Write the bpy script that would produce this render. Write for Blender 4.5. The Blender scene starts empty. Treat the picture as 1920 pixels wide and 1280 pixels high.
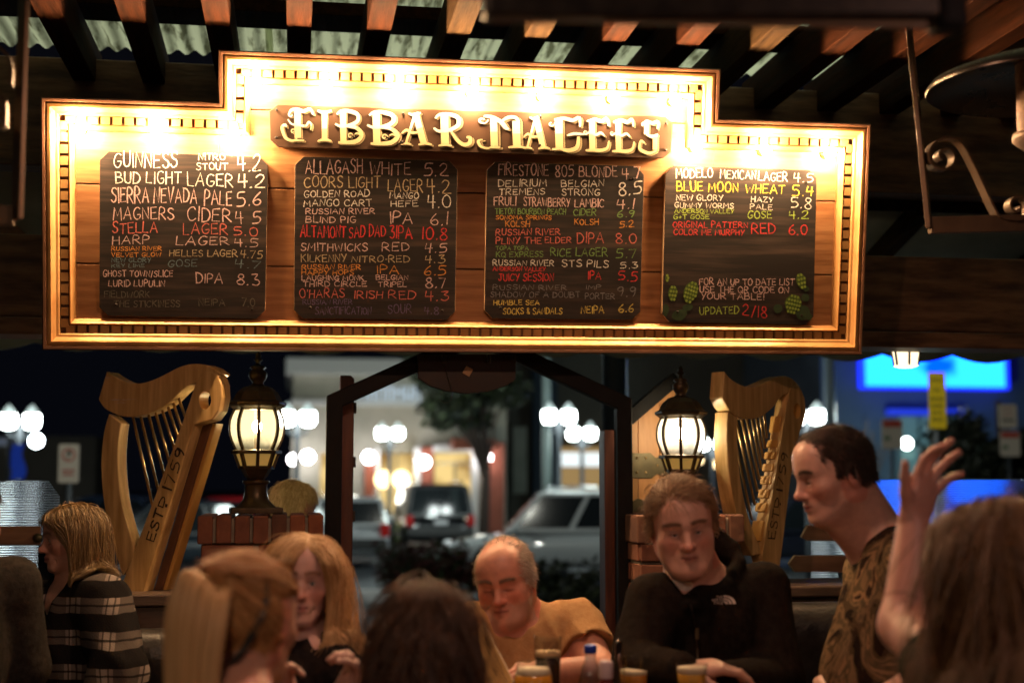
import bpy, math, random
import numpy as np
from mathutils import Vector, Matrix
SC = bpy.context.scene
C = SC.collection
R = random.Random(7)
NR = np.random.RandomState(11)
rad = math.radians

# ---------------------------------------------------------------- camera
F = 2666.7                       # focal length in pixels of a 1920 wide frame (50 mm on 36 mm)
YAW, TILT, CZ = rad(8.77), math.atan(260 / 2666.7), 1.5
cam_d = bpy.data.cameras.new('camera')
cam = bpy.data.objects.new('camera', cam_d); C.objects.link(cam)
cam.location = (0, 0, CZ); cam.rotation_euler = (math.pi / 2 + TILT, 0, -YAW)
cam_d.lens = 50; cam_d.sensor_width = 36; cam_d.clip_start = 0.05; cam_d.clip_end = 2000
cam_d.dof.use_dof = True; cam_d.dof.focus_distance = 4.68; cam_d.dof.aperture_fstop = 1.8
SC.camera = cam
# ---------------------------------------------------------------- world, night
w = bpy.data.worlds.new('World'); SC.world = w; w.use_nodes = True
nt = w.node_tree; nt.nodes.clear()
sky = nt.nodes.new('ShaderNodeTexSky'); sky.sky_type = 'NISHITA'; sky.sun_disc = False
sky.sun_elevation = rad(-4); sky.sun_rotation = rad(200)
bg = nt.nodes.new('ShaderNodeBackground'); bg.inputs['Strength'].default_value = 0.05
ow = nt.nodes.new('ShaderNodeOutputWorld')
bg2 = nt.nodes.new('ShaderNodeBackground'); bg2.inputs[0].default_value = (.0016, .0019, .0034, 1); ads = nt.nodes.new('ShaderNodeAddShader')
nt.links.new(sky.outputs[0], bg.inputs[0]); nt.links.new(bg.outputs[0], ads.inputs[0]); nt.links.new(bg2.outputs[0], ads.inputs[1]); nt.links.new(ads.outputs[0], ow.inputs[0])
SC.view_settings.view_transform = 'Standard'; SC.view_settings.look = 'None'
SC.view_settings.exposure = 0.0; SC.view_settings.gamma = 1.0
SC.cycles.use_denoising = True; SC.cycles.max_bounces = 8; SC.cycles.sample_clamp_indirect = 4.0
SC.cycles.transparent_max_bounces = 16

# ---------------------------------------------------------------- pixel -> place
_f = Vector((math.sin(YAW) * math.cos(TILT), math.cos(YAW) * math.cos(TILT), math.sin(TILT)))
_r = Vector((math.cos(YAW), -math.sin(YAW), 0)); _u = _r.cross(_f)
CAM = Vector((0, 0, CZ))
def ray(px, py): return _f + _r * ((px - 960) / F) + _u * ((640 - py) / F)
def P(px, py, Y):
    d = ray(px, py); return CAM + d * (Y / d.y)
def PZ(px, py, z):
    d = ray(px, py); return CAM + d * ((z - CZ) / d.z)

# ---------------------------------------------------------------- materials
def mat(name, col, rough=.6, metal=0., col2=None, scale=8., stretch=(1, 1, 1), bump=0., bscale=None, emit=None, es=0., spec=.5, coat=0., detail=4., contrast=(.35, .65)):
    m = bpy.data.materials.new(name); m.use_nodes = True
    n = m.node_tree.nodes; l = m.node_tree.links; b = n['Principled BSDF']
    b.inputs['Base Color'].default_value = (*col, 1); b.inputs['Roughness'].default_value = rough
    b.inputs['Metallic'].default_value = metal; b.inputs['Specular IOR Level'].default_value = spec
    b.inputs['Coat Weight'].default_value = coat
    if emit: b.inputs['Emission Color'].default_value = (*emit, 1); b.inputs['Emission Strength'].default_value = es
    if col2 or bump:
        tc = n.new('ShaderNodeTexCoord'); mp = n.new('ShaderNodeMapping'); mp.inputs['Scale'].default_value = stretch
        no = n.new('ShaderNodeTexNoise'); no.inputs['Scale'].default_value = scale; no.inputs['Detail'].default_value = detail; no.inputs['Roughness'].default_value = .6
        l.new(tc.outputs['Object'], mp.inputs[0]); l.new(mp.outputs[0], no.inputs['Vector'])
        if col2:
            cr = n.new('ShaderNodeValToRGB'); cr.color_ramp.elements[0].color = (*col, 1); cr.color_ramp.elements[1].color = (*col2, 1)
            cr.color_ramp.elements[0].position, cr.color_ramp.elements[1].position = contrast
            l.new(no.outputs['Fac'], cr.inputs[0]); l.new(cr.outputs[0], b.inputs['Base Color'])
            rr = n.new('ShaderNodeMapRange'); rr.inputs['To Min'].default_value = max(0, rough - .12); rr.inputs['To Max'].default_value = min(1, rough + .12)
            l.new(no.outputs['Fac'], rr.inputs[0]); l.new(rr.outputs[0], b.inputs['Roughness'])
        if bump:
            src = no
            if bscale:
                src = n.new('ShaderNodeTexNoise'); src.inputs['Scale'].default_value = bscale; src.inputs['Detail'].default_value = 3
                l.new(mp.outputs[0], src.inputs['Vector'])
            bp = n.new('ShaderNodeBump'); bp.inputs['Strength'].default_value = bump; bp.inputs['Distance'].default_value = .01
            l.new(src.outputs['Fac'], bp.inputs['Height']); l.new(bp.outputs[0], b.inputs['Normal'])
    return m
def emis(name, col, s):
    m = bpy.data.materials.new(name); m.use_nodes = True; n = m.node_tree.nodes; n.clear()
    e = n.new('ShaderNodeEmission'); e.inputs[0].default_value = (*col, 1); e.inputs[1].default_value = s
    o = n.new('ShaderNodeOutputMaterial'); m.node_tree.links.new(e.outputs[0], o.inputs[0]); return m
def glass(name, col=(1, 1, 1), rough=.02, ior=1.45):
    m = mat(name, col, rough); b = m.node_tree.nodes['Principled BSDF']
    b.inputs['Transmission Weight'].default_value = 1; b.inputs['IOR'].default_value = ior; return m

M = {}
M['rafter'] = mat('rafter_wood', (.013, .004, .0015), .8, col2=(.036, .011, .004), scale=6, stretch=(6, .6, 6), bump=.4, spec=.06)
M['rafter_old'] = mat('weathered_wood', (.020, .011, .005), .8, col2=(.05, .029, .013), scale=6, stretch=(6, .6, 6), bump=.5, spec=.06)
M['beam'] = mat('dark_beam_wood', (.095, .045, .028), .5, col2=(.30, .15, .08), scale=5, stretch=(.8, 5, 5), bump=.4)
M['panel'] = mat('sign_plank_wood', (.27, .115, .042), .5, col2=(.44, .215, .085), scale=5, stretch=(.8, 5, 9), bump=.12)
M['gold'] = mat('gilded_moulding', (.48, .235, .075), .36, .35, col2=(.60, .33, .12), scale=9, stretch=(1, 1, 1), bump=.05)
M['umber'] = mat('umber_moulding', (.10, .045, .022), .45, col2=(.16, .07, .035), scale=9)
M['board'] = mat('chalkboard_paint', (.014, .0085, .006), .72, col2=(.088, .054, .037), scale=4, stretch=(.5, 3, 8), detail=8, contrast=(.47, .76))
M['edge'] = mat('raw_board_edge', (.42, .26, .13), .7, col2=(.55, .36, .2), scale=30)
M['plaque'] = mat('plaque_paint', (.085, .042, .020), .6, col2=(.11, .055, .028), scale=4)
M['screw'] = mat('dark_screw', (.02, .015, .012), .5, .6)
M['iron'] = mat('black_iron', (.030, .026, .022), .42, .5, col2=(.055, .045, .035), scale=30, bump=.1)
M['bronze'] = mat('bronzed_iron', (.060, .045, .026), .38, .6, col2=(.095, .07, .04), scale=25, bump=.1)
M['steel'] = mat('black_steel_tube', (.006, .006, .0065), .6, .0, col2=(.012, .012, .012), scale=10, spec=.18)
M['post'] = mat('dark_red_post_wood', (.075, .022, .013), .5, col2=(.14, .045, .024), scale=6, stretch=(6, 6, .7), bump=.3)
M['harp'] = mat('golden_harp_wood', (.40, .235, .075), .40, col2=(.68, .45, .19), scale=5, stretch=(7, 7, .6), bump=.08, detail=7)
M['harp_side'] = mat('amber_harp_side', (.58, .31, .07), .40, col2=(.68, .39, .11), scale=4, stretch=(5, 5, .8))
M['string'] = mat('brass_rod', (.42, .28, .12), .3, .8)
M['ink'] = mat('burnt_lettering', (.03, .015, .008), .6)
M['leather'] = mat('black_leather', (.012, .011, .010), .38, col2=(.03, .027, .024), scale=14, bump=.25, bscale=60)
M['ledge'] = mat('dark_ledge_wood', (.05, .032, .022), .45, col2=(.10, .065, .045), scale=5, stretch=(1, 6, 6), bump=.2)
M['cabinet'] = mat('amber_plank_wood', (.42, .19, .06), .5, col2=(.58, .29, .11), scale=5, stretch=(5, 5, .8), bump=.15)
M['strap'] = mat('worn_strap_steel', (.075, .06, .03), .45, .6, col2=(.13, .105, .055), scale=14)
M['asphalt'] = mat('asphalt', (.035, .040, .045), .75, col2=(.060, .066, .072), scale=3, bump=.3, bscale=40)
M['deck'] = mat('patio_concrete', (.06, .05, .045), .8, col2=(.1, .085, .07), scale=4)

# ---------------------------------------------------------------- mesh builder
class MB:
    def __init__(s): s.v = []; s.f = []; s.m = []; s.ms = []; s.sm = []
    def mi(s, m):
        if m not in s.ms: s.ms.append(m)
        return s.ms.index(m)
    def face(s, pts, m, smooth=False):
        i = len(s.v); s.v += [tuple(p) for p in pts]; s.f.append(tuple(range(i, i + len(pts)))); s.m.append(s.mi(m)); s.sm.append(smooth)
    def grid(s, rows, m, closed=False, smooth=True, cap=False):
        i = len(s.v); n = len(rows[0]); k = s.mi(m)
        for r in rows: s.v += [tuple(p) for p in r]
        for a in range(len(rows) - 1):
            for b in range(n if closed else n - 1):
                b2 = (b + 1) % n
                s.f.append((i + a * n + b, i + a * n + b2, i + (a + 1) * n + b2, i + (a + 1) * n + b)); s.m.append(k); s.sm.append(smooth)
        if cap:
            s.f.append(tuple(i + b for b in range(n))[::-1]); s.m.append(k); s.sm.append(False)
            s.f.append(tuple(i + (len(rows) - 1) * n + b for b in range(n))); s.m.append(k); s.sm.append(False)
    def box(s, c, d, m, rot=None):
        h = [x / 2 for x in d]; c = Vector(c)
        q = [Vector((x * h[0], y * h[1], z * h[2])) for x, y, z in ((-1, -1, -1), (1, -1, -1), (1, 1, -1), (-1, 1, -1), (-1, -1, 1), (1, -1, 1), (1, 1, 1), (-1, 1, 1))]
        if rot is not None: q = [rot @ p for p in q]
        i = len(s.v); s.v += [tuple(c + p) for p in q]; k = s.mi(m)
        for f in ((0, 3, 2, 1), (4, 5, 6, 7), (0, 1, 5, 4), (1, 2, 6, 5), (2, 3, 7, 6), (3, 0, 4, 7)):
            s.f.append(tuple(i + j for j in f)); s.m.append(k); s.sm.append(False)
    def bar(s, a, b, wx, wy, m, up=(0, 0, 1)):
        a, b = Vector(a), Vector(b); z = b - a; L = z.length; z.normalize(); u = Vector(up)
        if abs(z.dot(u)) > .95: u = Vector((0, 1, 0))
        x = u.cross(z).normalized(); y = z.cross(x)
        s.box((a + b) / 2, (wx, wy, L), m, Matrix((x, y, z)).transposed())
    def tube(s, path, r, m, seg=8, cap=True):
        path = [Vector(p) for p in path]; n = len(path)
        rr = r if isinstance(r, (list, tuple)) else [r] * n
        t0 = (path[1] - path[0]).normalized(); x = t0.orthogonal().normalized(); rows = []
        for k, p in enumerate(path):
            t = (path[min(k + 1, n - 1)] - path[max(k - 1, 0)]).normalized()
            x = (x - t * x.dot(t)).normalized(); y = t.cross(x)
            rows.append([p + (x * math.cos(a) + y * math.sin(a)) * rr[k] for a in [2 * math.pi * j / seg for j in range(seg)]])
        s.grid(rows, m, True, True, cap)
    def ribbon(s, path, wdir, wd, th, m):
        path = [Vector(p) for p in path]; n = len(path); W = Vector(wdir).normalized(); rows = []
        for k, p in enumerate(path):
            t = (path[min(k + 1, n - 1)] - path[max(k - 1, 0)]).normalized(); nn = t.cross(W).normalized()
            rows.append([p + W * wd / 2 + nn * th / 2, p - W * wd / 2 + nn * th / 2, p - W * wd / 2 - nn * th / 2, p + W * wd / 2 - nn * th / 2])
        s.grid(rows, m, True, False, True)
    def lathe(s, prof, c, m, seg=24, ang0=0, smooth=True, axis=None):
        c = Vector(c); rows = []
        for r, z in prof:
            row = [Vector((r * math.cos(ang0 + 2 * math.pi * j / seg), r * math.sin(ang0 + 2 * math.pi * j / seg), z)) for j in range(seg)]
            if axis is not None: row = [axis @ q for q in row]
            rows.append([c + q for q in row])
        s.grid(rows, m, True, smooth)
    def prism(s, poly, off, m, mside=None, smooth=False):
        poly = [Vector(p) for p in poly]; off = Vector(off); n = len(poly); i = len(s.v)
        s.v += [tuple(p) for p in poly] + [tuple(p + off) for p in poly]; k = s.mi(m); ks = s.mi(mside or m)
        s.f.append(tuple(i + j for j in range(n))[::-1]); s.m.append(k); s.sm.append(False)
        s.f.append(tuple(i + n + j for j in range(n))); s.m.append(k); s.sm.append(False)
        for j in range(n):
            j2 = (j + 1) % n; s.f.append((i + j, i + j2, i + n + j2, i + n + j)); s.m.append(ks); s.sm.append(smooth)
    def ball(s, c, r, m, seg=14, rings=8, sc=(1, 1, 1)):
        c = Vector(c); rows = []
        for a in range(rings + 1):
            t = math.pi * a / rings
            rows.append([c + Vector((r * sc[0] * math.sin(t) * math.cos(2 * math.pi * j / seg), r * sc[1] * math.sin(t) * math.sin(2 * math.pi * j / seg), -r * sc[2] * math.cos(t))) for j in range(seg)])
        s.grid(rows, m, True, True)
    def build(s, name, parent=None, fix=True, bevel=0.):
        me = bpy.data.meshes.new(name); me.from_pydata(s.v, [], s.f)
        for m in s.ms: me.materials.append(m)
        me.polygons.foreach_set('material_index', s.m); me.polygons.foreach_set('use_smooth', s.sm)
        if fix:
            import bmesh
            bm = bmesh.new(); bm.from_mesh(me); bmesh.ops.remove_doubles(bm, verts=bm.verts, dist=1e-6); bmesh.ops.recalc_face_normals(bm, faces=bm.faces); bm.to_mesh(me); bm.free()
        me.update()
        o = bpy.data.objects.new(name, me); C.objects.link(o)
        if parent: o.parent = parent
        if bevel:
            b = o.modifiers.new('bevel', 'BEVEL'); b.width = bevel; b.segments = 2; b.limit_method = 'ANGLE'; b.harden_normals = False
        return o
def tag(o, label=None, cat=None, group=None, kind=None):
    for k, v in (('label', label), ('category', cat), ('group', group), ('kind', kind)):
        if v: o[k] = v
    return o
def empty(name, loc=(0, 0, 0), label=None, cat=None, group=None, mw=None):
    o = bpy.data.objects.new(name, None); C.objects.link(o); o.empty_display_size = .05
    if mw is not None: o.matrix_world = mw
    else: o.location = loc
    return tag(o, label, cat, group)
def copy_tree(o, parent=None):
    c = o.copy(); C.objects.link(c); c.parent = parent
    for ch in [x for x in C.objects if x.parent == o]: copy_tree(ch, c)
    return c
def point_light(name, loc, col, watts, r=.03, parent=None):
    ld = bpy.data.lights.new(name, 'POINT'); ld.energy = watts; ld.color = col; ld.shadow_soft_size = r
    o = bpy.data.objects.new(name, ld); C.objects.link(o); o.location = loc
    if parent: o.parent = parent
    return o
# ================================================================ the menu sign: its own plane, leaning forward
_roll, _lean = 0.0074, 0.1756
EX = Vector((math.cos(_roll), 0, math.sin(_roll)))
EZ = Vector((-math.sin(_roll) * math.cos(_lean), -math.sin(_lean), math.cos(_roll) * math.cos(_lean)))
EZ = (EZ - EX * EZ.dot(EX)).normalized(); EY = EZ.cross(EX)
SO = Vector((0.6211, 5.0, 1.9506)); SW, SH1, SH2, SU1, SU2 = 2.9312, .8514, 1.0289, -.881, .8882
SMW = Matrix.Translation(SO) @ Matrix((EX, EY, EZ)).transposed().to_4x4()
def S(px, py, wl):
    """pixel -> (u, v) on the sign's local plane at depth wl (positive is away from the viewer)"""
    d = ray(px, py); o = SO + EY * wl; t = (o - CAM).dot(EY) / d.dot(EY); q = CAM + d * t - SO
    return q.dot(EX), q.dot(EZ)
OUT = [(-SW / 2, 0), (SW / 2, 0), (SW / 2, SH1), (SU2, SH1), (SU2, SH2), (SU1, SH2), (SU1, SH1), (-SW / 2, SH1)]
def inset(poly, d):
    n = len(poly); out = []
    for i in range(n):
        a, b, c = Vector(poly[i - 1]), Vector(poly[i]), Vector(poly[(i + 1) % n])
        e1, e2 = (b - a).normalized(), (c - b).normalized()
        n1, n2 = Vector((-e1.y, e1.x)), Vector((-e2.y, e2.x))
        q = n1 + n2; out.append(b + q * (d / (q.dot(n1))))
    return out
sign = empty('menu_sign', label='wide stepped wooden tap list sign in a gilded frame, hung above the patio gate', cat='sign', mw=SMW)
PW = .052                                   # the planks lie this far behind the frame's front edge
# planks: five boards with dark gaps, cut to the stepped outline
pb = MB()
seam = [-.02] + [S(160, y, PW)[1] for y in (494,)] + [S(160, y, PW)[1] for y in (345,)] + [S(480, 206, PW)[1], SH2 + .02]
seam = [0.03, seam[1], seam[2], seam[3], SH2 - .03]
for a, b in zip(seam[:-1], seam[1:]):
    top = b - .0025; bot = a + .0025
    if bot > SH1 - .12: x0, x1 = SU1 + .03, SU2 - .03
    else: x0, x1 = -SW / 2 + .03, SW / 2 - .03
    if bot < SH1 - .03 < top and x0 < SU1:
        top1 = SH1 - .03
        pb.box(((x0 + SU1) / 2, PW + .01, (bot + top1) / 2), (SU1 - x0, .02, top1 - bot), M['panel'])
        pb.box(((x1 + SU2) / 2, PW + .01, (bot + top1) / 2), (x1 - SU2 - .0, .02, top1 - bot), M['panel'])
        pb.box(((SU1 + SU2) / 2, PW + .0105, (bot + top) / 2), (SU2 - SU1 - .001, .02, top - bot), M['panel'])
    else:
        pb.box(((x0 + x1) / 2, PW + .01, (bot + top) / 2), (x1 - x0, .02, top - bot), M['panel'])
bk = MB()
bk.prism([(u, PW + .026, v) for u, v in inset(OUT, .02)], (0, .018, 0), M['umber'])
pb.build('plank_panel', sign, bevel=.0015); bk.build('backing', sign)
# upper-left / upper-right planks beside the raised middle
# frame moulding, swept round the outline with mitred corners
prof = [(0, .062), (0, .004), (.005, -.004), (.013, -.003), (.015, .004), (.019, .004), (.021, -.001), (.030, -.001), (.034, .006), (.044, .016), (.052, .018), (.056, .022), (.0565, .034)]
fm = MB()
for k in range(len(prof) - 1):
    (s0, h0), (s1, h1) = prof[k], prof[k + 1]
    a, b = inset(OUT, s0), inset(OUT, s1)
    m = M['umber'] if k < 4 else M['gold']
    for i in range(8):
        j = (i + 1) % 8
        fm.face([(a[i].x, h0, a[i].y), (a[j].x, h0, a[j].y), (b[j].x, h1, b[j].y), (b[i].x, h1, b[i].y)], m)
fm.build('frame_moulding', sign, fix=False)
M['recess'] = mat('moulding_recess', (.13, .06, .026), .5, col2=(.2, .1, .045), scale=9)
im = MB(); prof2 = [(.0855, .036), (.0865, .024), (.091, .021), (.096, .026), (.101, .030), (.106, .036), (.107, PW)]
a0, b0 = inset(OUT, .0565), inset(OUT, .0855)
for i in range(8):
    j = (i + 1) % 8
    im.face([(a0[i].x, .036, a0[i].y), (a0[j].x, .036, a0[j].y), (b0[j].x, .036, b0[j].y), (b0[i].x, .036, b0[i].y)], M['recess'])
for k in range(len(prof2) - 1):
    (s0, h0), (s1, h1) = prof2[k], prof2[k + 1]; a, b = inset(OUT, s0), inset(OUT, s1)
    for i in range(8):
        j = (i + 1) % 8
        im.face([(a[i].x, h0, a[i].y), (a[j].x, h0, a[j].y), (b[j].x, h1, b[j].y), (b[i].x, h1, b[i].y)], M['gold'])
im.build('inner_moulding', sign, fix=False)
dm = MB(); c0 = inset(OUT, .0712)
for i in range(8):
    a, b = c0[i], c0[(i + 1) % 8]; L = (b - a).length; n = max(2, int(L / .0375)); e = (b - a) / L; nn = Vector((-e.y, e.x))
    for k in range(n):
        c = a + e * (L * (k + .5) / n); hw = L / n * .37
        q = [c - e * hw - nn * .0125, c + e * hw - nn * .0125, c + e * hw + nn * .0125, c - e * hw + nn * .0125]
        dm.prism([(p.x, .0225, p.y) for p in q], (0, .0125, 0), M['gold'])
dm.build('dentil_strip', sign)
# ---------------------------------------------------------------- bulbs under the top rail
SIGN_COL = (1.0, .61, .31)
M['bulb'] = emis('glowing_bulb', SIGN_COL, 1500.)
M['socket'] = mat('brass_socket', (.5, .33, .14), .35, .8)
bulb_px = [(150, 246, 'in the left end of the sign frame'), (293, 248, 'above the first chalkboard'), (437, 256, 'in the left step of the sign frame'),
           (478, 160, 'in the upper left corner of the raised sign'), (612, 166, 'above the first two letters of the plaque'), (750, 172, 'above the end of the first word of the plaque'), (885, 177, 'above the gap between the two plaque words'),
           (1018, 183, 'above the start of the second word of the plaque'), (1150, 188, 'above the double E of the plaque'), (1266, 193, 'in the upper right corner of the raised sign'),
           (1306, 280, 'in the right step of the sign frame'), (1437, 287, 'above the fourth chalkboard'), (1556, 292, 'in the right end of the sign frame')]
for px, py, wh in bulb_px:
    u, v = S(px, py - 4, -.008)
    t = empty('sign_bulb', label='glowing round bulb ' + wh, cat='bulb', group='bulbs lighting the tap list sign', mw=SMW @ Matrix.Translation((u, -.008, v)))
    b = MB(); b.ball((0, .0, 0), .019, M['bulb'], 12, 8); b.build('glass_bulb', t)
    b = MB(); b.lathe([(.0, .0595), (.017, .0595), (.017, .048), (.012, .044), (.012, .016), (0, .016)], (0, 0, 0), M['socket'], 12, axis=Matrix(((1, 0, 0), (0, 0, 1), (0, -1, 0)))); b.build('socket', t)

# ================================================================ single-stroke chalk lettering
G = {
 'A': [[(0, 0), (.42, 1), (.84, 0)], [(.16, .36), (.70, .36)]],
 'B': [[(0, 0), (0, 1)], [(0, 1), (.45, .98), (.58, .80), (.48, .60), (0, .54)], [(.1, .54), (.55, .50), (.72, .28), (.58, .06), (0, 0)]],
 'C': [[(.72, .86), (.55, .99), (.28, .97), (.06, .70), (.02, .35), (.2, .06), (.48, 0), (.75, .14)]],
 'D': [[(0, 0), (.02, 1)], [(0, 1), (.42, .95), (.70, .66), (.70, .34), (.45, .06), (0, 0)]],
 'E': [[(.62, 1), (0, .98), (.02, 0), (.66, .02)], [(.02, .52), (.52, .54)]],
 'F': [[(.64, 1), (0, .98), (.02, 0)], [(.02, .52), (.5, .54)]],
 'G': [[(.72, .88), (.5, 1), (.22, .92), (.03, .58), (.06, .22), (.32, 0), (.62, .08), (.74, .40), (.42, .40)]],
 'H': [[(0, 0), (.02, 1)], [(.68, 1), (.66, 0)], [(0, .5), (.68, .53)]],
 'I': [[(.06, 0), (.06, 1)]],
 'J': [[(.1, 1), (.62, 1)], [(.42, 1), (.42, .2), (.28, 0), (.06, .08), (0, .22)]],
 'K': [[(0, 0), (.02, 1)], [(.64, 1), (.02, .46)], [(.2, .58), (.68, 0)]],
 'L': [[(.02, 1), (0, .02), (.60, 0)]],
 'M': [[(0, 0), (.10, 1), (.46, .34), (.80, 1), (.92, 0)]],
 'N': [[(0, 0), (.03, 1), (.66, .02), (.68, 1)]],
 'O': [[(.38, 1), (.12, .86), (.0, .5), (.12, .12), (.38, 0), (.66, .14), (.76, .5), (.64, .88), (.38, 1)]],
 'P': [[(0, 0), (.02, 1), (.46, .98), (.62, .78), (.50, .54), (.02, .46)]],
 'Q': [[(.38, 1), (.12, .86), (.0, .5), (.12, .12), (.38, 0), (.66, .14), (.76, .5), (.64, .88), (.38, 1)], [(.46, .25), (.80, -.06)]],
 'R': [[(0, 0), (.02, 1), (.46, .98), (.62, .78), (.50, .56), (.02, .48)], [(.2, .5), (.74, 0)]],
 'S': [[(.62, .88), (.42, 1), (.14, .95), (.06, .74), (.26, .55), (.52, .44), (.62, .24), (.48, .04), (.2, 0), (.0, .14)]],
 'T': [[(0, .97), (.74, 1)], [(.38, .98), (.36, 0)]],
 'U': [[(0, 1), (.02, .3), (.16, .04), (.42, 0), (.62, .2), (.68, 1)]],
 'V': [[(0, 1), (.34, 0), (.70, 1)]],
 'W': [[(0, 1), (.2, .02), (.48, .75), (.72, 0), (.98, 1)]],
 'X': [[(0, 1), (.66, 0)], [(.64, 1), (0, 0)]],
 'Y': [[(0, 1), (.32, .5)], [(.68, 1), (.22, 0)]],
 'Z': [[(.02, .98), (.62, 1), (0, 0), (.66, .02)]],
 '0': [[(.3, 1), (.08, .84), (0, .45), (.12, .08), (.32, 0), (.52, .14), (.6, .55), (.5, .9), (.3, 1)]],
 '1': [[(.08, 1), (.06, 0)]],
 '2': [[(.02, .80), (.2, 1), (.46, .95), (.52, .70), (.3, .35), (0, .02), (.64, 0)]],
 '3': [[(.04, .96), (.5, 1), (.24, .60), (.52, .48), (.56, .2), (.34, 0), (.04, .08)]],
 '4': [[(.10, 1), (.02, .46), (.58, .48)], [(.44, 1), (.42, 0)]],
 '5': [[(.58, 1), (.12, .98), (.08, .58), (.4, .60), (.58, .36), (.44, .06), (.02, 0)]],
 '6': [[(.46, 1), (.16, .68), (.02, .28), (.18, .02), (.44, .04), (.56, .28), (.36, .46), (.06, .30)]],
 '7': [[(.0, .98), (.58, 1), (.2, 0)]],
 '8': [[(.32, .54), (.08, .74), (.18, .98), (.44, .98), (.52, .78), (.32, .54), (.04, .28), (.14, .02), (.44, 0), (.58, .24), (.32, .54)]],
 '9': [[(.52, .86), (.3, 1), (.06, .84), (.1, .58), (.36, .54), (.52, .82), (.46, .3), (.34, 0)]],
 '.': [[(.02, .0), (.06, .04)]], '!': [[(.1, 1), (.06, .28)], [(.04, .0), (.06, .03)]], "'": [[(.06, 1), (.02, .78)]],
 '/': [[(0, -.1), (.36, 1.05)]], '+': [[(0, .45), (.5, .45)], [(.25, .7), (.25, .2)]],
 '&': [[(.62, .3), (.36, .02), (.06, .16), (.2, .46), (.46, .78), (.3, .98), (.14, .78), (.6, .0)]], '-': [[(.05, .45), (.15, .45)]],
}
def glyph_strokes(text, gap=.26):
    x = 0; out = []
    for ch in text:
        if ch == ' ': x += .5; continue
        st = G[ch]; wd = max(p[0] for s_ in st for p in s_)
        out.append([[(px + x, py) for px, py in s_] for s_ in st]); x += wd + gap
    return out, max(.1, x - gap)
def smooth_path(pts, sub=3):
    if len(pts) < 3: return pts
    out = []
    for i in range(len(pts) - 1):
        p0 = pts[max(i - 1, 0)]; p1 = pts[i]; p2 = pts[i + 1]; p3 = pts[min(i + 2, len(pts) - 1)]
        for k in range(sub):
            t = k / sub
            out.append(tuple(.5 * (2 * p1[d] + (p2[d] - p0[d]) * t + (2 * p0[d] - 5 * p1[d] + 4 * p2[d] - p3[d]) * t * t + (3 * p1[d] - p0[d] - 3 * p2[d] + p3[d]) * t ** 3) for d in range(len(p1))))
    out.append(tuple(pts[-1])); return out
SHARP = set('AEFHKLMNTVWXYZ147')
CH = {}
def chalk(name, col):
    m = mat('chalk_' + name, col, .9, spec=.1); n = m.node_tree.nodes; l = m.node_tree.links
    no = n.new('ShaderNodeTexNoise'); no.inputs['Scale'].default_value = 260; no.inputs['Detail'].default_value = 2
    tc = n.new('ShaderNodeTexCoord'); l.new(tc.outputs['Object'], no.inputs['Vector'])
    cr = n.new('ShaderNodeValToRGB'); cr.color_ramp.elements[0].position = .30; cr.color_ramp.elements[1].position = .52
    cr.color_ramp.elements[0].color = (col[0] * .35 + .02, col[1] * .35 + .013, col[2] * .35 + .01, 1); cr.color_ramp.elements[1].color = (*col, 1)
    l.new(no.outputs['Fac'], cr.inputs[0]); l.new(cr.outputs[0], n['Principled BSDF'].inputs['Base Color']); CH[name] = m
for nm, c in dict(w=(.85, .80, .72), p=(.80, .55, .52), r=(.75, .20, .16), R=(.80, .07, .07), t=(.58, .46, .28), o=(.80, .34, .08), y=(.85, .66, .16), Y=(.95, .80, .10), g=(.22, .38, .12), G=(.42, .58, .10), b=(.17, .25, .28), d=(.15, .14, .11), v=(.16, .12, .22), e=(.22, .21, .22)).items(): chalk(nm, c)
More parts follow.
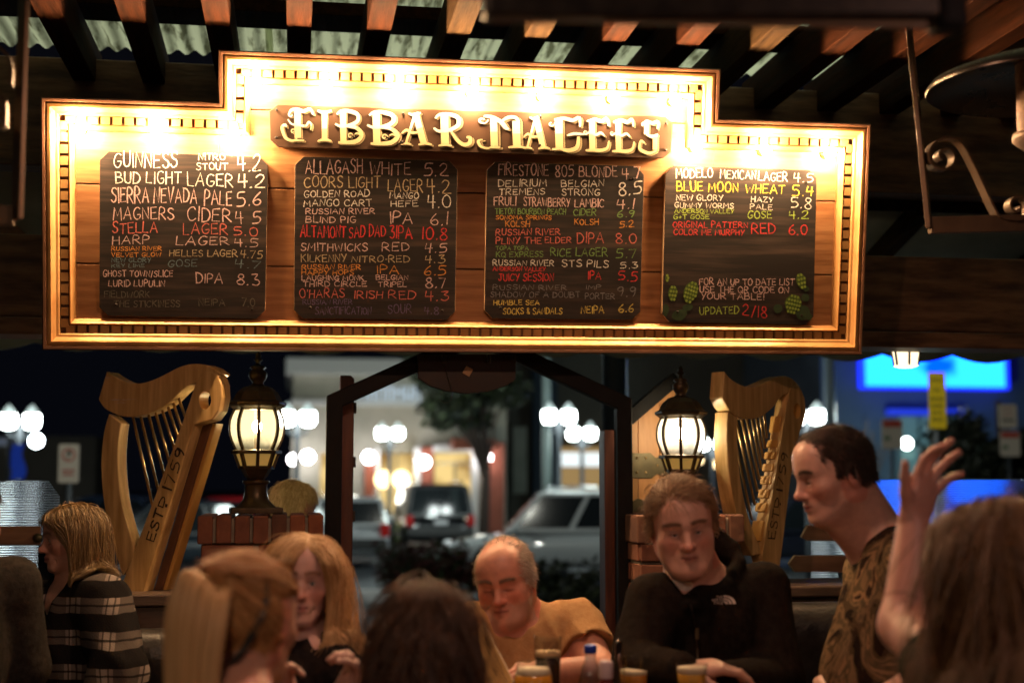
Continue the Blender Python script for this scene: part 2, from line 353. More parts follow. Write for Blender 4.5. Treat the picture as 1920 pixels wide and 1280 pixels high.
BT = [  # scale, origin x, origin y, lines of (text, x0, y0, x1, y1, cap height, chalk)
 (3.766, 170, 270, [('GUINNESS', 165, 163, 610, 167, 108, 'w'), ('NITRO', 763, 113, 948, 110, 45, 'w'), ('STOUT', 748, 180, 965, 185, 48, 'w'), ('4.2', 1035, 190, 1205, 187, 105, 'w'),
  ('BUD LIGHT', 178, 272, 640, 280, 82, 'w'), ('LAGER', 683, 298, 1005, 302, 90, 'w'), ('4.2', 1040, 305, 1235, 303, 92, 'w'), ('SIERRA NEVADA', 148, 412, 750, 415, 105, 'p'), ('PALE', 805, 430, 995, 433, 102, 'p'), ('5.6', 1030, 437, 1203, 437, 95, 'p'),
  ('MAGNERS', 160, 535, 585, 532, 82, 'p'), ('CIDER', 683, 545, 990, 550, 92, 'p'), ('4 5', 1020, 562, 1200, 555, 80, 'p'), ('STELLA', 155, 630, 470, 627, 74, 'r'), ('LAGER', 653, 637, 965, 640, 74, 'r'), ('5.0', 1010, 640, 1180, 650, 58, 'r'),
  ('HARP', 155, 708, 412, 705, 60, 'p'), ('LAGER', 605, 715, 975, 712, 58, 'p'), ('4.5', 1015, 720, 1180, 725, 54, 'p'), ('RUSSIAN RIVER', 148, 752, 500, 752, 28, 'o'), ('VELVET GLOW', 148, 795, 497, 795, 27, 'o'), ('HELLES LAGER', 558, 790, 1035, 795, 44, 't'), ('4.75', 1060, 805, 1212, 808, 50, 't'),
  ('NEW GLORY', 148, 835, 425, 835, 30, 'b'), ('KEY LIME', 148, 872, 380, 870, 24, 'b'), ('GOSE', 548, 865, 752, 865, 48, 'b'), ('4.7', 1018, 870, 1200, 878, 54, 'b'), ('GHOST TOWN/SLICE', 88, 935, 580, 935, 42, 'p'), ('LURID LUPULIN', 127, 1005, 522, 1005, 42, 'p'), ('DIPA', 745, 980, 930, 985, 68, 'p'), ('8.3', 1032, 990, 1188, 998, 75, 'p'),
  ('FIELDWORK', 97, 1082, 415, 1085, 45, 'd'), ('THE STICKINESS', 165, 1150, 628, 1148, 45, 'd'), ('NEIPA', 763, 1140, 948, 1140, 48, 'd'), ('7.0', 1068, 1145, 1158, 1145, 52, 'd')]),
 (3.766, 530, 270, [('ALLAGASH', 162, 210, 563, 208, 92, 'p'), ('WHITE', 617, 215, 905, 220, 84, 'p'), ('5.2', 1000, 225, 1170, 228, 85, 'p'), ('COORS LIGHT', 152, 305, 690, 310, 75, 't'), ('LAGER', 745, 330, 990, 338, 85, 't'), ('4.2', 1018, 345, 1185, 345, 95, 't'),
  ('GOLDEN ROAD', 152, 378, 612, 370, 45, 'w'), ('MANGO CART', 150, 440, 628, 438, 45, 'w'), ('MANGO', 757, 385, 960, 383, 42, 'w'), ('HEFE', 765, 442, 955, 440, 40, 'w'), ('4.0', 1022, 455, 1185, 452, 85, 'w'), ('RUSSIAN RIVER', 165, 495, 650, 492, 37, 'p'), ('BLIND PIG', 165, 555, 515, 555, 42, 'p'), ('IPA', 757, 557, 915, 560, 82, 'p'), ('6.1', 1040, 568, 1165, 568, 82, 'p'),
  ('ALTAMONT', 127, 655, 445, 660, 80, 'R'), ('SAD DAD', 470, 660, 725, 652, 76, 'R'), ('3IPA', 757, 665, 912, 668, 85, 'R'), ('10.8', 985, 672, 1160, 675, 85, 'R'), ('SMITHWICKS', 130, 755, 598, 757, 52, 'p'), ('RED', 703, 755, 890, 755, 55, 'p'), ('4.5', 1003, 768, 1160, 765, 62, 'p'),
  ('KILKENNY', 130, 828, 450, 832, 50, 't'), ('NITRO-RED', 490, 832, 893, 835, 45, 't'), ('4.3', 1005, 840, 1145, 838, 55, 't'), ('RUSSIAN RIVER', 137, 885, 550, 885, 33, 'o'), ('HAPPY HOPS', 135, 922, 500, 922, 32, 'o'), ('IPA', 665, 915, 818, 918, 58, 'o'), ('6.5', 1000, 922, 1150, 925, 65, 'o'),
  ('LAUGHING MONK', 135, 962, 570, 962, 33, 'p'), ('THIRD CIRCLE', 145, 1005, 592, 1005, 35, 'p'), ('BELGIAN', 660, 958, 885, 960, 33, 'p'), ('TRIPEL', 675, 1007, 875, 1008, 35, 'p'), ('8.7', 1008, 1015, 1152, 1017, 72, 'p'), ("O'HARAS", 120, 1085, 435, 1082, 60, 'r'), ('IRISH', 507, 1090, 705, 1088, 55, 'r'), ('RED', 750, 1090, 937, 1095, 58, 'r'), ('4.3', 1005, 1107, 1172, 1105, 65, 'r'),
  ('RUSSIAN RIVER', 143, 1130, 490, 1132, 33, 'v'), ('SANCTIFICATION', 232, 1200, 625, 1200, 50, 'v'), ('SOUR', 745, 1195, 910, 1193, 60, 'v'), ('4.8', 1000, 1200, 1102, 1203, 50, 'v')]),
 (4.0, 890, 290, [('FIRESTONE', 180, 152, 553, 162, 85, 'p'), ('805', 605, 165, 740, 163, 82, 'p'), ('BLONDE', 785, 165, 1068, 168, 75, 'p'), ('4.7', 1105, 180, 1243, 178, 85, 'p'), ('DELIRIUM', 178, 240, 540, 236, 50, 'w'), ('TREMENS', 185, 302, 525, 300, 45, 'w'), ('BELGIAN', 650, 240, 968, 238, 48, 'w'), ('STRONG', 655, 302, 938, 308, 48, 'w'), ('8.5', 1078, 305, 1250, 300, 98, 'w'),
  ('FRULI', 145, 380, 310, 380, 62, 'p'), ('STRAWBERRY', 368, 385, 715, 388, 62, 'p'), ('LAMBIC', 752, 390, 968, 393, 60, 'p'), ('4.1', 1065, 405, 1195, 405, 70, 'p'), ('TIETON BOURBON PEACH', 155, 445, 683, 447, 42, 'g'), ('CIDER', 742, 455, 912, 458, 48, 'g'), ('6.9', 1070, 468, 1195, 468, 50, 'g'), ('SONOMA SPRINGS', 160, 485, 575, 487, 30, 'o'), ('KOLSH', 232, 540, 413, 540, 42, 'o'), ('KOLSH', 750, 525, 928, 525, 42, 'o'), ('5.2', 1088, 545, 1195, 540, 48, 'o'),
  ('RUSSIAN RIVER', 160, 605, 640, 600, 44, 'r'), ('PLINY THE', 160, 668, 500, 668, 46, 'r'), ('ELDER', 527, 662, 725, 662, 42, 'r'), ('DIPA', 770, 665, 968, 665, 80, 'r'), ('8.0', 1055, 665, 1213, 662, 70, 'r'), ('TOPA TOPA', 160, 715, 402, 715, 28, 'g'), ('KQ EXPRESS', 162, 768, 513, 765, 38, 'g'), ('RICE LAGER', 570, 760, 995, 763, 58, 'g'), ('5.7', 1062, 772, 1210, 775, 62, 'g'),
  ('RUSSIAN RIVER', 137, 828, 595, 833, 40, 'w'), ('STS PILS', 655, 838, 1003, 845, 50, 'w'), ('5.3', 1092, 852, 1222, 850, 45, 'w'), ('ANDERSON VALLEY', 137, 870, 530, 872, 28, 'R'), ('JUICY SESSION', 180, 945, 592, 945, 54, 'R'), ('IPA', 852, 935, 948, 935, 58, 'R'), ('5.5', 1078, 940, 1220, 945, 66, 'R'),
  ('RUSSIAN RIVER', 137, 1012, 690, 1015, 36, 'e'), ('SHADOW OF A DOUBT', 120, 1068, 790, 1070, 40, 'e'), ('IMP', 835, 1008, 945, 1008, 30, 'e'), ('PORTER', 830, 1080, 1050, 1082, 40, 'e'), ('9.9', 1070, 1060, 1205, 1060, 68, 'e'), ('HUMBLE SEA', 143, 1125, 485, 1127, 35, 'y'), ('SOCKS & SANDALS', 215, 1195, 655, 1192, 45, 'y'), ('NEIPA', 800, 1188, 968, 1188, 52, 'y'), ('6.6', 1080, 1180, 1192, 1180, 58, 'y')]),
 (3.879, 1220, 290, [('MODELO', 185, 170, 450, 165, 65, 'w'), ('MEXICAN', 505, 175, 765, 178, 60, 'w'), ('LAGER', 785, 185, 995, 195, 62, 'w'), ('4.5', 1040, 200, 1182, 205, 68, 'w'), ('BLUE MOON', 190, 265, 635, 272, 70, 'Y'), ('WHEAT', 692, 278, 975, 282, 65, 'Y'), ('5.4', 1030, 295, 1182, 300, 70, 'Y'),
  ('NEW GLORY', 188, 330, 525, 335, 40, 'w'), ('GUMMY WORMS', 175, 385, 602, 390, 36, 'w'), ('HAZY', 732, 345, 890, 347, 38, 'w'), ('PALE', 725, 395, 885, 400, 36, 'w'), ('5.8', 1020, 385, 1170, 395, 75, 'w'), ('ANDERSON VALLEY', 175, 423, 605, 428, 29, 'G'), ('G+T GOSE', 168, 470, 425, 467, 33, 'G'), ('GOSE', 708, 462, 880, 463, 50, 'G'), ('4.2', 1005, 465, 1150, 462, 54, 'G'),
  ('ORIGINAL PATTERN', 163, 530, 705, 532, 42, 'R'), ('COLOR ME MURPHY', 168, 583, 680, 585, 38, 'R'), ('RED', 735, 572, 903, 573, 70, 'R'), ('6.0', 1003, 580, 1138, 582, 74, 'R'),
  ('FOR AN UP TO DATE LIST', 355, 945, 1045, 948, 44, 'p'), ('USE THE QR CODE ON', 358, 1000, 1003, 1005, 44, 'p'), ('YOUR TABLE!', 368, 1050, 825, 1055, 44, 'p'), ('UPDATED', 357, 1160, 640, 1157, 52, 'G'), ('2/18', 670, 1165, 845, 1185, 74, 'R')]),
]
def lettering(mb, items, tf, m_of, ww, jit=.024):
    """items in pixel space; tf maps a pixel to the local 3d point on the board"""
    for txt, x0, y0, x1, y1, h, c in items:
        gl, W = glyph_strokes(txt); dx, dy = (x1 - x0) / W, (y1 - y0) / W
        for letter, ch in zip(gl, txt.replace(' ', '')):
            jy = R.uniform(-.06, .06); js = R.uniform(.90, 1.08); tilt = R.uniform(-.06, .09)
            for st in letter:
                pts = [(a + R.uniform(-jit, jit) + tilt * (b - .5), b * js + jy + R.uniform(-jit, jit)) for a, b in st]
                if ch not in SHARP: pts = smooth_path(pts, 3)
                pp = [tf(x0 + a * dx, y0 + a * dy - b * h) for a, b in pts]
                wd = ww * R.uniform(.8, 1.15); n = len(pp); L = []; Q = []
                for k in range(n):
                    a, b = pp[max(k - 1, 0)], pp[min(k + 1, n - 1)]
                    t = Vector((b[0] - a[0], b[2] - a[2]));
                    if t.length < 1e-9: t = Vector((1, 0))
                    t.normalize(); e = 0
                    if k == 0: e = -wd * .4
                    if k == n - 1: e = wd * .4
                    cx, cz = pp[k][0] + t.x * e, pp[k][2] + t.y * e
                    w_ = wd * R.uniform(.62, 1.25)
                    L.append((cx - t.y * w_ / 2, pp[k][1], cz + t.x * w_ / 2)); Q.append((cx + t.y * w_ / 2, pp[k][1], cz - t.x * w_ / 2))
                mb.grid([L, Q], m_of(c), False, False)
BC = [  # chalkboard outlines in pixels: x0 left-top etc (tl, tr, br, bl)
 [(187, 283), (503, 294), (497, 598), (186, 592)], [(553, 293), (858, 302), (853, 600), (551, 597)], [(913, 303), (1208, 312), (1200, 600), (908, 597)], [(1248, 310), (1532, 319), (1525, 609), (1241, 604)]]
BL = ['leftmost chalkboard, with NITRO STOUT in small white letters at its top', 'chalkboard with one bold red line across its middle, under the left of the plaque', 'chalkboard with green, orange and red lines, under the right half of the plaque', 'half empty chalkboard with painted green hops and an UPDATED 2/18 note']
M['hop'] = mat('hop_green_paint', (.16, .26, .03), .8, col2=(.30, .42, .06), scale=60); M['hop_d'] = mat('hop_shade_paint', (.07, .12, .015), .8)
M['leaf_d'] = mat('dark_leaf_paint', (.018, .04, .012), .8, col2=(.03, .06, .02), scale=40)
for bi, (sc_, ox, oy, items) in enumerate(BT):
    q = [S(x, y, .026) for x, y in BC[bi]]
    cu, cv = sum(a for a, b in q) / 4, min(b for a, b in q)
    root = empty('chalkboard', label=BL[bi], cat='chalkboard', group='chalkboards of the tap list', mw=SMW @ Matrix.Translation((cu, .026, cv)))
    loc = [Vector((a - cu, b - cv)) for a, b in q]; poly = []
    ch = .030
    for i in range(4):
        a, b, c = loc[i - 1], loc[i], loc[(i + 1) % 4]
        poly.append(b + (a - b).normalized() * ch); poly.append(b + (c - b).normalized() * ch)
    mb = MB(); mb.prism([(p.x, 0, p.y) for p in poly], (0, .022, 0), M['board'], M['edge']); mb.build('board', root, bevel=.0012)
    tf = lambda x, y: (lambda s_: (s_[0] - cu, -.0012, s_[1] - cv))(S(ox + x / sc_, oy + y / sc_, .026 - .0012))
    tb = MB()
    for it in items: lettering(tb, [it], tf, lambda c: CH[c], .0021 + .0020 * it[5] / 100)
    tb.build('chalk_lettering', root, fix=False)
    for fx, fy in ((.10, .93), (.93, .92), (.10, .07), (.92, .06)):
        a = loc[3] + (loc[2] - loc[3]) * fx; b = loc[0] + (loc[1] - loc[0]) * fx; p = a + (b - a) * fy
        sm = MB(); sm.lathe([(.0, -.002), (.0045, -.002), (.0045, .002)], (p.x, 0, p.y), M['screw'], 10, axis=Matrix(((1, 0, 0), (0, 0, 1), (0, -1, 0)))); sm.build('screw', root)
    if bi == 3:
        hb = MB(); rr = random.Random(3)
        def ell(mb, cx, cy, rx, ry, ang, m, d):
            pts = []
            for k in range(14):
                t = 2 * math.pi * k / 14; a, b = rx * math.cos(t), ry * math.sin(t); f = 1 - .25 * (b > 0) * b / max(ry, 1)
                x, y = a * f * math.cos(ang) - b * math.sin(ang), a * f * math.sin(ang) + b * math.cos(ang)
                u, v = S(ox + (cx + x) / sc_, oy + (cy + y) / sc_, .026); pts.append((u - cu, -d, v - cv))
            mb.face(pts, m)
        for cx, cy, rx, ry in ((210, 1165, 60, 40), (110, 1130, 22, 46), (270, 1110, 40, 26), (1105, 1150, 55, 55), (925, 1120, 34, 34), (1125, 1040, 30, 30), (1150, 1180, 24, 26), (1130, 975, 24, 20)):
            hb = MB(); ell(hb, cx, cy, rx, ry, rr.uniform(-.6, .6), M['leaf_d'], .0006 + .00004 * cy / 100); hb.build('painted_leaf', root, fix=False)
        for cx, cy, rx, ry, an in ((120, 897, 15, 28, 0), (160, 1008, 34, 58, .1), (290, 1000, 52, 82, .35), (1095, 920, 36, 60, -.25), (1035, 1088, 62, 72, .25)):
            hb = MB(); ell(hb, cx, cy, rx, ry, an, M['hop_d'], .0010)
            n = max(3, int(ry / 13))
            for j in range(n):
                yy = -ry + 2 * ry * (j + .5) / n; ww = rx * math.sqrt(max(0, 1 - (yy / ry) ** 2)); k = max(1, int(ww / 10))
                for i in range(k):
                    xx = (-ww + 2 * ww * (i + .5 + .25 * (j % 2)) / k) * .92
                    ell(hb, cx + xx * math.cos(an) - yy * math.sin(an), cy + xx * math.sin(an) + yy * math.cos(an), 8.5, 10, an, M['hop'], .0014)
            hb.build('painted_hop', root, fix=False)
# ---------------------------------------------------------------- the name plaque
pq = [(520, 196), (1248, 218), (1262, 232), (1259, 286), (1244, 297), (522, 276), (506, 262), (505, 208)]
w0 = .012; q = [S(x, y, w0) for x, y in pq]; cu = sum(a for a, b in q) / 8; cv = min(b for a, b in q)
pl = empty('name_plaque', label='long brown plaque with ornate cream lettering above the chalkboards', cat='plaque', mw=SMW @ Matrix.Translation((cu, w0, cv)))
mb = MB(); mb.prism([(a - cu, 0, b - cv) for a, b in q], (0, .034, 0), M['plaque']); mb.build('plaque_board', pl, bevel=.002)
M['let_w'] = mat('letter_cream_paint', (.86, .82, .72), .5); M['let_g'] = mat('letter_gold_paint', (.80, .66, .36), .5); M['let_s'] = mat('letter_shade_paint', (.55, .44, .24), .55); M['let_o'] = mat('letter_outline_paint', (.02, .012, .008), .6)
# circus letters: list of (kind, points, width) in letter units, height 1; stems thick, flourishes thin
def curl(cx, cy, r0, a0, turns, n=12, sgn=1):
    return [(cx + r0 * (1 - .75 * k / n) * math.cos(a0 + sgn * turns * 2 * math.pi * k / n), cy + r0 * (1 - .75 * k / n) * math.sin(a0 + sgn * turns * 2 * math.pi * k / n)) for k in range(n + 1)]
T, t_ = .21, .085
LT = {
 'F': [([(.50, .98), (.52, .1)], T), ([(.50, .08), (.34, .02), (.14, .10), (.04, .30), (.02, .44), (.12, .50), (.16, .42)], .10), ([(.24, .80), (.30, .93), (.5, .96), (.70, .90), (.90, .97), (1.0, .80)], .11), (curl(.30, .80, .10, 1.2, .9), .05), ([(.20, .66), (.32, .52), (.52, .50), (.76, .46), (.86, .58), (.94, .50), (.92, .34)], .075), (curl(.36, .30, .08, 0, 1.0), .04), ([(.38, .03), (.72, .03)], .06)],
 'I': [([(.5, .95), (.5, .08)], .30), ([(.12, .95), (.4, .90), (.6, .90), (.88, .95)], .10), ([(.12, .03), (.4, .08), (.6, .08), (.88, .03)], .10)],
 'B': [([(.26, .94), (.28, .06)], T), ([(.06, .86), (.2, .96), (.46, .96), (.74, .86), (.74, .66), (.5, .54), (.2, .50), (.0, .58)], .125), ([(.34, .52), (.70, .46), (.88, .26), (.72, .06), (.40, .02), (.10, .02)], .14), (curl(.50, .22, .09, 0, 1.0), .045), ([(.86, .22), (.74, .30), (.64, .26)], .05)],
 'A': [([(.46, .98), (.74, .05)], .21), ([(.46, .96), (.16, .05)], .085), ([(.02, .36), (.18, .46), (.34, .38), (.60, .40)], .085), ([(.24, .96), (.44, .90), (.64, .98)], .08), ([(.0, .03), (.2, .06), (.34, .02)], .07), ([(.56, .02), (.78, .06), (1.0, .02)], .08)],
 'R': [([(.30, .94), (.32, .06)], T), ([(.06, .84), (.18, .96), (.46, .96), (.66, .86), (.66, .64), (.44, .50), (.16, .46), (.02, .56)], .12), ([(.46, .50), (.62, .22), (.80, .06), (.96, .10), (.98, .26), (.88, .28)], .12), ([(.14, .02), (.32, .06), (.50, .02)], .08)],
 'M': [([(.34, .92), (.36, .06)], .15), ([(.80, .82), (.82, .05)], .16), (curl(.12, .84, .11, .2, -1.0), .055), ([(.14, .96), (.3, .94), (.5, .78), (.60, .60), (.66, .60)], .11), ([(.5, .80), (.64, .92), (.78, .92), (.86, .80)], .10), ([(.36, .05), (.22, .0), (.08, .06), (.03, .22), (.12, .26)], .07), ([(.64, .02), (.82, .05), (.98, .02)], .08), ([(.26, .02), (.48, .03)], .06)],
 'G': [([(.28, .92), (.30, .08)], T), ([(.16, .92), (.42, .96), (.66, .90), (.84, .98), (.86, .70)], .11), ([(.30, .06), (.56, .0), (.78, .10), (.82, .42)], .13), ([(.50, .44), (.70, .50), (.98, .48)], .085), (curl(.08, .80, .09, .4, -.9), .045), ([(.1, .03), (.3, .05)], .07)],
 'E': [([(.34, .92), (.36, .08)], T), ([(.16, .90), (.44, .96), (.68, .90), (.86, .98), (.92, .76)], .11), ([(.10, .50), (.3, .58), (.48, .50), (.66, .56), (.80, .44)], .09), ([(.12, .03), (.4, .04), (.66, .03), (.88, .10), (.94, .32)], .11), (curl(.10, .56, .06, .4, .9), .04)],
 'S': [([(.80, .72), (.84, .94), (.60, .90), (.36, .96), (.20, .86)], .10), ([(.38, .92), (.36, .56)], .20), ([(.36, .56), (.6, .50), (.84, .56)], .10), ([(.72, .54), (.72, .10)], .20), ([(.78, .08), (.5, .0), (.22, .06), (.08, .16), (.14, .36), (.30, .30)], .11), (curl(.22, .86, .07, 1, .9), .04)],
}
LP = [('F', 92, 236), ('I', 246, 330), ('B', 336, 474), ('B', 482, 640), ('A', 636, 778), ('R', 782, 955), ('M', 982, 1205), ('A', 1192, 1316), ('G', 1308, 1476), ('E', 1462, 1592), ('E', 1584, 1706), ('S', 1714, 1826)]
def brush(mb, path, wd, ht, tf, m_of, grow=0., shift=(0, 0), d=.001):
    pts = smooth_path(path, 4) if len(path) > 2 else [(path[0][0] + (path[1][0] - path[0][0]) * k / 8, path[0][1] + (path[1][1] - path[0][1]) * k / 8) for k in range(9)]
    n = len(pts); rows = []
    for k, p in enumerate(pts):
        a, b = pts[max(k - 1, 0)], pts[min(k + 1, n - 1)]; t = Vector((b[0] - a[0], b[1] - a[1]))
        t = t.normalized() if t.length > 0 else Vector((1, 0))
        f = 1.0
        if len(path) > 2: f = .45 + .55 * math.sin(math.pi * (k + .5) / n)
        h = wd * f / 2 + grow; e = (-grow if k == 0 else grow if k == n - 1 else 0)
        rows.append(((p[0] + t.x * e + t.y * h + shift[0], p[1] + t.y * e - t.x * h + shift[1]), (p[0] + t.x * e - t.y * h + shift[0], p[1] + t.y * e + t.x * h + shift[1])))
    for k in range(n - 1):
        c = (rows[k][0][1] + rows[k + 1][1][1]) / 2
        mb.face([tf(*rows[k][0], d), tf(*rows[k][1], d), tf(*rows[k + 1][1], d), tf(*rows[k + 1][0], d)], m_of(c))
lb = MB()
for li, (L, x0, x1) in enumerate(LP):
    xm = (x0 + x1) / 2; yb = 207 + (xm - 160) * .0335; yt = yb - 152
    if L == 'I': pass
    def tf(a, b, d):
        s_ = S(490 + (x0 + a * (x1 - x0)) / 2.43, 180 + (yb - b * (yb - yt)) / 2.43, w0 - d); return (s_[0] - cu, -d, s_[1] - cv)
    asp = (yb - yt) / (x1 - x0)
    zz = .00002 * li
    for path, wd in LT[L]: brush(lb, path, wd, 1, tf, lambda c: M['let_o'], .016, (.055, -.04), .0006 + zz)
    for path, wd in LT[L]: brush(lb, path, wd, 1, tf, lambda c: M['let_s'], .0, (.055, -.04), .0012 + zz)
    for path, wd in LT[L]: brush(lb, path, wd, 1, tf, lambda c: M['let_o'], .014, (0, 0), .0018 + zz)
    for pi_, (path, wd) in enumerate(LT[L]): brush(lb, path, wd, 1, tf, lambda c: M['let_w'] if c > .46 else M['let_g'], .0, (0, 0), .0026 + zz + .0001 * pi_)
lb.build('painted_lettering', pl, fix=False)
for x, y in ((519, 206), (518, 258), (1249, 231), (1248, 281), (756, 213), (754, 267), (1013, 219), (1012, 272)):
    s_ = S(x, y, w0); sb = MB(); sb.lathe([(.0, -.0035), (.005, -.0035), (.005, .002)], (s_[0] - cu, 0, s_[1] - cv), M['screw'], 10, axis=Matrix(((1, 0, 0), (0, 0, 1), (0, -1, 0)))); sb.build('screw', pl)
# ================================================================ ground
def struct(o): o['kind'] = 'structure'; return o
g = MB(); g.face([(-150, -20, -.4), (150, -20, -.4), (150, 260, -.4), (-150, 260, -.4)], M['asphalt']); struct(g.build('asphalt_ground'))
g = MB(); g.box((1, 1.4, -.2), (12, 9.2, .396), M['deck']); struct(g.build('patio_floor'))
# ================================================================ roof timbers
RZ = 3.05; X0 = PZ(240, 5, RZ).x
ordn = ['first', 'second', 'third', 'fourth', 'fifth', 'sixth', 'seventh', 'eighth', 'ninth', 'tenth', 'eleventh', 'twelfth', 'thirteenth', 'fourteenth', 'fifteenth', 'sixteenth', 'seventeenth', 'eighteenth']
_n = 0
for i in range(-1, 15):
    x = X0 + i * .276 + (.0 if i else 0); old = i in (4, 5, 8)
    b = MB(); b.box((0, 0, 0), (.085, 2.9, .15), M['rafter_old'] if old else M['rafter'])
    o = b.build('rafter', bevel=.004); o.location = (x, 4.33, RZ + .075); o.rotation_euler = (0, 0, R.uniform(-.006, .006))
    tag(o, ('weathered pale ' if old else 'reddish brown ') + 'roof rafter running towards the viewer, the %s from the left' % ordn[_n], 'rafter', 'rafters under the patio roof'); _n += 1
for Y, z, nm in ((5.22, 3.222, 'behind the top of the sign'), (4.62, 3.222, 'in front of the sign')):
    b = MB(); b.box((1.2, Y, z), (7.6, .20, .05), M['rafter']); tag(b.build('purlin', bevel=.003), 'dark cross batten on top of the rafters, ' + nm, 'batten', 'cross battens under the roof sheets')
# corrugated sheets, translucent with moss specks
m = bpy.data.materials.new('mossy_translucent_sheet'); m.use_nodes = True; n = m.node_tree.nodes; l = m.node_tree.links; n.clear()
tc = n.new('ShaderNodeTexCoord'); no = n.new('ShaderNodeTexNoise'); no.inputs['Scale'].default_value = 26; no.inputs['Detail'].default_value = 6; mpp = n.new('ShaderNodeMapping'); mpp.inputs['Scale'].default_value = (1, .14, 0)
cr = n.new('ShaderNodeValToRGB'); cr.color_ramp.elements[0].position = .36; cr.color_ramp.elements[1].position = .50
cr.color_ramp.elements[0].color = (.16, .17, .10, 1); cr.color_ramp.elements[1].color = (.62, .68, .47, 1)
tr = n.new('ShaderNodeBsdfTranslucent'); df = n.new('ShaderNodeBsdfDiffuse'); mx = n.new('ShaderNodeMixShader'); mx.inputs[0].default_value = .15; oo = n.new('ShaderNodeOutputMaterial')
l.new(tc.outputs['Object'], mpp.inputs[0]); l.new(mpp.outputs[0], no.inputs[0]); l.new(no.outputs['Fac'], cr.inputs[0]); l.new(cr.outputs[0], tr.inputs[0]); l.new(cr.outputs[0], df.inputs[0])
l.new(tr.outputs[0], mx.inputs[1]); l.new(df.outputs[0], mx.inputs[2]); l.new(mx.outputs[0], oo.inputs[0]); M['sheet'] = m
def corrugated(x0, x1, ya, za, yb, zb, m, per=.07, amp=.011, th=.003):
    b = MB(); N = int((x1 - x0) / per * 6); rows = [[], []]
    for k in range(N + 1):
        x = x0 + (x1 - x0) * k / N; d = amp * math.sin(2 * math.pi * (x - x0) / per)
        rows[0].append((x, ya, za + d)); rows[1].append((x, yb, zb + d))
    b.grid(rows, m, False, True); return b
for k, (xa, xb) in enumerate(((-2.4, -.1), (-.13, 1.9), (1.87, 4.9))):
    b = corrugated(xa, xb, 2.95, 3.266 + .004 * k, 5.9, 3.266 + .004 * k, M['sheet'])
    tag(b.build('roof_sheet', fix=False), 'pale green corrugated roof sheet over the rafters, ' + ('left end', 'over the middle of the sign', 'right end')[k], 'roof sheet', 'corrugated roof sheets')
# wall plate high behind the sign, and the header beam the sign hangs on
def beam(name, pl, pr, Y, zt, zb, th, m, label, cat='beam'):
    b = MB(); b.box(((pl + pr) / 2, Y + th / 2, (zt + zb) / 2), (pr - pl, th, zt - zb), m); return tag(b.build(name, bevel=.006), label, cat)
beam('wall_plate', -2.6, 5.0, 5.62, 3.14, P(1770, 365, 5.62).z, .14, M['beam'], 'dark upper beam behind the sign top, under the rafter ends')
zt, zb = P(1770, 482, 5.35).z, P(1770, 622, 5.35).z
beam('header_beam', -2.6, 5.0, 5.35, zt, zb, .16, M['beam'], 'heavy carved dark beam carrying the sign, with swirling grain')
beam('beam_trim', -2.6, 5.0, 5.325, zb - .004, P(1770, 652, 5.325).z, .2, M['beam'], 'thin dark trim board under the header beam', 'board')
for x, wh in ((-2.35, 'left'), (4.75, 'right')):
    b = MB(); b.box((x, 5.45, 1.5), (.16, .16, 3.0), M['beam']); tag(b.build('roof_post'), 'square dark post carrying the patio roof at its %s end' % wh, 'post')
# outer awning seen in the slot between both beams
M['awning'] = mat('grey_green_awning_sheet', (.30, .34, .27), .8, col2=(.42, .46, .38), scale=3)
b = MB(); b.grid([[(x, 5.80, 2.74) for x in (-3, 5.4)], [(x, 7.6, 2.52) for x in (-3, 5.4)]], M['awning']); N = 120
fr = [[(-3 + 8.4 * k / N, 7.6, 2.52) for k in range(N + 1)], [(-3 + 8.4 * k / N, 7.62, 2.21 - .045 * abs(math.sin(math.pi * (8.4 * k / N) / .42))) for k in range(N + 1)]]
b.grid(fr, M['awning']); aw = b.build('outer_awning', fix=False); sm_ = aw.modifiers.new('thick', 'SOLIDIFY'); sm_.thickness = .006
tag(aw, 'grey green outer awning with a scalloped edge beyond the beam', 'awning')
for k in range(9):
    x = -2.2 + .82 * k; b = MB(); b.bar((x, 5.8, 2.69), (x + .25, 7.5, 2.475), .06, .09, M['rafter_old'] if k > 5 else M['beam'])
    tag(b.build('awning_rafter'), 'sloping rafter under the outer awning behind the beam, %s from the left' % ordn[k], 'rafter', 'rafters under the outer awning')
b = MB(); b.box((3.2, 5.78, 2.715), (3.4, .02, .10), M['rafter_old']); tag(b.build('fascia_board'), 'pale fascia board above the awning slot, right of the sign', 'board')

# ================================================================ black steel gate arch and its timber posts
ay = 5.22; pts = [P(627, 1420, ay), P(627, 752, ay), P(896, 630, ay), P(1168, 752, ay), P(1168, 1420, ay)]
pts[0].x = pts[1].x; pts[4].x = pts[3].x; pts[0].z = pts[4].z = 0; pts[3].z = pts[1].z
b = MB(); hw = .029
c_ = [(p.x, p.z) for p in pts]
def off(poly, d):
    out = []
    for i in range(len(poly)):
        a = Vector(poly[max(i - 1, 0)]); p = Vector(poly[i]); q = Vector(poly[min(i + 1, len(poly) - 1)])
        e1 = (p - a).normalized() if i else (q - p).normalized(); e2 = (q - p).normalized() if i < len(poly) - 1 else e1
        n1, n2 = Vector((-e1.y, e1.x)), Vector((-e2.y, e2.x)); s = n1 + n2; out.append(p + s * (d / s.dot(n1)))
    return out
o1, o2 = off(c_, hw), off(c_, -hw)
rows = []
for a, q in zip(o1, o2): rows.append([(a.x, ay - .03, a.y), (q.x, ay - .03, q.y), (q.x, ay + .03, q.y), (a.x, ay + .03, a.y)])
b.grid(rows, M['steel'], True, False, True); o = b.build('gate_arch', bevel=.004); tag(o, 'black square tube gate arch with a pointed top under the sign', 'gate arch')
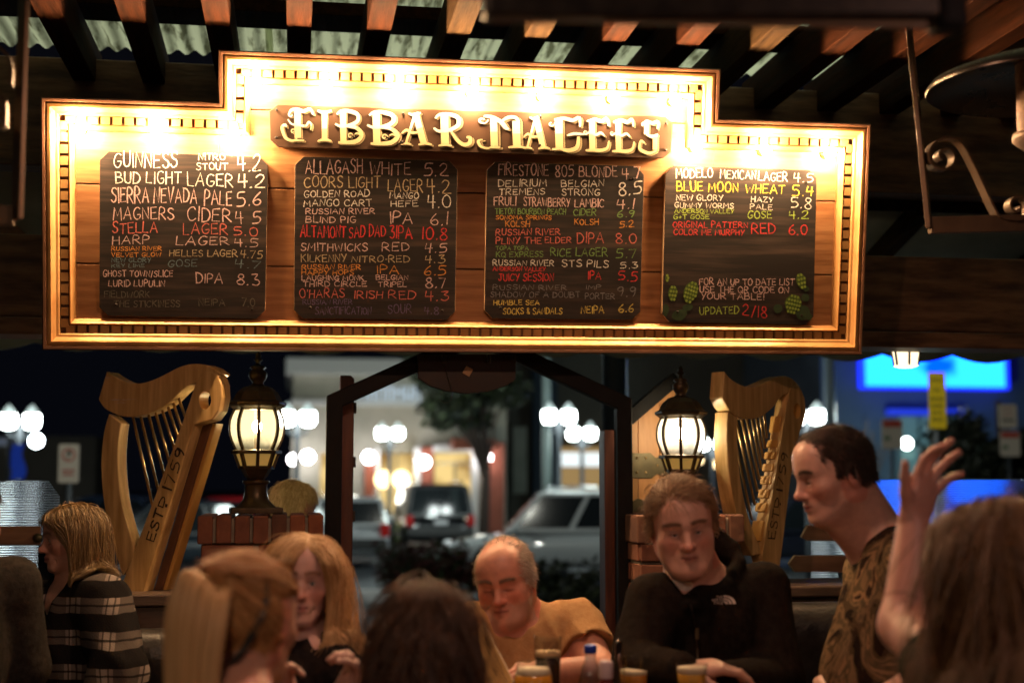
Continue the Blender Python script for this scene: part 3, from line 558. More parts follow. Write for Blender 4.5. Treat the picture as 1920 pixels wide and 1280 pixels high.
for (pxa, pxb, top, wh) in ((638, 664, 704, 'inside the left leg of the black arch'), (1131, 1159, 806, 'inside the right leg of the black arch')):
    a, q = P(pxa, top, 5.32), P(pxb, top, 5.32); b = MB()
    x0, x1 = a.x, q.x; z = a.z
    b.prism([(x0, 5.30, 0), (x1, 5.30, 0), (x1, 5.30, z - .012), (x1 - .012, 5.30, z), (x0, 5.30, z)], (0, .1, 0), M['post'])
    rt = empty('gate_post', label='dark red wooden gate post ' + wh, cat='post', group='wooden gate posts')
    b.build('shaft', rt, bevel=.003)
    for k in range(5): zz = z - .12 - k * .2; b = MB(); b.box((x1 + .004, 5.33, zz), (.012, .03, .04), M['iron']); b.build('latch_plate', rt, bevel=.002)
# dark plaque hanging under the arch point
M['dkplaque'] = mat('dark_stained_wood', (.012, .006, .004), .6, col2=(.022, .011, .007), scale=6)
b = MB(); py_ = [(783, 664), (968, 664), (967, 712), (945, 725), (915, 734), (875, 738), (835, 733), (805, 723), (783, 708)]
b.prism([P(x, y, 5.16) for x, y in py_], (0, .03, 0), M['dkplaque']); hp = empty('hanging_plaque', label='dark round bottomed wooden plaque hanging under the point of the arch', cat='plaque')
b.build('wooden_board', hp, bevel=.003)
b = MB(); q = P(877, 696, 5.155); b.box(q, (.028, .008, .03), M['edge'], Matrix.Rotation(.5, 3, 'Y')); b.build('paper_scrap', hp)
b = MB(); b.tube(smooth_path([tuple(P(x, y, 5.15)) for x, y in ((832, 670), (838, 700), (845, 725), (847, 745), (838, 755), (826, 750), (826, 740), (834, 732))], 4), .0016, M['iron'], 5); b.build('loose_wire', hp)
for x in (832, 916): b = MB(); b.tube([P(x - 3, 664, 5.15), P(x - 3, 680, 5.15), P(x + 3, 680, 5.15), P(x + 3, 664, 5.15)], .003, M['bronze'], 6); b.build('hanger', hp)

# ================================================================ brick piers
BR = [mat('red_brick', (.24, .075, .04), .85, col2=(.33, .12, .06), scale=14, bump=.4), mat('brown_brick', (.17, .065, .04), .85, col2=(.25, .10, .06), scale=14, bump=.4), mat('dark_brick', (.11, .05, .035), .85, col2=(.17, .08, .05), scale=14, bump=.4)]
M['mortar'] = mat('mortar', (.22, .19, .15), .95, col2=(.30, .26, .2), scale=30)
def pier(x0, x1, ztop, yf, dep, label):
    rt = empty('brick_pier', ((x0 + x1) / 2, yf, 0), label, 'brick pier', 'brick piers beside the gate'); W = x1 - x0; rr = random.Random(int(x0 * 100))
    b = MB(); capz = ztop - .105
    b.box((0, dep / 2, capz / 2), (W - .05, dep - .05, capz), M['mortar'])
    z = capz - .004; row = 0
    while z > .3:
        bh = .062
        for face in (0, 1, 2):   # front, left end, right end
            L = W - .032 if face == 0 else dep - .03
            x = -L / 2 - (.055 if row % 2 else 0)
            while x < L / 2 - .01:
                a = max(x, -L / 2); e = min(x + .19, L / 2)
                if e - a > .03:
                    mm = BR[min(2, int(rr.random() * 3.2) % 3)]; jy = rr.uniform(-.002, .002); c = (a + e) / 2
                    if face == 0: b.box((c, .02 + jy, z - bh / 2), (e - a - .01, .05, bh - rr.uniform(0, .003)), mm)
                    else: b.box(((-1 if face == 1 else 1) * (W / 2 - .041 + jy), dep / 2 + c, z - bh / 2), (.05, min(e - a - .01, dep - .13), bh), mm)
                x += .20
        z -= bh + .012; row += 1
    b.build('brick_shaft', rt, bevel=.004)
    b = MB(); n = int(round(W / .068))
    for k in range(n):
        mm = BR[rr.choice((0, 1, 1, 2))]; w_ = W / n
        b.box((-W / 2 + (k + .5) * w_, dep / 2 + rr.uniform(-.003, .003), capz + .051 + rr.uniform(-.003, .002)), (w_ - .011, dep + .03, .100), mm)
    b.box((0, dep / 2, capz + .045), (W - .02, dep + .005, .088), M['mortar'])
    b.build('cap_course', rt, bevel=.006); return rt
pl_, pr_ = P(368, 963, 5.2), P(609, 963, 5.2)
pier(pl_.x, pr_.x, pl_.z, 5.2, .36, 'brick pier under the lit post lamp, left of the gate arch')
ql, qr = P(1190, 962, 5.02), P(1396, 962, 5.02)
pier(ql.x, qr.x, ql.z, 5.02, .36, 'brick pier behind the man in the black jacket, beside the right harp')

# ================================================================ post lamps
M['lampbulb_l'] = emis('lit_lamp_bulb', (1, .74, .36), 620.); M['lampbulb_r'] = emis('bright_lamp_bulb', (1, .80, .50), 620.)
M['pane_l'] = emis('frosted_lamp_pane', (1, .80, .40), 2.3); M['pane_r'] = emis('clear_lamp_pane', (1, .84, .56), 3.2)
for nm_ in ('pane_l', 'pane_r'):    # grime collected in the lower third of each glass
    m = M[nm_]; n = m.node_tree.nodes; l = m.node_tree.links; e = n['Emission']
    tc = n.new('ShaderNodeTexCoord'); sx = n.new('ShaderNodeSeparateXYZ'); l.new(tc.outputs['Object'], sx.inputs[0])
    no = n.new('ShaderNodeTexNoise'); no.inputs['Scale'].default_value = 26; no.inputs['Detail'].default_value = 4; l.new(tc.outputs['Object'], no.inputs[0])
    ad = n.new('ShaderNodeMath'); ad.operation = 'MULTIPLY_ADD'; ad.inputs[1].default_value = .06; l.new(no.outputs['Fac'], ad.inputs[0]); l.new(sx.outputs['Z'], ad.inputs[2])
    cr = n.new('ShaderNodeMapRange'); cr.inputs['From Min'].default_value = .27; cr.inputs['From Max'].default_value = .312; cr.inputs['To Min'].default_value = .16; cr.inputs['To Max'].default_value = 1; l.new(ad.outputs[0], cr.inputs[0])
    mu = n.new('ShaderNodeMath'); mu.operation = 'MULTIPLY'; mu.inputs[1].default_value = e.inputs[1].default_value; l.new(cr.outputs[0], mu.inputs[0]); l.new(mu.outputs[0], e.inputs[1])
    tp_ = n.new('ShaderNodeBsdfTransparent'); mxs = n.new('ShaderNodeMixShader'); mxs.inputs[0].default_value = .45; l.new(tp_.outputs[0], mxs.inputs[1]); l.new(e.outputs[0], mxs.inputs[2]); l.new(mxs.outputs[0], n['Material Output'].inputs[0])
M['amber'] = mat('amber_glass', (.45, .26, .05), .15, emit=(1, .6, .15), es=.22)
def post_lamp(loc, label, pane, rot):
    rt = empty('post_lamp', loc, label, 'post lamp', 'lantern post lamps'); rt.rotation_euler = (0, 0, rot); K = 1 / 503
    b = MB(); b.box((0, 0, .010), (.185, .185, .020), M['bronze']); b.lathe([(.075, .02), (.062, .032), (.046, .05), (.041, .075), (.041, .105), (.049, .108), (.049, .118), (.03, .12)], (0, 0, 0), M['bronze'], 16); b.build('pedestal', rt, bevel=.003)
    N = 8; rad_ = lambda z: np.interp(z, [.228, .255, .29, .315, .345, .374], [.072, .087, .098, .0995, .096, .082])
    b = MB(); b.lathe([(.03, .12), (.042, .135), (.062, .165)], (0, 0, 0), M['bronze'], N, smooth=False)
    for k in range(N):
        a = 2 * math.pi * k / N; c, s = math.cos(a), math.sin(a)
        b.bar((.060 * c, .060 * s, .163), (.082 * c, .082 * s, .222), .012, .010, M['bronze'])
    b.lathe([(.058, .163), (.066, .160), (.066, .170), (.058, .172)], (0, 0, 0), M['bronze'], N, smooth=False)
    b.lathe([(.080, .214), (.092, .216), (.092, .226), (.078, .230)], (0, 0, 0), M['bronze'], N, smooth=False); b.build('lower_cup', rt)
    b = MB(); b.lathe([(.056, .165), (.078, .222)], (0, 0, 0), M['amber'], N, smooth=False); b.build('amber_pane', rt)
    for k in range(N):
        a0, a1 = 2 * math.pi * k / N, 2 * math.pi * (k + 1) / N; rows = []
        for z in np.linspace(.229, .373, 9): r = rad_(z) - .004; rows.append([(r * math.cos(a0), r * math.sin(a0), z), (r * math.cos(a1), r * math.sin(a1), z)])
        b = MB(); b.grid(rows, pane[0], False, True); b.build('glass_pane', rt, fix=False)
    for k in range(N):
        a = 2 * math.pi * k / N; b = MB(); b.ribbon([(rad_(z) * math.cos(a), rad_(z) * math.sin(a), z) for z in np.linspace(.226, .376, 9)], (-math.sin(a), math.cos(a), 0), .012, .007, M['bronze']); b.build('cage_rib', rt)
    b = MB(); b.ball((0, 0, .315), .017, pane[1], 12, 8, (1, 1, 1.35)); b.build('bulb', rt); b = MB(); b.lathe([(.0, .232), (.010, .232), (.010, .296), (0, .298)], (0, 0, 0), M['socket'], 10); b.build('bulb_socket', rt); pane_ = pane[0]
    b = MB(); b.lathe([(.0, .372), (.082, .374), (.089, .38), (.101, .388), (.106, .394), (.106, .402), (.090, .410), (.083, .424), (.074, .440), (.052, .458), (.030, .464), (.024, .468)], (0, 0, 0), M['bronze'], N, smooth=False); b.build('roof', rt)
    b = MB(); b.lathe([(.024, .466), (.020, .475), (.028, .487), (.034, .500), (.032, .514), (.022, .524), (.030, .530), (.026, .536), (.010, .540), (.008, .552), (.016, .557), (.016, .561), (.010, .566), (.011, .574), (.008, .584), (0, .592)], (0, 0, 0), M['bronze'], 14); b.build('finial', rt)
    return rt
post_lamp((P(479, 965, 5.30).x, 5.30, pl_.z), 'lit lantern post lamp with yellowed frosted glass on the left brick pier', (M['pane_l'], M['lampbulb_l']), rad(5))
rl_ = post_lamp((P(1279, 961, 5.2).x, 5.2, ql.z), 'brighter lit lantern post lamp by the amber planks on the right', (M['pane_r'], M['lampbulb_r']), rad(28)); rl_.scale = (.93, .93, .93)

# ================================================================ harps
from mathutils.geometry import tessellate_polygon
def prism_hole(mb, outer, hole, offv, m, mi):
    A = [Vector(p) for p in outer]; B = [Vector(p) for p in hole]; offv = Vector(offv)
    tri = tessellate_polygon([A, B]); al = A + B
    for t in tri:
        mb.face([al[i] for i in t], m); mb.face([al[i] + offv for i in t][::-1], m)
    for L, mm in ((A, m), (B, mi)):
        for i in range(len(L)): j = (i + 1) % len(L); mb.face([L[i], L[j], L[j] + offv, L[i] + offv], mm)
def harp(origin_px, Y, ang, ox, oy, sc, D, label):
    o = P(*origin_px, Y); ex = Vector((math.cos(ang), -math.sin(ang), 0)); nn = Vector((math.sin(ang), math.cos(ang), 0))   # nn points to the back
    rt = empty('harp', label=label, cat='harp', group='golden wooden harps', mw=Matrix.Translation(o) @ Matrix((ex, nn, (0, 0, 1))).transposed().to_4x4())
    def H(x, y, d=0.):
        dd = ray(ox + x / sc, oy + y / sc); q = o + nn * d; t = (q - CAM).dot(nn) / dd.dot(nn); r = CAM + dd * t - o
        return Vector((r.dot(ex), d, r.z))
    b = MB(); b.prism([H(*p) for p in smooth_path(D['neck_t'], 3) + smooth_path(D['neck_b'], 3)], (0, D['tn'], 0), M['harp'], smooth=False); b.build('neck', rt, bevel=.004)
    hx, hy, hrx, hry = D['hole']
    hole = [H(hx + hrx * math.cos(2 * math.pi * k / 18), hy + hry * math.sin(2 * math.pi * k / 18), -.004) for k in range(18)]
    b = MB(); prism_hole(b, [H(*p, -.004) for p in D['box']], hole, (0, D['tb'] * .55, 0), M['harp'], M['harp_side']); b.build('soundbox', rt, bevel=.004)
    b = MB(); A = [H(*p, 0) for p in D['slat']]
    A2 = [A[0], A[0] + (A[1] - A[0]) * .72, A[3] + (A[2] - A[3]) * .72, A[3]]; b.prism([a + Vector((0, D['tb'] * .55 - .001, 0)) for a in A2], (0, .016, 0), M['umber'])
    b.prism([a + Vector((0, D['tb'] * .55 + .014, 0)) for a in A], (0, D['tb'] * .45, 0), M['harp_side']); b.build('back_rail', rt, bevel=.004)
    b = MB(); po, pi2 = smooth_path(D['pil_o'], 3), smooth_path(D['pil_i'], 3)
    b.prism([H(*p, .004) for p in po + pi2[::-1]], (0, D['tp'], 0), M['harp'], M['harp']); b.build('pillar', rt, bevel=.004)
    for (xa, ya), (xb, yb) in D['strings']:
        b = MB(); p, q = H(xa, ya), H(xb, yb); p.y = q.y = D['ts']; b.tube([p, q], .0052, M['string'], 8); b.build('string', rt)
    if 'steps' in D:
        b = MB()
        for (xa, ya), (xb, yb) in zip(D['steps'][:-1], D['steps'][1:]):
            p, q = H(xa, ya), H(xb, yb); c = (p + q) / 2; L = (q - p).length
            b.box((c.x - .010, D['tb'] * .35, c.z), (.022, D['tb'] * .5, L * .6), M['harp_side'], Matrix.Rotation(math.atan2(q.x - p.x, q.z - p.z) + math.pi, 3, 'Y'))
        b.build('string_block', rt, bevel=.002)
    (bx, by), (cx, cy), hh = D['text']; d = Vector((cx - bx, cy - by)); L = d.length; d.normalize(); up = Vector((d.y, -d.x))
    b = MB()
    for txt, f0, f1, h_, lift in (('EST', 0, .335, 1, 0), ('D', .37, .47, .62, .30), ('.', .40, .43, .6, .02), ('1759', .56, 1, 1, 0)):
        def tf(x, y):
            p = Vector((bx, by)) + d * x + up * (-y); q = H(p.x, p.y, -.0052); return (q.x, q.y, q.z)
        lettering(b, [(txt, f0 * L, -lift * hh, f1 * L, -lift * hh, hh * h_, 'w')], tf, lambda c: M['ink'], .0062 * (1 if txt != '.' else 1.3), .004)
    b.build('burnt_lettering', rt, fix=False)
    for (sx0, sy0, sl, sh) in D.get('scuff', ()):
        b = MB(); rr = random.Random(int(sx0)); up_, dn_ = [], []
        for k in range(13):
            f = k / 12; e = math.sin(math.pi * f) ** .6; up_.append(H(sx0 + sl * f, sy0 - sh * e * rr.uniform(.4, 1), -.0012)); dn_.append(H(sx0 + sl * f, sy0 + sh * e * rr.uniform(.4, 1), -.0012))
        b.grid([up_, dn_], M['scuff'], False, False); b.build('scuff', rt, fix=False)
    return rt
M['scuff'] = mat('bare_scuffed_wood', (.62, .50, .36), .8, col2=(.46, .30, .14), scale=60)
LD = dict(scuff=((122, 243, 95, 7), (150, 258, 60, 4), (205, 240, 60, 3), (100, 130, 30, 4)), neck_t=[(108, 97), (150, 125), (200, 150), (250, 160), (300, 155), (360, 135), (420, 105), (480, 75), (540, 60), (600, 62), (650, 78), (690, 108)], neck_b=[(640, 150), (565, 160), (530, 168), (490, 195), (450, 235), (400, 275), (340, 305), (270, 325), (210, 330), (150, 315), (95, 285), (66, 240)],
 box=[(590, 108), (640, 98), (675, 118), (693, 165), (696, 230), (680, 300), (648, 345), (600, 358), (553, 372), (290, 1243), (196, 1243), (178, 1203), (485, 385), (560, 165)], hole=(610, 245, 30, 46), slat=[(553, 360), (610, 358), (345, 1243), (290, 1243)],
 pil_o=[(120, 313), (95, 400), (81, 520), (80, 620), (90, 740), (110, 860), (145, 1000), (188, 1140)], pil_i=[(180, 362), (167, 470), (166, 590), (180, 740), (205, 850), (240, 970), (268, 1050)],
 strings=[((215, 325), (322, 812)), ((255, 325), (352, 732)), ((296, 318), (383, 655)), ((333, 308), (410, 590)), ((365, 292), (437, 520)), ((395, 275), (458, 468)), ((422, 255), (476, 420)), ((450, 232), (497, 365))],
 text=((350, 966), (508, 505), 44), tn=.075, tb=.12, tp=.06, ts=.035)
harp((283, 1117), 5.12, rad(26), 160, 660, 2.7225, LD, 'golden wooden harp reading ESTD 1759 left of the brick pier and its post lamp')
RD = dict(neck_t=[(160, 97), (185, 130), (230, 160), (280, 178), (330, 172), (380, 150), (430, 128), (475, 122), (515, 142), (545, 175)], neck_b=[(520, 200), (470, 215), (440, 240), (415, 275), (385, 302), (345, 330), (290, 342), (240, 335), (195, 305), (168, 268), (150, 232)],
 box=[(498, 185), (520, 170), (545, 180), (568, 235), (573, 300), (560, 360), (545, 400), (497, 640), (430, 1185), (395, 1185), (352, 1040), (487, 215)], hole=(530, 300, 18, 40), slat=[(540, 400), (556, 405), (448, 1185), (430, 1185)],
 pil_o=[(178, 303), (175, 400), (176, 500), (182, 600), (196, 700), (218, 820), (250, 930), (300, 1040)], pil_i=[(225, 330), (226, 450), (232, 560), (250, 700), (280, 830), (318, 940), (356, 1025)],
 strings=[((240, 325), (352, 855)), ((268, 330), (368, 780)), ((296, 328), (380, 710)), ((322, 322), (390, 650)), ((346, 312), (400, 595)), ((368, 300), (408, 540)), ((388, 286), (418, 490)), ((408, 268), (428, 438))],
 steps=[(478, 300), (462, 440), (448, 500), (438, 560), (428, 622), (418, 690), (405, 760), (392, 830), (360, 1000)],
 text=((416, 953), (484, 520), 33), tn=.065, tb=.10, tp=.065, ts=.05)
harp((1440, 1097), 5.2, rad(-33), 1300, 660, 2.723, RD, 'golden wooden harp reading ESTD 1759 right of the second post lamp, turned to the left')

# ================================================================ amber plank gate leaf with strap hinges, right of the arch
b = MB(); yy = 5.50; edge = [(1184, 781), (1262, 714), (1274, 724), (1274, 965), (1184, 965)]
xs = [1184, 1196.5, 1237, 1274]
def top_at(x): return np.interp(x, [1184, 1262, 1274], [781, 714, 724])
for a, e in zip(xs[:-1], xs[1:]):
    b.prism([P(a + .4, 965, yy), P(e - .4, 965, yy), P(e - .4, top_at(e), yy), P(a + .4, top_at(a), yy)], (0, .03, 0), M['cabinet'])
lf = empty('plank_gate_leaf', label='amber plank gate leaf with strap hinges behind the right post lamp', cat='gate leaf'); b.build('planks', lf, bevel=.002)
b = MB(); b.bar(P(1176, 786, yy + .01), P(1266, 709, yy + .01), .05, .075, M['steel'], up=(0, 1, 0)); b.build('top_rail', lf)
b = MB(); sp = [(1184, 849), (1220, 849), (1230, 858), (1242, 853), (1256, 858), (1262, 872), (1256, 888), (1244, 893), (1232, 888), (1222, 896), (1184, 896)]
b.prism([P(x, y, yy - .006) for x, y in sp], (0, .005, 0), M['strap'])
for x, y in ((1194, 858), (1194, 885), (1211, 858), (1211, 885), (1233, 872), (1248, 885)): b.ball(P(x, y, yy - .007), .005, M['string'], 8, 5)
b.build('strap_hinge', lf)
b = MB(); sp = [(1184, 960), (1184, 940), (1196, 934), (1210, 938), (1216, 950), (1217, 961)]; b.prism([P(x, y, yy - .006) for x, y in sp], (0, .005, 0), M['strap']); b.build('strap_hinge', lf)

# ================================================================ windbreak panels of ribbed clear sheet, with wooden rails
m = bpy.data.materials.new('ribbed_clear_sheet'); m.use_nodes = True; n = m.node_tree.nodes; l = m.node_tree.links; b_ = n['Principled BSDF']
b_.inputs['Base Color'].default_value = (.92, .95, 1, 1); b_.inputs['Roughness'].default_value = .06; b_.inputs['Transmission Weight'].default_value = 1; b_.inputs['IOR'].default_value = 1.45
tc = n.new('ShaderNodeTexCoord'); sx = n.new('ShaderNodeSeparateXYZ'); l.new(tc.outputs['Object'], sx.inputs[0])
mu = n.new('ShaderNodeMath'); mu.operation = 'MULTIPLY'; mu.inputs[1].default_value = 2 * math.pi / .0095; l.new(sx.outputs['Z'], mu.inputs[0])
si = n.new('ShaderNodeMath'); si.operation = 'SINE'; l.new(mu.outputs[0], si.inputs[0]); am = n.new('ShaderNodeMath'); am.operation = 'MULTIPLY'; am.inputs[1].default_value = .75; l.new(si.outputs[0], am.inputs[0])
cx = n.new('ShaderNodeCombineXYZ'); cx.inputs[1].default_value = -1; l.new(am.outputs[0], cx.inputs[2]); vn = n.new('ShaderNodeVectorMath'); vn.operation = 'NORMALIZE'; l.new(cx.outputs[0], vn.inputs[0])
M['ribbed'] = m
def ribbed_mat():
    return M['ribbed']
M['railwood'] = mat('rail_wood', (.16, .075, .04), .6, col2=(.26, .13, .07), scale=5, stretch=(.8, 5, 5), bump=.2)
M['railend'] = mat('rail_end_grain', (.5, .38, .22), .7)
yp = 5.75
def sheet(poly, rt):
    me = MB(); q = [P(x, y, yp) for x, y in poly]
    zmin, zmax = min(p.z for p in q), max(p.z for p in q); xmin, xmax = min(p.x for p in q), max(p.x for p in q)
    # real ribs: a saw of shallow rounded ridges on the front face
    step = .0095; nz = int((zmax - zmin) / step); rows = []
    pt = [(p.x, p.z) for p in q]
    def xr(z):
        xs_ = []
        for i in range(len(pt)):
            (xa, za), (xb, zb_) = pt[i], pt[(i + 1) % len(pt)]
            if (za - z) * (zb_ - z) <= 0 and abs(za - zb_) > 1e-9: xs_.append(xa + (xb - xa) * (z - za) / (zb_ - za))
        return (min(xs_), max(xs_)) if len(xs_) > 1 else (xmin, xmax)
    for k in range(nz * 4):
        z = zmin + .001 + (zmax - zmin - .002) * k / (nz * 4 - 1); d = .0009 * math.sin(2 * math.pi * k / 4 + .4); x0_, x1_ = xr(z); rows.append([(x0_, yp + d, z), (x1_, yp + d, z)])
    me.grid(rows, M['ribbed'], False, True)
    me.grid([[(c[0], yp + .010, c[2]), (a[0], yp + .010, a[2])] for a, c in ((r[0], r[1]) for r in rows[::max(1, len(rows) // 40)] + [rows[-1]])], M['ribbed'], False, False)
    return me.build('ribbed_sheet', rt, fix=False)
wl = empty('windbreak', label='ribbed clear windbreak sheet on dark wooden rails at the far left', cat='windbreak', group='ribbed windbreak panels')
sheet([(-70, 901), (90, 899), (112, 930), (112, 1135), (-70, 1135)], wl)
for y0, y1, x1 in ((986, 1021, 76), (1056, 1082, 66)):
    b = MB(); b.prism([P(-70, y1, yp - .03), P(x1, y1, yp - .03), P(x1, y0, yp - .03), P(-70, y0, yp - .03)], (0, .024, 0), M['railwood']); b.build('wooden_rail', wl, bevel=.003)
b = MB(); b.lathe([(0, -.012), (.016, -.010), (.019, 0)], P(71, 1008, yp - .035), M['strap'], 14, axis=Matrix(((1, 0, 0), (0, 0, 1), (0, -1, 0)))); b.build('round_bolt', wl)
b = MB(); b.box((P(92, 1060, yp + .03).x, yp + .05, .6), (.08, .06, 1.3), M['steel']); b.build('upright', wl)
wr = empty('windbreak', label='ribbed clear windbreak sheet glowing blue behind the raised hand', cat='windbreak', group='ribbed windbreak panels')
sheet([(1521, 898), (2000, 898), (2000, 1112), (1521, 1112)], wr)
for y0, y1, x0_, x1_ in ((984, 1013, 1503, 2000), (1041, 1072, 1479, 2000)):
    b = MB(); b.prism([P(x0_, (y0 + y1) / 2 + (8 if y0 < 1000 else 0), yp - .03), P(x0_ + 12, y1, yp - .03), P(x1_, y1, yp - .03), P(x1_, y0, yp - .03), P(x0_ + 12, y0, yp - .03)], (0, .024, 0), M['railwood'], M['railend']); b.build('wooden_rail', wr, bevel=.002)
b = MB(); b.lathe([(0, -.014), (.010, -.013), (.012, -.008), (.020, -.006), (.024, 0)], P(1581, 1003, yp - .035), M['strap'], 16, axis=Matrix(((1, 0, 0), (0, 0, 1), (0, -1, 0)))); b.build('round_bolt', wr)
b = MB(); b.box((P(1588, 1060, yp + .03).x, yp + .045, .55), (.05, .05, 1.2), M['steel']); b.build('upright', wr)

# ================================================================ ledges and booths under the harps
b = MB(); a, q = P(-100, 1117, 5.02), P(366, 1117, 5.02)
b.box(((a.x + q.x) / 2, 5.2, a.z - .02), (q.x - a.x, .42, .04), M['ledge']); b.box(((a.x + q.x) / 2, 5.2, (a.z - .04) / 2), (q.x - a.x, .36, a.z - .042), M['ledge']); tag(b.build('low_wall_ledge', bevel=.006), 'dark wooden ledge wall under the left harp', 'ledge')
b = MB(); q2 = P(1410, 1098, 5.06); q3 = P(2000, 1098, 5.06)
b.box(((q2.x + q3.x) / 2, 5.22, q2.z - .02), (q3.x - q2.x, .40, .04), M['ledge']); b.box(((q2.x + q3.x) / 2, 5.24, (q2.z - .04) / 2), (q3.x - q2.x, .34, q2.z - .042), M['ledge']); tag(b.build('low_wall_ledge', bevel=.006), 'grey brown ledge wall under the right harp', 'ledge')
def booth(pa, pb, Y, label):
    a, q = P(*pa, Y), P(*pb, Y); rt = empty('booth_bench', ((a.x + q.x) / 2, Y, 0), label, 'bench', 'black leather booth benches'); L = q.x - a.x; zt = a.z; r = .085
    b = MB(); rows = []
    for k in range(13): 
        t = math.pi * k / 12; 
    prof_ = [(-.06, .45), (-.075, zt - .25), (-.105, zt - .15), (-.11, zt - .08), (-.085, zt - .02), (-.03, zt), (.03, zt - .01), (.07, zt - .05), (.08, zt - .14), (.06, .0), (-.05, .0)]
    b.grid([[(x, y, z) for y, z in smooth_path(prof_, 3)] for x in np.linspace(-L / 2, L / 2, 24)], M['leather'], False, True, False); b.build('padded_back', rt)
    b = MB(); b.box((0, -.30, .40), (L, .50, .12), M['leather']); b.box((0, -.28, .17), (L, .44, .34), M['ledge']); b.build('seat', rt, bevel=.02); return rt
booth((-80, 1182), (350, 1182), 4.92, 'black leather booth bench on the left, behind the plaid coat')
booth((1440, 1128), (2050, 1128), 4.75, 'black leather booth bench on the right, under the right harp')

# ================================================================ wrought iron brackets under the roof, heater, lantern
def spiral(cx, cy, r, a0, turns, Y, n=26, grow=.82, sgn=1):
    return [tuple(P(cx + r * (1 - grow * k / n) * math.cos(a0 + sgn * 2 * math.pi * turns * k / n), cy + r * (1 - grow * k / n) * math.sin(a0 + sgn * 2 * math.pi * turns * k / n), Y)) for k in range(n + 1)]
M['irontan'] = mat('lit_tan_iron', (.13, .085, .05), .5, .3, col2=(.17, .11, .06), scale=20)  # dark iron coloured tan, the sign's warm light put into the base colour
yb_ = 3.55
rt = empty('iron_bracket', label='black iron bracket with scrolls hanging at the upper right beside the sign', cat='bracket', group='hanging iron brackets')
b = MB(); b.bar(P(1701, 20, yb_), P(1742, 428, yb_), .014, .030, M['irontan'], up=(.55, .8, 0)); b.build('upright_bar', rt, bevel=.002)
b = MB(); b.bar(P(1742, 423, yb_), P(2050, 415, yb_), .022, .045, M['irontan']); b.build('lower_bar', rt, bevel=.002)
for dy in (0., .10):
    b = MB(); mid = [tuple(P(x, y, yb_ + dy)) for x, y in ((1762, 262), (1785, 262), (1803, 277), (1820, 308), (1840, 350), (1856, 385), (1870, 408), (1890, 413))]
    p1 = spiral(1766, 296, 32, -2.0, 1.35, yb_ + dy, sgn=-1)[::-1]; p2 = spiral(1903, 388, 27, 2.0, 1.35, yb_ + dy, sgn=-1)
    b.ribbon(p1 + smooth_path(mid, 3) + p2, (0, 1, 0), .035, .006, M['irontan']); b.build('scroll', rt)
yb2 = 3.3
rt = empty('iron_bracket', label='black iron bracket cut by the left edge of the picture', cat='bracket', group='hanging iron brackets')
b = MB(); b.bar(P(46, -40, yb2), P(32, 412, yb2), .013, .036, M['irontan'], up=(-.6, .8, 0)); b.build('upright_bar', rt, bevel=.002)
b = MB(); b.bar(P(26, 404, yb2), P(-200, 410, yb2), .022, .045, M['irontan']); b.build('lower_bar', rt, bevel=.002)
b = MB(); b.ribbon(spiral(-2, 218, 24, 1.0, 1.3, yb2)[::-1] + smooth_path([tuple(P(x, y, yb2)) for x, y in ((12, 192), (-6, 176), (-30, 180), (-60, 230))], 3), (0, 1, 0), .035, .006, M['irontan']); b.build('scroll', rt)
b = MB(); b.ribbon(smooth_path([tuple(P(x, y, yb2)) for x, y in ((-40, 60), (-10, 85), (14, 104), (22, 130), (20, 160))], 4), (0, 1, 0), .03, .006, M['irontan']); b.build('scroll', rt)
# radiant heater
hz = P(1962, 158, 3.45); rt = empty('patio_heater', hz, 'round patio heater reflector hanging at the upper right edge', 'heater')
M['reflector'] = mat('smoked_reflector', (.10, .09, .08), .28, .8, col2=(.14, .12, .1), scale=4)
b = MB(); b.lathe([(.31, -.012), (.312, -.004), (.30, .012), (.2, .05), (.06, .07), (0, .072)], (0, 0, 0), M['reflector'], 48); b.lathe([(.31, -.012), (.296, .002), (.2, .038), (.06, .058), (.0, .06)], (0, 0, 0), M['reflector'], 48); b.build('reflector_dish', rt, fix=False)
M['mesh_burner'] = mat('mottled_burner', (.16, .09, .06), .6, .4, col2=(.30, .19, .12), scale=26, contrast=(.42, .58)); M['burner_cap'] = mat('pale_burner_cap', (.48, .35, .25), .5, .2)
b = MB(); b.lathe([(.078, .055), (.078, -.135)], (0, 0, 0), M['mesh_burner'], 28); b.build('burner', rt)
b = MB(); b.lathe([(.078, -.13), (.090, -.133), (.092, -.150), (.082, -.160), (.05, -.185), (0, -.192)], (0, 0, 0), M['burner_cap'], 28); b.build('burner_cap', rt)
b = MB(); b.tube([(0, 0, .07), (0, 0, .75)], .016, M['iron'], 10); b.build('hanging_pipe', rt)
# close dark rail across the top
yr = 2.05; rt = empty('overhead_rail', label='dark blurred metal rail close overhead at the top right', cat='rail')
b = MB(); a, q = P(905, 8, yr), P(1785, 12, yr); b.bar(a, q, .045, .05, M['iron']); b.build('rail_tube', rt, bevel=.008)
b = MB(); a, q = P(1130, 30, yr), P(1770, 42, yr); b.bar(a, q, .012, .022, M['irontan']); b.build('lower_rod', rt)  # tan colour paints the orange glint along the rail's lower edge
b = MB(); b.box(P(1775, 22, yr), (.05, .06, .07), M['steel']); b.build('end_block', rt, bevel=.012)
b = MB(); b.tube([P(1300, -10, yr), P(1300, -10, yr) + Vector((0, 0, 1.0))], .01, M['iron']); b.build('hanger_rod', rt); b = MB(); b.tube([P(1700, -10, yr), P(1700, -10, yr) + Vector((0, 0, 1.0))], .01, M['iron']); b.build('hanger_rod', rt)
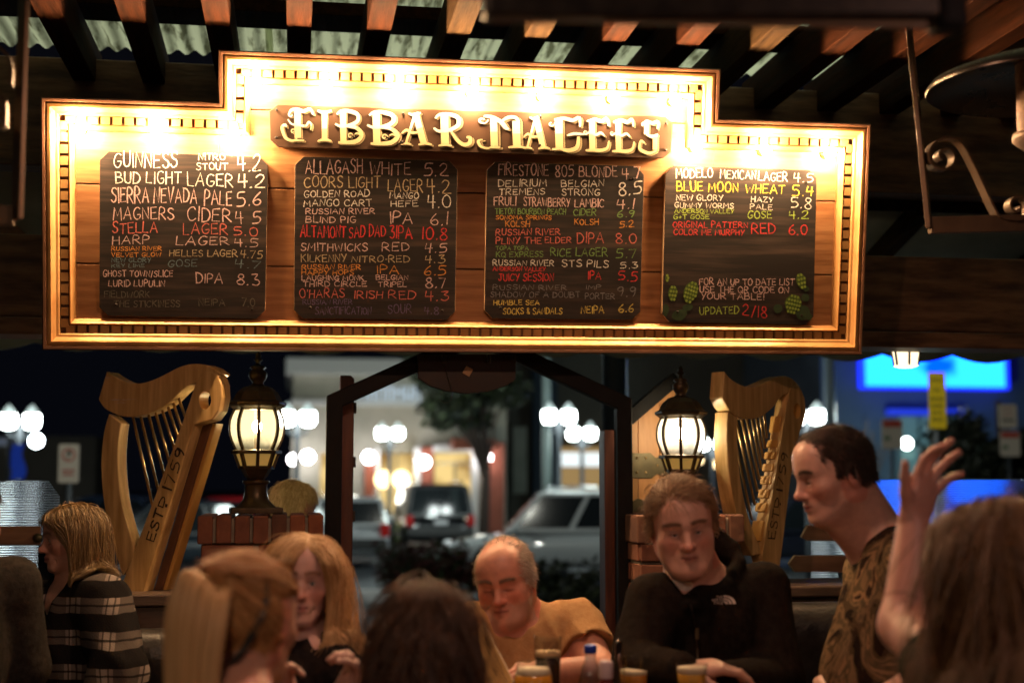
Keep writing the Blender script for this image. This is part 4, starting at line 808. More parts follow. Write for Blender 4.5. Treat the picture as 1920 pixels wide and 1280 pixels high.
# small hanging lantern
c = P(1698, 645, 5.62); rt = empty('hanging_lantern', c, 'small lit glass lantern hanging below the beam, right of the sign', 'lantern'); M['pane_s'] = emis('cream_lantern_pane', (1, .80, .52), 1.9)
b = MB(); b.lathe([(.062, 0), (.048, -.088)], (0, 0, 0), M['pane_s'], 6, ang0=.35, smooth=False); b.build('glass_pane', rt)
b = MB(); 
for k in range(6):
    a = .35 + math.pi / 3 * k; b.bar((.064 * math.cos(a), .064 * math.sin(a), 0), (.050 * math.cos(a), .050 * math.sin(a), -.09), .007, .007, M['iron'])
b.lathe([(.052, -.086), (.052, -.094), (.03, -.100), (.0, -.102)], (0, 0, 0), M['pane_s'], 6, ang0=.35, smooth=False)
b.lathe([(.066, .004), (.07, .0), (.075, .012), (.03, .06), (.012, .075), (.0, .08)], (0, 0, 0), M['iron'], 6, ang0=.35, smooth=False); b.build('iron_cage', rt)
b = MB(); b.tube([(0, 0, .08), (0, 0, .12)], .006, M['iron']); b.build('hook', rt)
# unseen pendant lamps, added to throw warm light on the guests
M['shade'] = mat('copper_shade', (.35, .14, .06), .4, .7); M['warm_bulb'] = emis('warm_pendant_bulb', (1, .42, .16), 60)
def pendant(loc, wts, label, col=(1, .40, .17)):
    rt = empty('added_lamp', loc, label, 'pendant lamp', 'added pendant lamps out of view')
    b = MB(); b.lathe([(.13, 0), (.12, .03), (.07, .09), (.02, .12), (.0, .125)], (0, 0, 0), M['shade'], 24); b.build('shade', rt)
    b = MB(); b.ball((0, 0, .062), .016, M['warm_bulb'], 10, 6); b.build('bulb', rt)
    b = MB(); b.tube([(0, 0, .12), (0, 0, 3.0 - loc[2])], .005, M['iron'], 6); b.build('cord', rt)
    point_light('added_light', (0, 0, .022), col, wts, .024, rt)
pendant((-.45, .45, 2.45), 40, 'unseen added copper pendant lamp behind the viewer on the left', (1, .62, .42))
pendant((.55, 3.0, 2.66), 34, 'unseen added copper pendant lamp over the pub table', (1, .53, .34))
pendant((1.75, .95, 2.45), 20, 'unseen added copper pendant lamp behind the viewer on the right', (1, .56, .46))
# ================================================================ beyond the patio: car park, street lamps, shops
GZ = -.4
M['pole'] = mat('lamp_post_paint', (.05, .06, .07), .5, .4); M['globe'] = emis('lit_street_globe', (.90, 1.0, .97), 26); M['cap'] = mat('frosted_lamp_cap', (.5, .55, .55), .3, emit=(.8, 1, .95), es=.35)
def street_lamp(px1, px2, py, Y, label, watts=0, r=.15, col=(.85, 1, .95)):
    a, q = P(px1, py, Y), P(px2, py, Y); cx = (a.x + q.x) / 2; z = a.z
    rt = empty('street_lamp', (cx, Y, GZ), label, 'street lamp', 'globe street lamps in the car park')
    b = MB(); b.tube([(0, 0, 0), (0, 0, .5), (0, 0, z - GZ - .05)], [.09, .06, .045], M['pole'], 10); b.tube([(a.x - cx, 0, z - GZ - .26), (0, 0, z - GZ - .36), (q.x - cx, 0, z - GZ - .26)], .03, M['pole'], 8); b.build('post', rt)
    for p in (a, q):
        o = (p.x - cx, 0, z - GZ); b = MB(); b.lathe([(.05, -r * 1.05), (r * .8, -r * .85), (r, -.05), (r * .98, r * .55), (r * .9, r * .75)], o, M['globe'], 18); b.build('globe', rt)
        b = MB(); b.lathe([(r * .92, r * .75), (r * .7, r * 1.15), (r * .3, r * 1.7), (0, r * 2.0)], o, M['cap'], 18); b.build('globe_cap', rt); b = MB(); b.lathe([(.04, -r * 1.4), (.07, -r * 1.05), (.05, -r)], o, M['pole'], 10); b.build('globe_collar', rt)
    if watts: point_light('lamp_glow', (0, -1.6, z - GZ - .1), col, watts, .3, rt)
street_lamp(16, 60, 788, 27, 'double globe street lamp at the far left', 160)
street_lamp(538, 577, 783, 27, 'double globe street lamp just right of the left post lamp', 120)
street_lamp(1030, 1066, 780, 29, 'larger double globe street lamp seen inside the arch at the right', 200)
street_lamp(1075, 1107, 812, 33, 'lower double globe street lamp overlapping the larger one inside the arch', 120)
street_lamp(716, 746, 812, 36, 'double globe street lamp seen inside the arch at the left', 220)
street_lamp(1494, 1532, 780, 26, 'double globe street lamp behind the right harp and the standing man', 160)
street_lamp(1825, 1842, 819, 58, 'small far double globe street lamp at the right', 0)
street_lamp(1318, 1352, 832, 34, 'double globe street lamp half hidden by the right post lamp', 0, .14)
M['sconce'] = emis('lit_sconce', (1, .93, .95), 22); M['warm_dot'] = emis('warm_far_light', (1, .75, .38), 5)
# ---------------------------------------------------------------- buildings
M['plaster'] = mat('pale_plaster', (.40, .39, .31), .85, col2=(.52, .50, .41), scale=1.2); M['cornice'] = mat('white_cornice', (.70, .72, .68), .7); M['brickred'] = mat('far_red_brick', (.24, .07, .04), .85, col2=(.32, .10, .06), scale=3)
M['dkwall'] = mat('dark_brown_wall', (.11, .095, .075), .85, col2=(.15, .13, .10), scale=.4); M['navy'] = mat('navy_facade', (.03, .045, .07), .7, col2=(.05, .07, .1), scale=.5); M['teal'] = mat('teal_column', (.16, .24, .24), .7)
M['lit'] = emis('lit_shop_window', (1, .66, .22), 1.0); M['frame_w'] = mat('window_frame_white', (.6, .62, .6), .6)
m = M['lit']; n = m.node_tree.nodes; l = m.node_tree.links; tc = n.new('ShaderNodeTexCoord'); no = n.new('ShaderNodeTexNoise'); no.inputs['Scale'].default_value = 1.1; no.inputs['Detail'].default_value = 3
cr = n.new('ShaderNodeValToRGB'); e_ = cr.color_ramp.elements; e_[0].position = .35; e_[0].color = (.25, .11, .02, 1); e_[1].position = .62; e_[1].color = (1, .72, .28, 1); l.new(tc.outputs['Object'], no.inputs[0]); l.new(no.outputs['Fac'], cr.inputs[0]); l.new(cr.outputs[0], n['Emission'].inputs[0])
def rect(b, x0, y0, x1, y1, Y, m, th=.3):
    p, q = P(x0, y1, Y), P(x1, y0, Y); b.box(((p.x + q.x) / 2, Y + th / 2, (p.z + q.z) / 2), (q.x - p.x, th, q.z - p.z), m)
def part(name, rt, rects, Y, m, th=.3):
    b = MB()
    for r in rects: rect(b, *r, Y, m, th)
    return b.build(name, rt)
YB = 46.
shop = empty('shop_building', P(720, 900, YB) * 1, 'pale floodlit shop building with warm lit windows seen through the arch', 'building'); shop.location = (0, 0, 0)
gy = 1008
part('wall', shop, [(545, 700, 950, gy)], YB, M['plaster'], 8); part('cornice', shop, [(536, 676, 960, 700)], YB - .5, M['cornice'], 8.5); part('cornice', shop, [(545, 752, 950, 760)], YB - .2, M['cornice'], .5)
part('brick_pier', shop, [(683, 848, 704, gy)], YB - .3, M['brickred'], .4); part('brick_pier', shop, [(790, 838, 812, gy)], YB - .3, M['brickred'], .4); part('brick_pier', shop, [(905, 830, 945, gy)], YB - .3, M['brickred'], .4)
part('awning', shop, [(850, 822, 930, 842)], YB - 1.0, M['brickred'], 1.0)
part('column', shop, [(704, 838, 712, gy), ], YB - .4, M['frame_w'], .4); part('column', shop, [(776, 838, 788, gy)], YB - .4, M['frame_w'], .4); part('column', shop, [(884, 838, 896, gy)], YB - .4, M['frame_w'], .4); part('lintel', shop, [(812, 834, 884, 846)], YB - .4, M['frame_w'], .4)
for x0, y0, x1, y1 in ((713, 850, 742, 962), (746, 850, 775, 950), (815, 870, 850, 990), (856, 870, 882, 990), (815, 850, 882, 866), (600, 850, 640, 960)): part('window', shop, [(x0, y0, x1, y1)], YB - .1, M['lit'], .1)
for x in (719, 752): b = MB(); b.ball(P(x, 898, YB - .6), .28, M['warm_dot'], 10, 6); b.build('window_lamp', shop)
M['signletter'] = emis('bluish_sign_letters', (.72, .88, 1), .62)
b = MB(); x = 672
for wd in (16, 13, 15, 12, 16, 14, 13):
    for dx_ in (0, wd - 4): rect(b, x + dx_, 724, x + dx_ + 4, 750, YB - .35, M['signletter'], .1)
    rect(b, x, 724 + (wd % 3) * 8, x + wd, 729 + (wd % 3) * 8, YB - .36, M['signletter'], .1); x += wd + 3
b.build('sign_letters', shop)
for px, py in ((577, 856), (692, 857), (795, 866), (911, 856)):
    b = MB(); q = P(px, py, YB - .8); b.ball(q, .20, M['sconce'], 10, 7); b.build('wall_sconce', shop)
for x, e in ((640, 40), (760, 85), (880, 70)): point_light('facade_flood', tuple(P(x, 930, YB - 5)), (1, .99, .86), e, .5, shop)
b2 = empty('dark_building', label='tall dark brown building with a lit band, behind the right post lamp', cat='building'); YD = 56.
part('wall', b2, [(955, 560, 1620, 996)], YD, M['dkwall'], 10); M['band'] = emis('white_lit_band', (.92, 1, 1), 1.1); M['tanlit'] = emis('tan_lit_shopfront', (.62, .40, .16), .55)
part('lit_band', b2, [(1050, 848, 1186, 874)], YD - .6, M['band'], .3); part('shopfront', b2, [(1046, 876, 1186, 930), (1048, 838, 1186, 847)], YD - .4, M['tanlit'], .3)
part('column', b2, [(1000, 690, 1046, 996)], YD - .8, M['navy'], .6); part('column', b2, [(962, 800, 988, 925)], YD - .8, M['plaster'], .6)
part('lit_band', b2, [(1190, 905, 1560, 915)], YD - .6, mat('dim_teal_band', (.1, .16, .17), .7), .3)
b3 = empty('screen_building', label='navy building carrying a big glowing blue screen at the right', cat='building'); YS = 44.
part('wall', b3, [(1545, 540, 2250, 992)], YS, M['navy'], 8)
m = emis('blue_screen_glow', (.02, .62, 1), 8.0); n = m.node_tree.nodes; l = m.node_tree.links; tc = n.new('ShaderNodeTexCoord'); sx = n.new('ShaderNodeSeparateXYZ'); l.new(tc.outputs['Object'], sx.inputs[0])
no = n.new('ShaderNodeTexNoise'); no.inputs['Scale'].default_value = .55; no.inputs['Detail'].default_value = 2; l.new(tc.outputs['Object'], no.inputs[0]); cr = n.new('ShaderNodeValToRGB'); e_ = cr.color_ramp.elements; e_[0].position = .33; e_[0].color = (.0, .02, 1, 1); e_[1].position = .44; e_[1].color = (.006, .125, 1, 1); l.new(no.outputs['Fac'], cr.inputs[0]); l.new(cr.outputs[0], n['Emission'].inputs[0]); M['screen'] = m
M['blue'] = emis('deep_blue_glow', (.01, .03, 1), 2.2)
part('screen', b3, [(1628, 640, 1882, 722)], YS - .8, M['screen'], .5); part('screen_edge', b3, [(1621, 636, 1890, 727)], YS - .6, M['blue'], .5)
part('blue_strip', b3, [(1668, 767, 1806, 777)], YS - .5, mat('blue_strip', (.01, .02, .3), .6, emit=(.02, .06, 1), es=.5), .3)
for x in (1694, 1732, 1774): part('column', b3, [(x, 780, x + 26, 992)], YS - .5, M['teal'], .5)
M['glow_teal'] = emis('dim_teal_window', (.25, .5, .48), .55)
for x in (1692, 1740, 1790, 1822, 1860): part('window', b3, [(x, 836, x + 22, 858)], YS - .55, M['glow_teal'], .1)
point_light('facade_flood', tuple(P(1740, 900, YS - 5)), (.6, .95, 1), 500, .5, b3)
b4 = empty('low_building', label='low dark grey building behind the left street lamp', cat='building'); part('wall', b4, [(-200, 818, 180, 985)], 62, M['dkwall'], 8); part('window', b4, [(-40, 822, 22, 834)], 61.8, mat('cold_window', (.1, .12, .15), .4, emit=(.5, .6, .8), es=.12), .1)
b = MB(); b.ball(P(68, 826, 50), .22, emis('cold_white_lamp', (.8, .93, 1), 40), 10, 7); tag(b.build('wall_light'), 'small cold white light below the far left street lamp', 'light')
for px, py, Y, mm, lab in ((1700, 831, 40, 'globe', 'small white lamp left of the yellow sign post'), (1352, 866, 50, 'warm_dot', 'small yellow far light behind the right harp pillar'), (1312, 862, 52, 'warm_dot', 'dim round far light right of the second post lamp'), (1340, 870, 49, 'warm_dot', 'tiny amber far light just left of the right harp'), (550, 861, 45, 'sconce', 'small white far light above the blond head')):
    b = MB(); b.ball(P(px, py, Y), .16 if mm != 'warm_dot' else .13, M[mm], 10, 7); tag(b.build('far_light'), lab, 'light', 'small far lights')
# ---------------------------------------------------------------- poles, banner, signs
q = P(1559, 900, 24); b = MB(); b.tube([(q.x, 24, GZ), (q.x, 24, 6)], [.11, .085], mat('blue_grey_pole', (.22, .30, .36), .5), 12); tag(b.build('utility_pole'), 'tall blue grey pole right of the second harp', 'pole')
q = P(1025, 900, 31); b = MB(); b.tube([(q.x, 31, GZ), (q.x, 31, 5.2)], [.11, .085], mat('green_grey_pole', (.22, .28, .27), .5), 12); tag(b.build('utility_pole'), 'pale green grey pole inside the arch beside the double lamps', 'pole')
M['signw'] = mat('white_sign_paint', (.62, .56, .47), .6); M['signr'] = mat('red_sign_paint', (.50, .06, .04), .6); M['signg'] = mat('green_sign_paint', (.04, .16, .07), .6); M['signy'] = mat('yellow_sign_paint', (.78, .56, .02), .5); M['signk'] = mat('black_sign_paint', (.02, .02, .02), .6)
def road_sign(x0, y0, x1, y1, Y, label, kind):
    p, q = P(x0, y1, Y), P(x1, y0, Y); cx = (p.x + q.x) / 2; W, H_ = q.x - p.x, q.z - p.z; rt = empty('parking_sign', (cx, Y, GZ), label, 'sign', 'parking signs on poles'); zc = (p.z + q.z) / 2 - GZ
    b = MB(); b.tube([(0, .04, 0), (0, .04, zc + H_ * .45)], .03, M['pole'], 8); b.build('post', rt)
    face = {'y': 'signy', 'w': 'signw', 'n': 'signw', 'p': 'signw'}[kind]; r = min(W, H_) * .12; pl2 = []
    for sx_, sz_, a0 in ((1, -1, -90), (1, 1, 0), (-1, 1, 90), (-1, -1, 180)):
        for k in range(5): a = rad(a0 + 22.5 * k); pl2.append((sx_ * (W / 2 - r) + r * math.cos(a), 0, zc + sz_ * (H_ / 2 - r) + r * math.sin(a)))
    b = MB(); b.prism(pl2, (0, .01, 0), M[face]); b.build('plate', rt)
    d = -.004; b = MB()
    def bx(u0, v0, u1, v1, m): b.face([((u0 - .5) * W, d, zc + (v0 - .5) * H_), ((u1 - .5) * W, d, zc + (v0 - .5) * H_), ((u1 - .5) * W, d, zc + (v1 - .5) * H_), ((u0 - .5) * W, d, zc + (v1 - .5) * H_)], M[m])
    def ring(r0, r1, v):
        for k in range(24):
            a, c = 2 * math.pi * k / 24, 2 * math.pi * (k + 1) / 24; z0 = zc + (v - .5) * H_
            b.face([(r0 * math.cos(a), d, z0 + r0 * math.sin(a)), (r1 * math.cos(a), d, z0 + r1 * math.sin(a)), (r1 * math.cos(c), d, z0 + r1 * math.sin(c)), (r0 * math.cos(c), d, z0 + r0 * math.sin(c))], M['signr'])
    if kind == 'y':
        for v, wd in ((.86, .7), (.68, .45), (.52, .8), (.40, .66), (.28, .6), (.16, .66)):
            nn_ = int(wd * 8)
            for k in range(nn_): u = .5 - wd / 2 + wd * k / nn_; bx(u, v - .028, u + .055, v + .028, 'signk')
        b.ball((0, -.004, zc + H_ * .46), .012, M['signw'], 8, 5)
    elif kind == 'w':
        bx(.06, .74, .94, .96, 'signr'); bx(.1, .30, .40, .42, 'signg')
    elif kind == 'n':
        ring(W * .26, W * .33, .72); bx(.44, .62, .49, .82, 'signk'); bx(.49, .72, .60, .82, 'signk'); bx(.2, .30, .8, .34, 'signr'); bx(.25, .2, .75, .24, 'signr')
    elif kind == 'p':
        for v in (.85, .6, .35): bx(.15, v - .06, .85, v + .02, 'signk') if v < .5 else bx(.2, v - .04, .8, v, 'signr')
    b.build('printed_marks', rt, fix=False); return rt
road_sign(1743, 697, 1772, 803, 13, 'tall narrow yellow sign with black words on a pole above the raised hand', 'y')
road_sign(1654, 786, 1692, 841, 22, 'white and red parking sign left of the yellow sign', 'w')
road_sign(1876, 808, 1912, 855, 20, 'white and red parking sign at the right edge, lower of two on its pole', 'w')
road_sign(1874, 758, 1906, 802, 20.02, 'plain pale sign at the right edge above a red and white one', 'p')
road_sign(108, 832, 149, 905, 15, 'white no parking sign with a red ring, left of the left harp', 'n')
q = P(34, 900, 24); b = MB(); rt = empty('street_banner', (q.x, 24, GZ), 'hanging blue banner under the far left street lamp', 'banner'); z0, z1 = P(34, 898, 24).z - GZ, P(34, 832, 24).z - GZ
b.grid([[(-.05 - .08 + .03 * math.sin(k), .0, z0 + (z1 - z0) * k / 8) for k in range(9)], [(.08 + .04 * math.sin(k * .8), .02, z0 + (z1 - z0) * k / 8) for k in range(9)]], mat('blue_banner_cloth', (.02, .06, .35), .7, emit=(.02, .1, 1), es=.12)); b.build('cloth', rt, fix=False)
b = MB(); b.tube([(-.16, 0, 0), (-.16, 0, z1 + .1)], .035, M['pole']); b.build('post', rt)
# ---------------------------------------------------------------- cars
M['carglass'] = mat('car_glass', (.012, .016, .018), .06, 0, spec=.8); M['tyre'] = mat('tyre_rubber', (.015, .015, .015), .8); M['rim'] = mat('alloy_rim', (.5, .5, .52), .3, .9); M['chrome'] = mat('chrome_trim', (.7, .72, .74), .15, 1.0)
M['tail'] = mat('tail_lamp', (.35, .01, .01), .25, emit=(1, .04, .02), es=.04); M['head'] = mat('head_lamp', (.75, .8, .8), .15, emit=(.9, 1, 1), es=.35); M['headlit'] = emis('lit_head_lamp', (.95, 1, 1), 30); M['plate'] = mat('number_plate', (.6, .6, .62), .5)
def car(loc, ang, paint, label, L=4.7, W=1.85, H_=1.68, suv=True, lit=False):
    rt = empty('parked_car', loc, label, 'car', 'cars in the car park'); rt.rotation_euler = (0, 0, ang); pm = mat('car_paint', paint, .28, .0, coat=1.0)
    wl_ = .92 if suv else .80                                       # waistline
    st = [(-L / 2, .45, .72, .90), (-L / 2 + .06, .30, wl_ - .02, .95), (-L * .36, .22, wl_ + .02, 1), (0, .20, wl_ + .03, 1), (L * .20, .22, wl_, 1), (L * .40, .26, wl_ - .10, .97), (L / 2 - .08, .34, wl_ - .20, .90), (L / 2, .45, .66, .82)]
    b = MB(); rows = []
    for x, zb_, zt_, wf in st:
        h = W / 2 * wf; rows.append([(x, -h * .92, zb_), (x, -h, zb_ + .12), (x, -h, zt_ - .14), (x, -h * .93, zt_), (x, h * .93, zt_), (x, h, zt_ - .14), (x, h, zb_ + .12), (x, h * .92, zb_)])
    b.grid(rows, pm, True, True, True); o = b.build('body', rt); md = o.modifiers.new('round', 'SUBSURF'); md.levels = md.render_levels = 1
    xr0, xr1 = (-L * .46, L * .10) if suv else (-L * .26, L * .06); x0, x1 = (-L * .485, L * .25) if suv else (-L * .42, L * .24)
    b = MB(); rows = []
    for f, z in ((0, wl_ - .02), (.5, (wl_ + H_) / 2), (.93, H_ - .06), (1, H_)):
        xa, xb = x0 + (xr0 - x0) * f, x1 + (xr1 - x1) * f; h = W / 2 * (.94 - .16 * f); e = .12 * (f > .95)
        rows.append([(xa + e, -h + e, z), (xb - e, -h + e, z), (xb - e, h - e, z), (xa + e, h - e, z)])
    b.grid(rows, pm, True, False, True); b.build('cabin', rt, bevel=.04)
    def lerp(f, side):
        xa, xb = x0 + (xr0 - x0) * f, x1 + (xr1 - x1) * f; return xa, xb, W / 2 * (.94 - .16 * f) + .006
    z = lambda f: wl_ - .02 + (H_ - .06 - wl_ + .02) * f / .93
    for s in (-1, 1):
        b = MB()
        for u0, u1 in ((.03, .33), (.36, .64), (.67, .96)):
            pts_ = []
            for u, f in ((u0, .12), (u1, .12), (u1, .86), (u0, .86)): xa, xb, h = lerp(f, s); pts_.append((xa + (xb - xa) * u, s * h, z(f)))
            b.face(pts_, M['carglass'])
        b.build('side_window', rt, fix=False)
    for nm, end in (('rear_window', 0), ('windscreen', 1)):
        b = MB(); pts_ = []
        for s, f in ((-.88, .14), (.88, .14), (.86, .86), (-.86, .86)): xa, xb, h = lerp(f, 1); pts_.append(((xb + .008) if end else (xa - .008), s * h, z(f)))
        b.face(pts_, M['carglass']); b.build(nm, rt, fix=False)
    for sx_ in (-L * .30, L * .31):
        for s in (-1, 1):
            wh = empty('wheel', (sx_, s * (W / 2 - .10), .34)); wh.parent = rt; ax = Matrix(((1, 0, 0), (0, 0, 1), (0, -1, 0)))
            b = MB(); b.lathe([(.20, -.11), (.31, -.11), (.34, -.08), (.34, .08), (.31, .11), (.20, .11)], (0, 0, 0), M['tyre'], 22, axis=ax); b.build('tyre', wh)
            b = MB(); b.lathe([(0, -.09), (.20, -.112), (.20, .112), (0, .09)], (0, 0, 0), M['rim'], 12, axis=ax, smooth=False); b.build('rim', wh)
    for s in (-1, 1):
        b = MB(); b.box((L / 2 - .10, s * W * .36, wl_ - .27), (.16, .34, .13), M['headlit'] if lit else M['head']); b.build('headlight', rt, bevel=.03)
        b = MB(); b.box((-L / 2 + .05, s * W * .42, wl_ - .08), (.12, .20, .28), M['tail']); b.build('taillight', rt, bevel=.03)
        b = MB(); b.box((L * .20, s * (W / 2 + .08), wl_ + .08), (.12, .18, .12), pm); b.build('mirror', rt, bevel=.03)
        if suv: b = MB(); b.tube([(xr0 + .1, s * W * .33, H_ + .05), (xr1 - .1, s * W * .33, H_ + .05)], .022, M['chrome']); b.build('roof_rail', rt)
    b = MB(); b.box((-L / 2 - .01, 0, .55), (.10, W * .9, .22), mat('car_bumper', (.03, .03, .03), .5)); b.build('bumper', rt, bevel=.03); b = MB(); b.box((L / 2 - .02, 0, .46), (.10, W * .82, .2), M['tyre']); b.build('bumper', rt, bevel=.03)
    b = MB(); b.box((-L / 2 - .07, 0, .80), (.02, .36, .11), M['plate']); b.build('number_plate', rt); return rt
def G0(px, Y): q = P(px, 900, Y); return (q.x, Y, GZ)
car(G0(1060, 27.5), rad(172), (.6, .62, .62), 'white sport utility car parked side on behind the seated man in tan', 4.8, 1.9, 1.72)
car(G0(805, 40), rad(92), (.012, .013, .015), 'black sport utility car seen from behind through the arch', 4.7, 1.95, 1.8)
car(G0(405, 36), rad(188), (.42, .012, .015), 'red car behind the left post lamp', 4.5, 1.8, 1.5, False, True)
car(G0(655, 33), rad(88), (.50, .52, .53), 'white car half hidden by the left gate post', 4.5, 1.8, 1.55, True)
car(G0(310, 30), rad(190), (.02, .03, .04), 'dark car behind the left harp', 4.5, 1.8, 1.5, False)
car(G0(190, 40), rad(170), (.03, .05, .10), 'dark blue car left of the left harp', 4.5, 1.8, 1.5, False)
car(G0(1290, 31), rad(8), (.03, .03, .035), 'dark car behind the brick pier on the right', 4.5, 1.8, 1.5, False)
car(G0(1480, 30), rad(190), (.015, .018, .03), 'black car with blue reflections right of the second harp', 4.6, 1.85, 1.55, False)
# ---------------------------------------------------------------- hedges and trees
def leaves(b, n, fn, mats, s0, s1, rr):
    for _ in range(n):
        p = Vector(fn(rr)); s = rr.uniform(s0, s1); d = Vector((rr.gauss(0, 1), rr.gauss(0, 1), rr.gauss(0, 1))).normalized(); e = d.orthogonal().normalized(); f = d.cross(e)
        b.face([p - e * s, p - f * s * .45, p + e * s, p + f * s * .45], rr.choice(mats))
M['hedge_r'] = [mat('red_hedge_leaf', (.12, .03, .03), .6), mat('green_hedge_leaf', (.045, .07, .025), .6), mat('brown_hedge_leaf', (.09, .05, .03), .6)]
M['bush'] = [mat('dark_bush_leaf', (.010, .016, .007), .6), mat('olive_bush_leaf', (.020, .023, .009), .6), mat('bright_bush_leaf', (.028, .040, .011), .6)]
M['twig'] = mat('twig_bark', (.06, .04, .03), .9); M['kerbm'] = mat('kerb_concrete', (.42, .38, .36), .85, col2=(.5, .46, .43), scale=3)
def hedge(px0, px1, Y, dep, H_, mats, n, label, seed, kind='hedge'):
    a, q = P(px0, 900, Y), P(px1, 900, Y); rr = random.Random(seed); W = q.x - a.x; rt = empty(kind, ((a.x + q.x) / 2, Y, GZ), label, kind, 'planting in the car park')
    lumps = [(rr.uniform(-W / 2, W / 2), rr.uniform(0, dep), rr.uniform(.55, .95) * H_, rr.uniform(.22, .42)) for _ in range(int(14 * max(1, W)))]
    def fn(r):
        x, y, z, s = r.choice(lumps); d = Vector((r.gauss(0, 1), r.gauss(0, 1), r.gauss(0, 1))).normalized() * s * r.uniform(.5, 1.0); return (x + d.x, y + d.y, max(.05, z * r.uniform(.35, 1) + d.z * .5))
    b = MB(); leaves(b, n, fn, mats, .04, .09, rr); b.build('foliage', rt, fix=False)
    b = MB()
    for _ in range(16): x = rr.uniform(-W / 2, W / 2); y = rr.uniform(.1, dep); b.tube([(x, y, 0), (x + rr.uniform(-.1, .1), y, H_ * .4), (x + rr.uniform(-.2, .2), y + rr.uniform(-.1, .1), H_ * .85)], [.02, .015, .006], M['twig'], 5)
    b.build('stems', rt).name = 'stem'
hedge(738, 985, 21.5, 1.6, .98, M['hedge_r'], 5200, 'reddish clipped hedge beyond the gate, left of the seated man', 4)
hedge(1000, 1260, 17, 1.8, .90, M['bush'], 5200, 'dark green bushes behind the seated man in tan', 5)
hedge(690, 740, 38, 1.0, 1.1, [M['bush'][2], mat('lime_leaf', (.12, .22, .03), .6)], 900, 'small bright green shrub between the far cars inside the arch', 6, 'shrub')
kb = MB(); a, q = P(722, 900, 21), P(1400, 900, 21); pts_ = [(a.x - .25, 20.9), (a.x + .3, 20.2), (q.x, 16.2 + .2), (q.x, 16.4 + .2), (a.x + .5, 20.6), (a.x + .2, 21.0), (a.x + .2, 23.4), (a.x - .25, 23.4)]
kb.prism([(x, y, GZ) for x, y in pts_], (0, 0, .15), M['kerbm']); tag(kb.build('kerb', bevel=.02), 'pale concrete kerb round the hedge island', 'kerb')
def tree(px, Y, H_, tr_, crowns, mats, n, label, seed, ls=(.10, .22)):
    c = P(px, 900, Y); rr = random.Random(seed); rt = empty('tree', (c.x, Y, GZ), label, 'tree', 'trees along the car park'); b = MB()
    b.tube([(0, 0, 0), (.1, 0, H_ * .4), (.05, 0, H_ * .75)], [tr_, tr_ * .7, tr_ * .35], M['twig'], 8)
    for x, y, z, s in crowns: b.tube([(.08, 0, H_ * rr.uniform(.35, .55)), (x * .5, y * .5, z * .85), (x, y, z)], [tr_ * .4, tr_ * .25, tr_ * .08], M['twig'], 5)
    b.build('trunk', rt)
    def fn(r):
        x, y, z, s = r.choice(crowns); d = Vector((r.gauss(0, 1), r.gauss(0, 1), r.gauss(0, 1))).normalized() * s * r.uniform(.3, 1.0); return (x + d.x, y + d.y, z + d.z * .8)
    b = MB(); leaves(b, n, fn, mats, *ls, rr); b.build('crown', rt, fix=False)
rr_ = random.Random(9)
tree(905, 38, 5.2, .16, [(rr_.uniform(-1.7, .9), rr_.uniform(-1, 1), rr_.uniform(3.5, 5.4), rr_.uniform(.45, .8)) for _ in range(13)], M['bush'], 5200, 'dark leafy tree standing before the pale shop, under the arch point', 21, (.08, .17))
tree(1870, 21, 4.2, .12, [(rr_.uniform(-.7, 1.3), rr_.uniform(-.7, .7), rr_.uniform(1.6, 2.75), rr_.uniform(.35, .6)) for _ in range(15)], [M['bush'][0], M['bush'][1]], 5000, 'dark tree in front of the blue screen at the right', 22, (.05, .11))
c = P(1615, 900, 26); b = MB(); rt = empty('tree', (c.x, 26, GZ), 'bare winter tree right of the second harp', 'tree', 'trees along the car park')
for k in range(26):
    a = rr_.uniform(0, 6.28); r_ = rr_.uniform(.2, 1.0); z0 = rr_.uniform(.8, 1.8); b.tube([(0, 0, z0), (r_ * .4 * math.cos(a), r_ * .4 * math.sin(a), z0 + .6), (r_ * math.cos(a), r_ * math.sin(a), z0 + rr_.uniform(1, 1.7))], [.03, .018, .006], M['twig'], 5)
b.build('branches', rt).name = 'branch'; b = MB(); b.tube([(0, 0, 0), (.03, 0, 1.2), (0, 0, 2.4)], [.08, .06, .025], M['twig'], 8); b.build('trunk', rt)
# tall car park flood light behind the roof (lights the roof sheets and the tarmac)
rt = empty('flood_light', (2.2, 9.6, GZ), 'tall car park flood light above the patio roof', 'flood light'); b = MB(); b.tube([(0, 0, 0), (0, 0, 8)], [.10, .07], M['pole']); b.build('post', rt); b = MB(); b.box((0, -.3, 8.05), (.4, .7, .12), M['pole']); b.build('lamp_head', rt, bevel=.02)
point_light('flood_glow', (0, -.4, 7.9), (1, 1, .86), 1150, .15, rt)
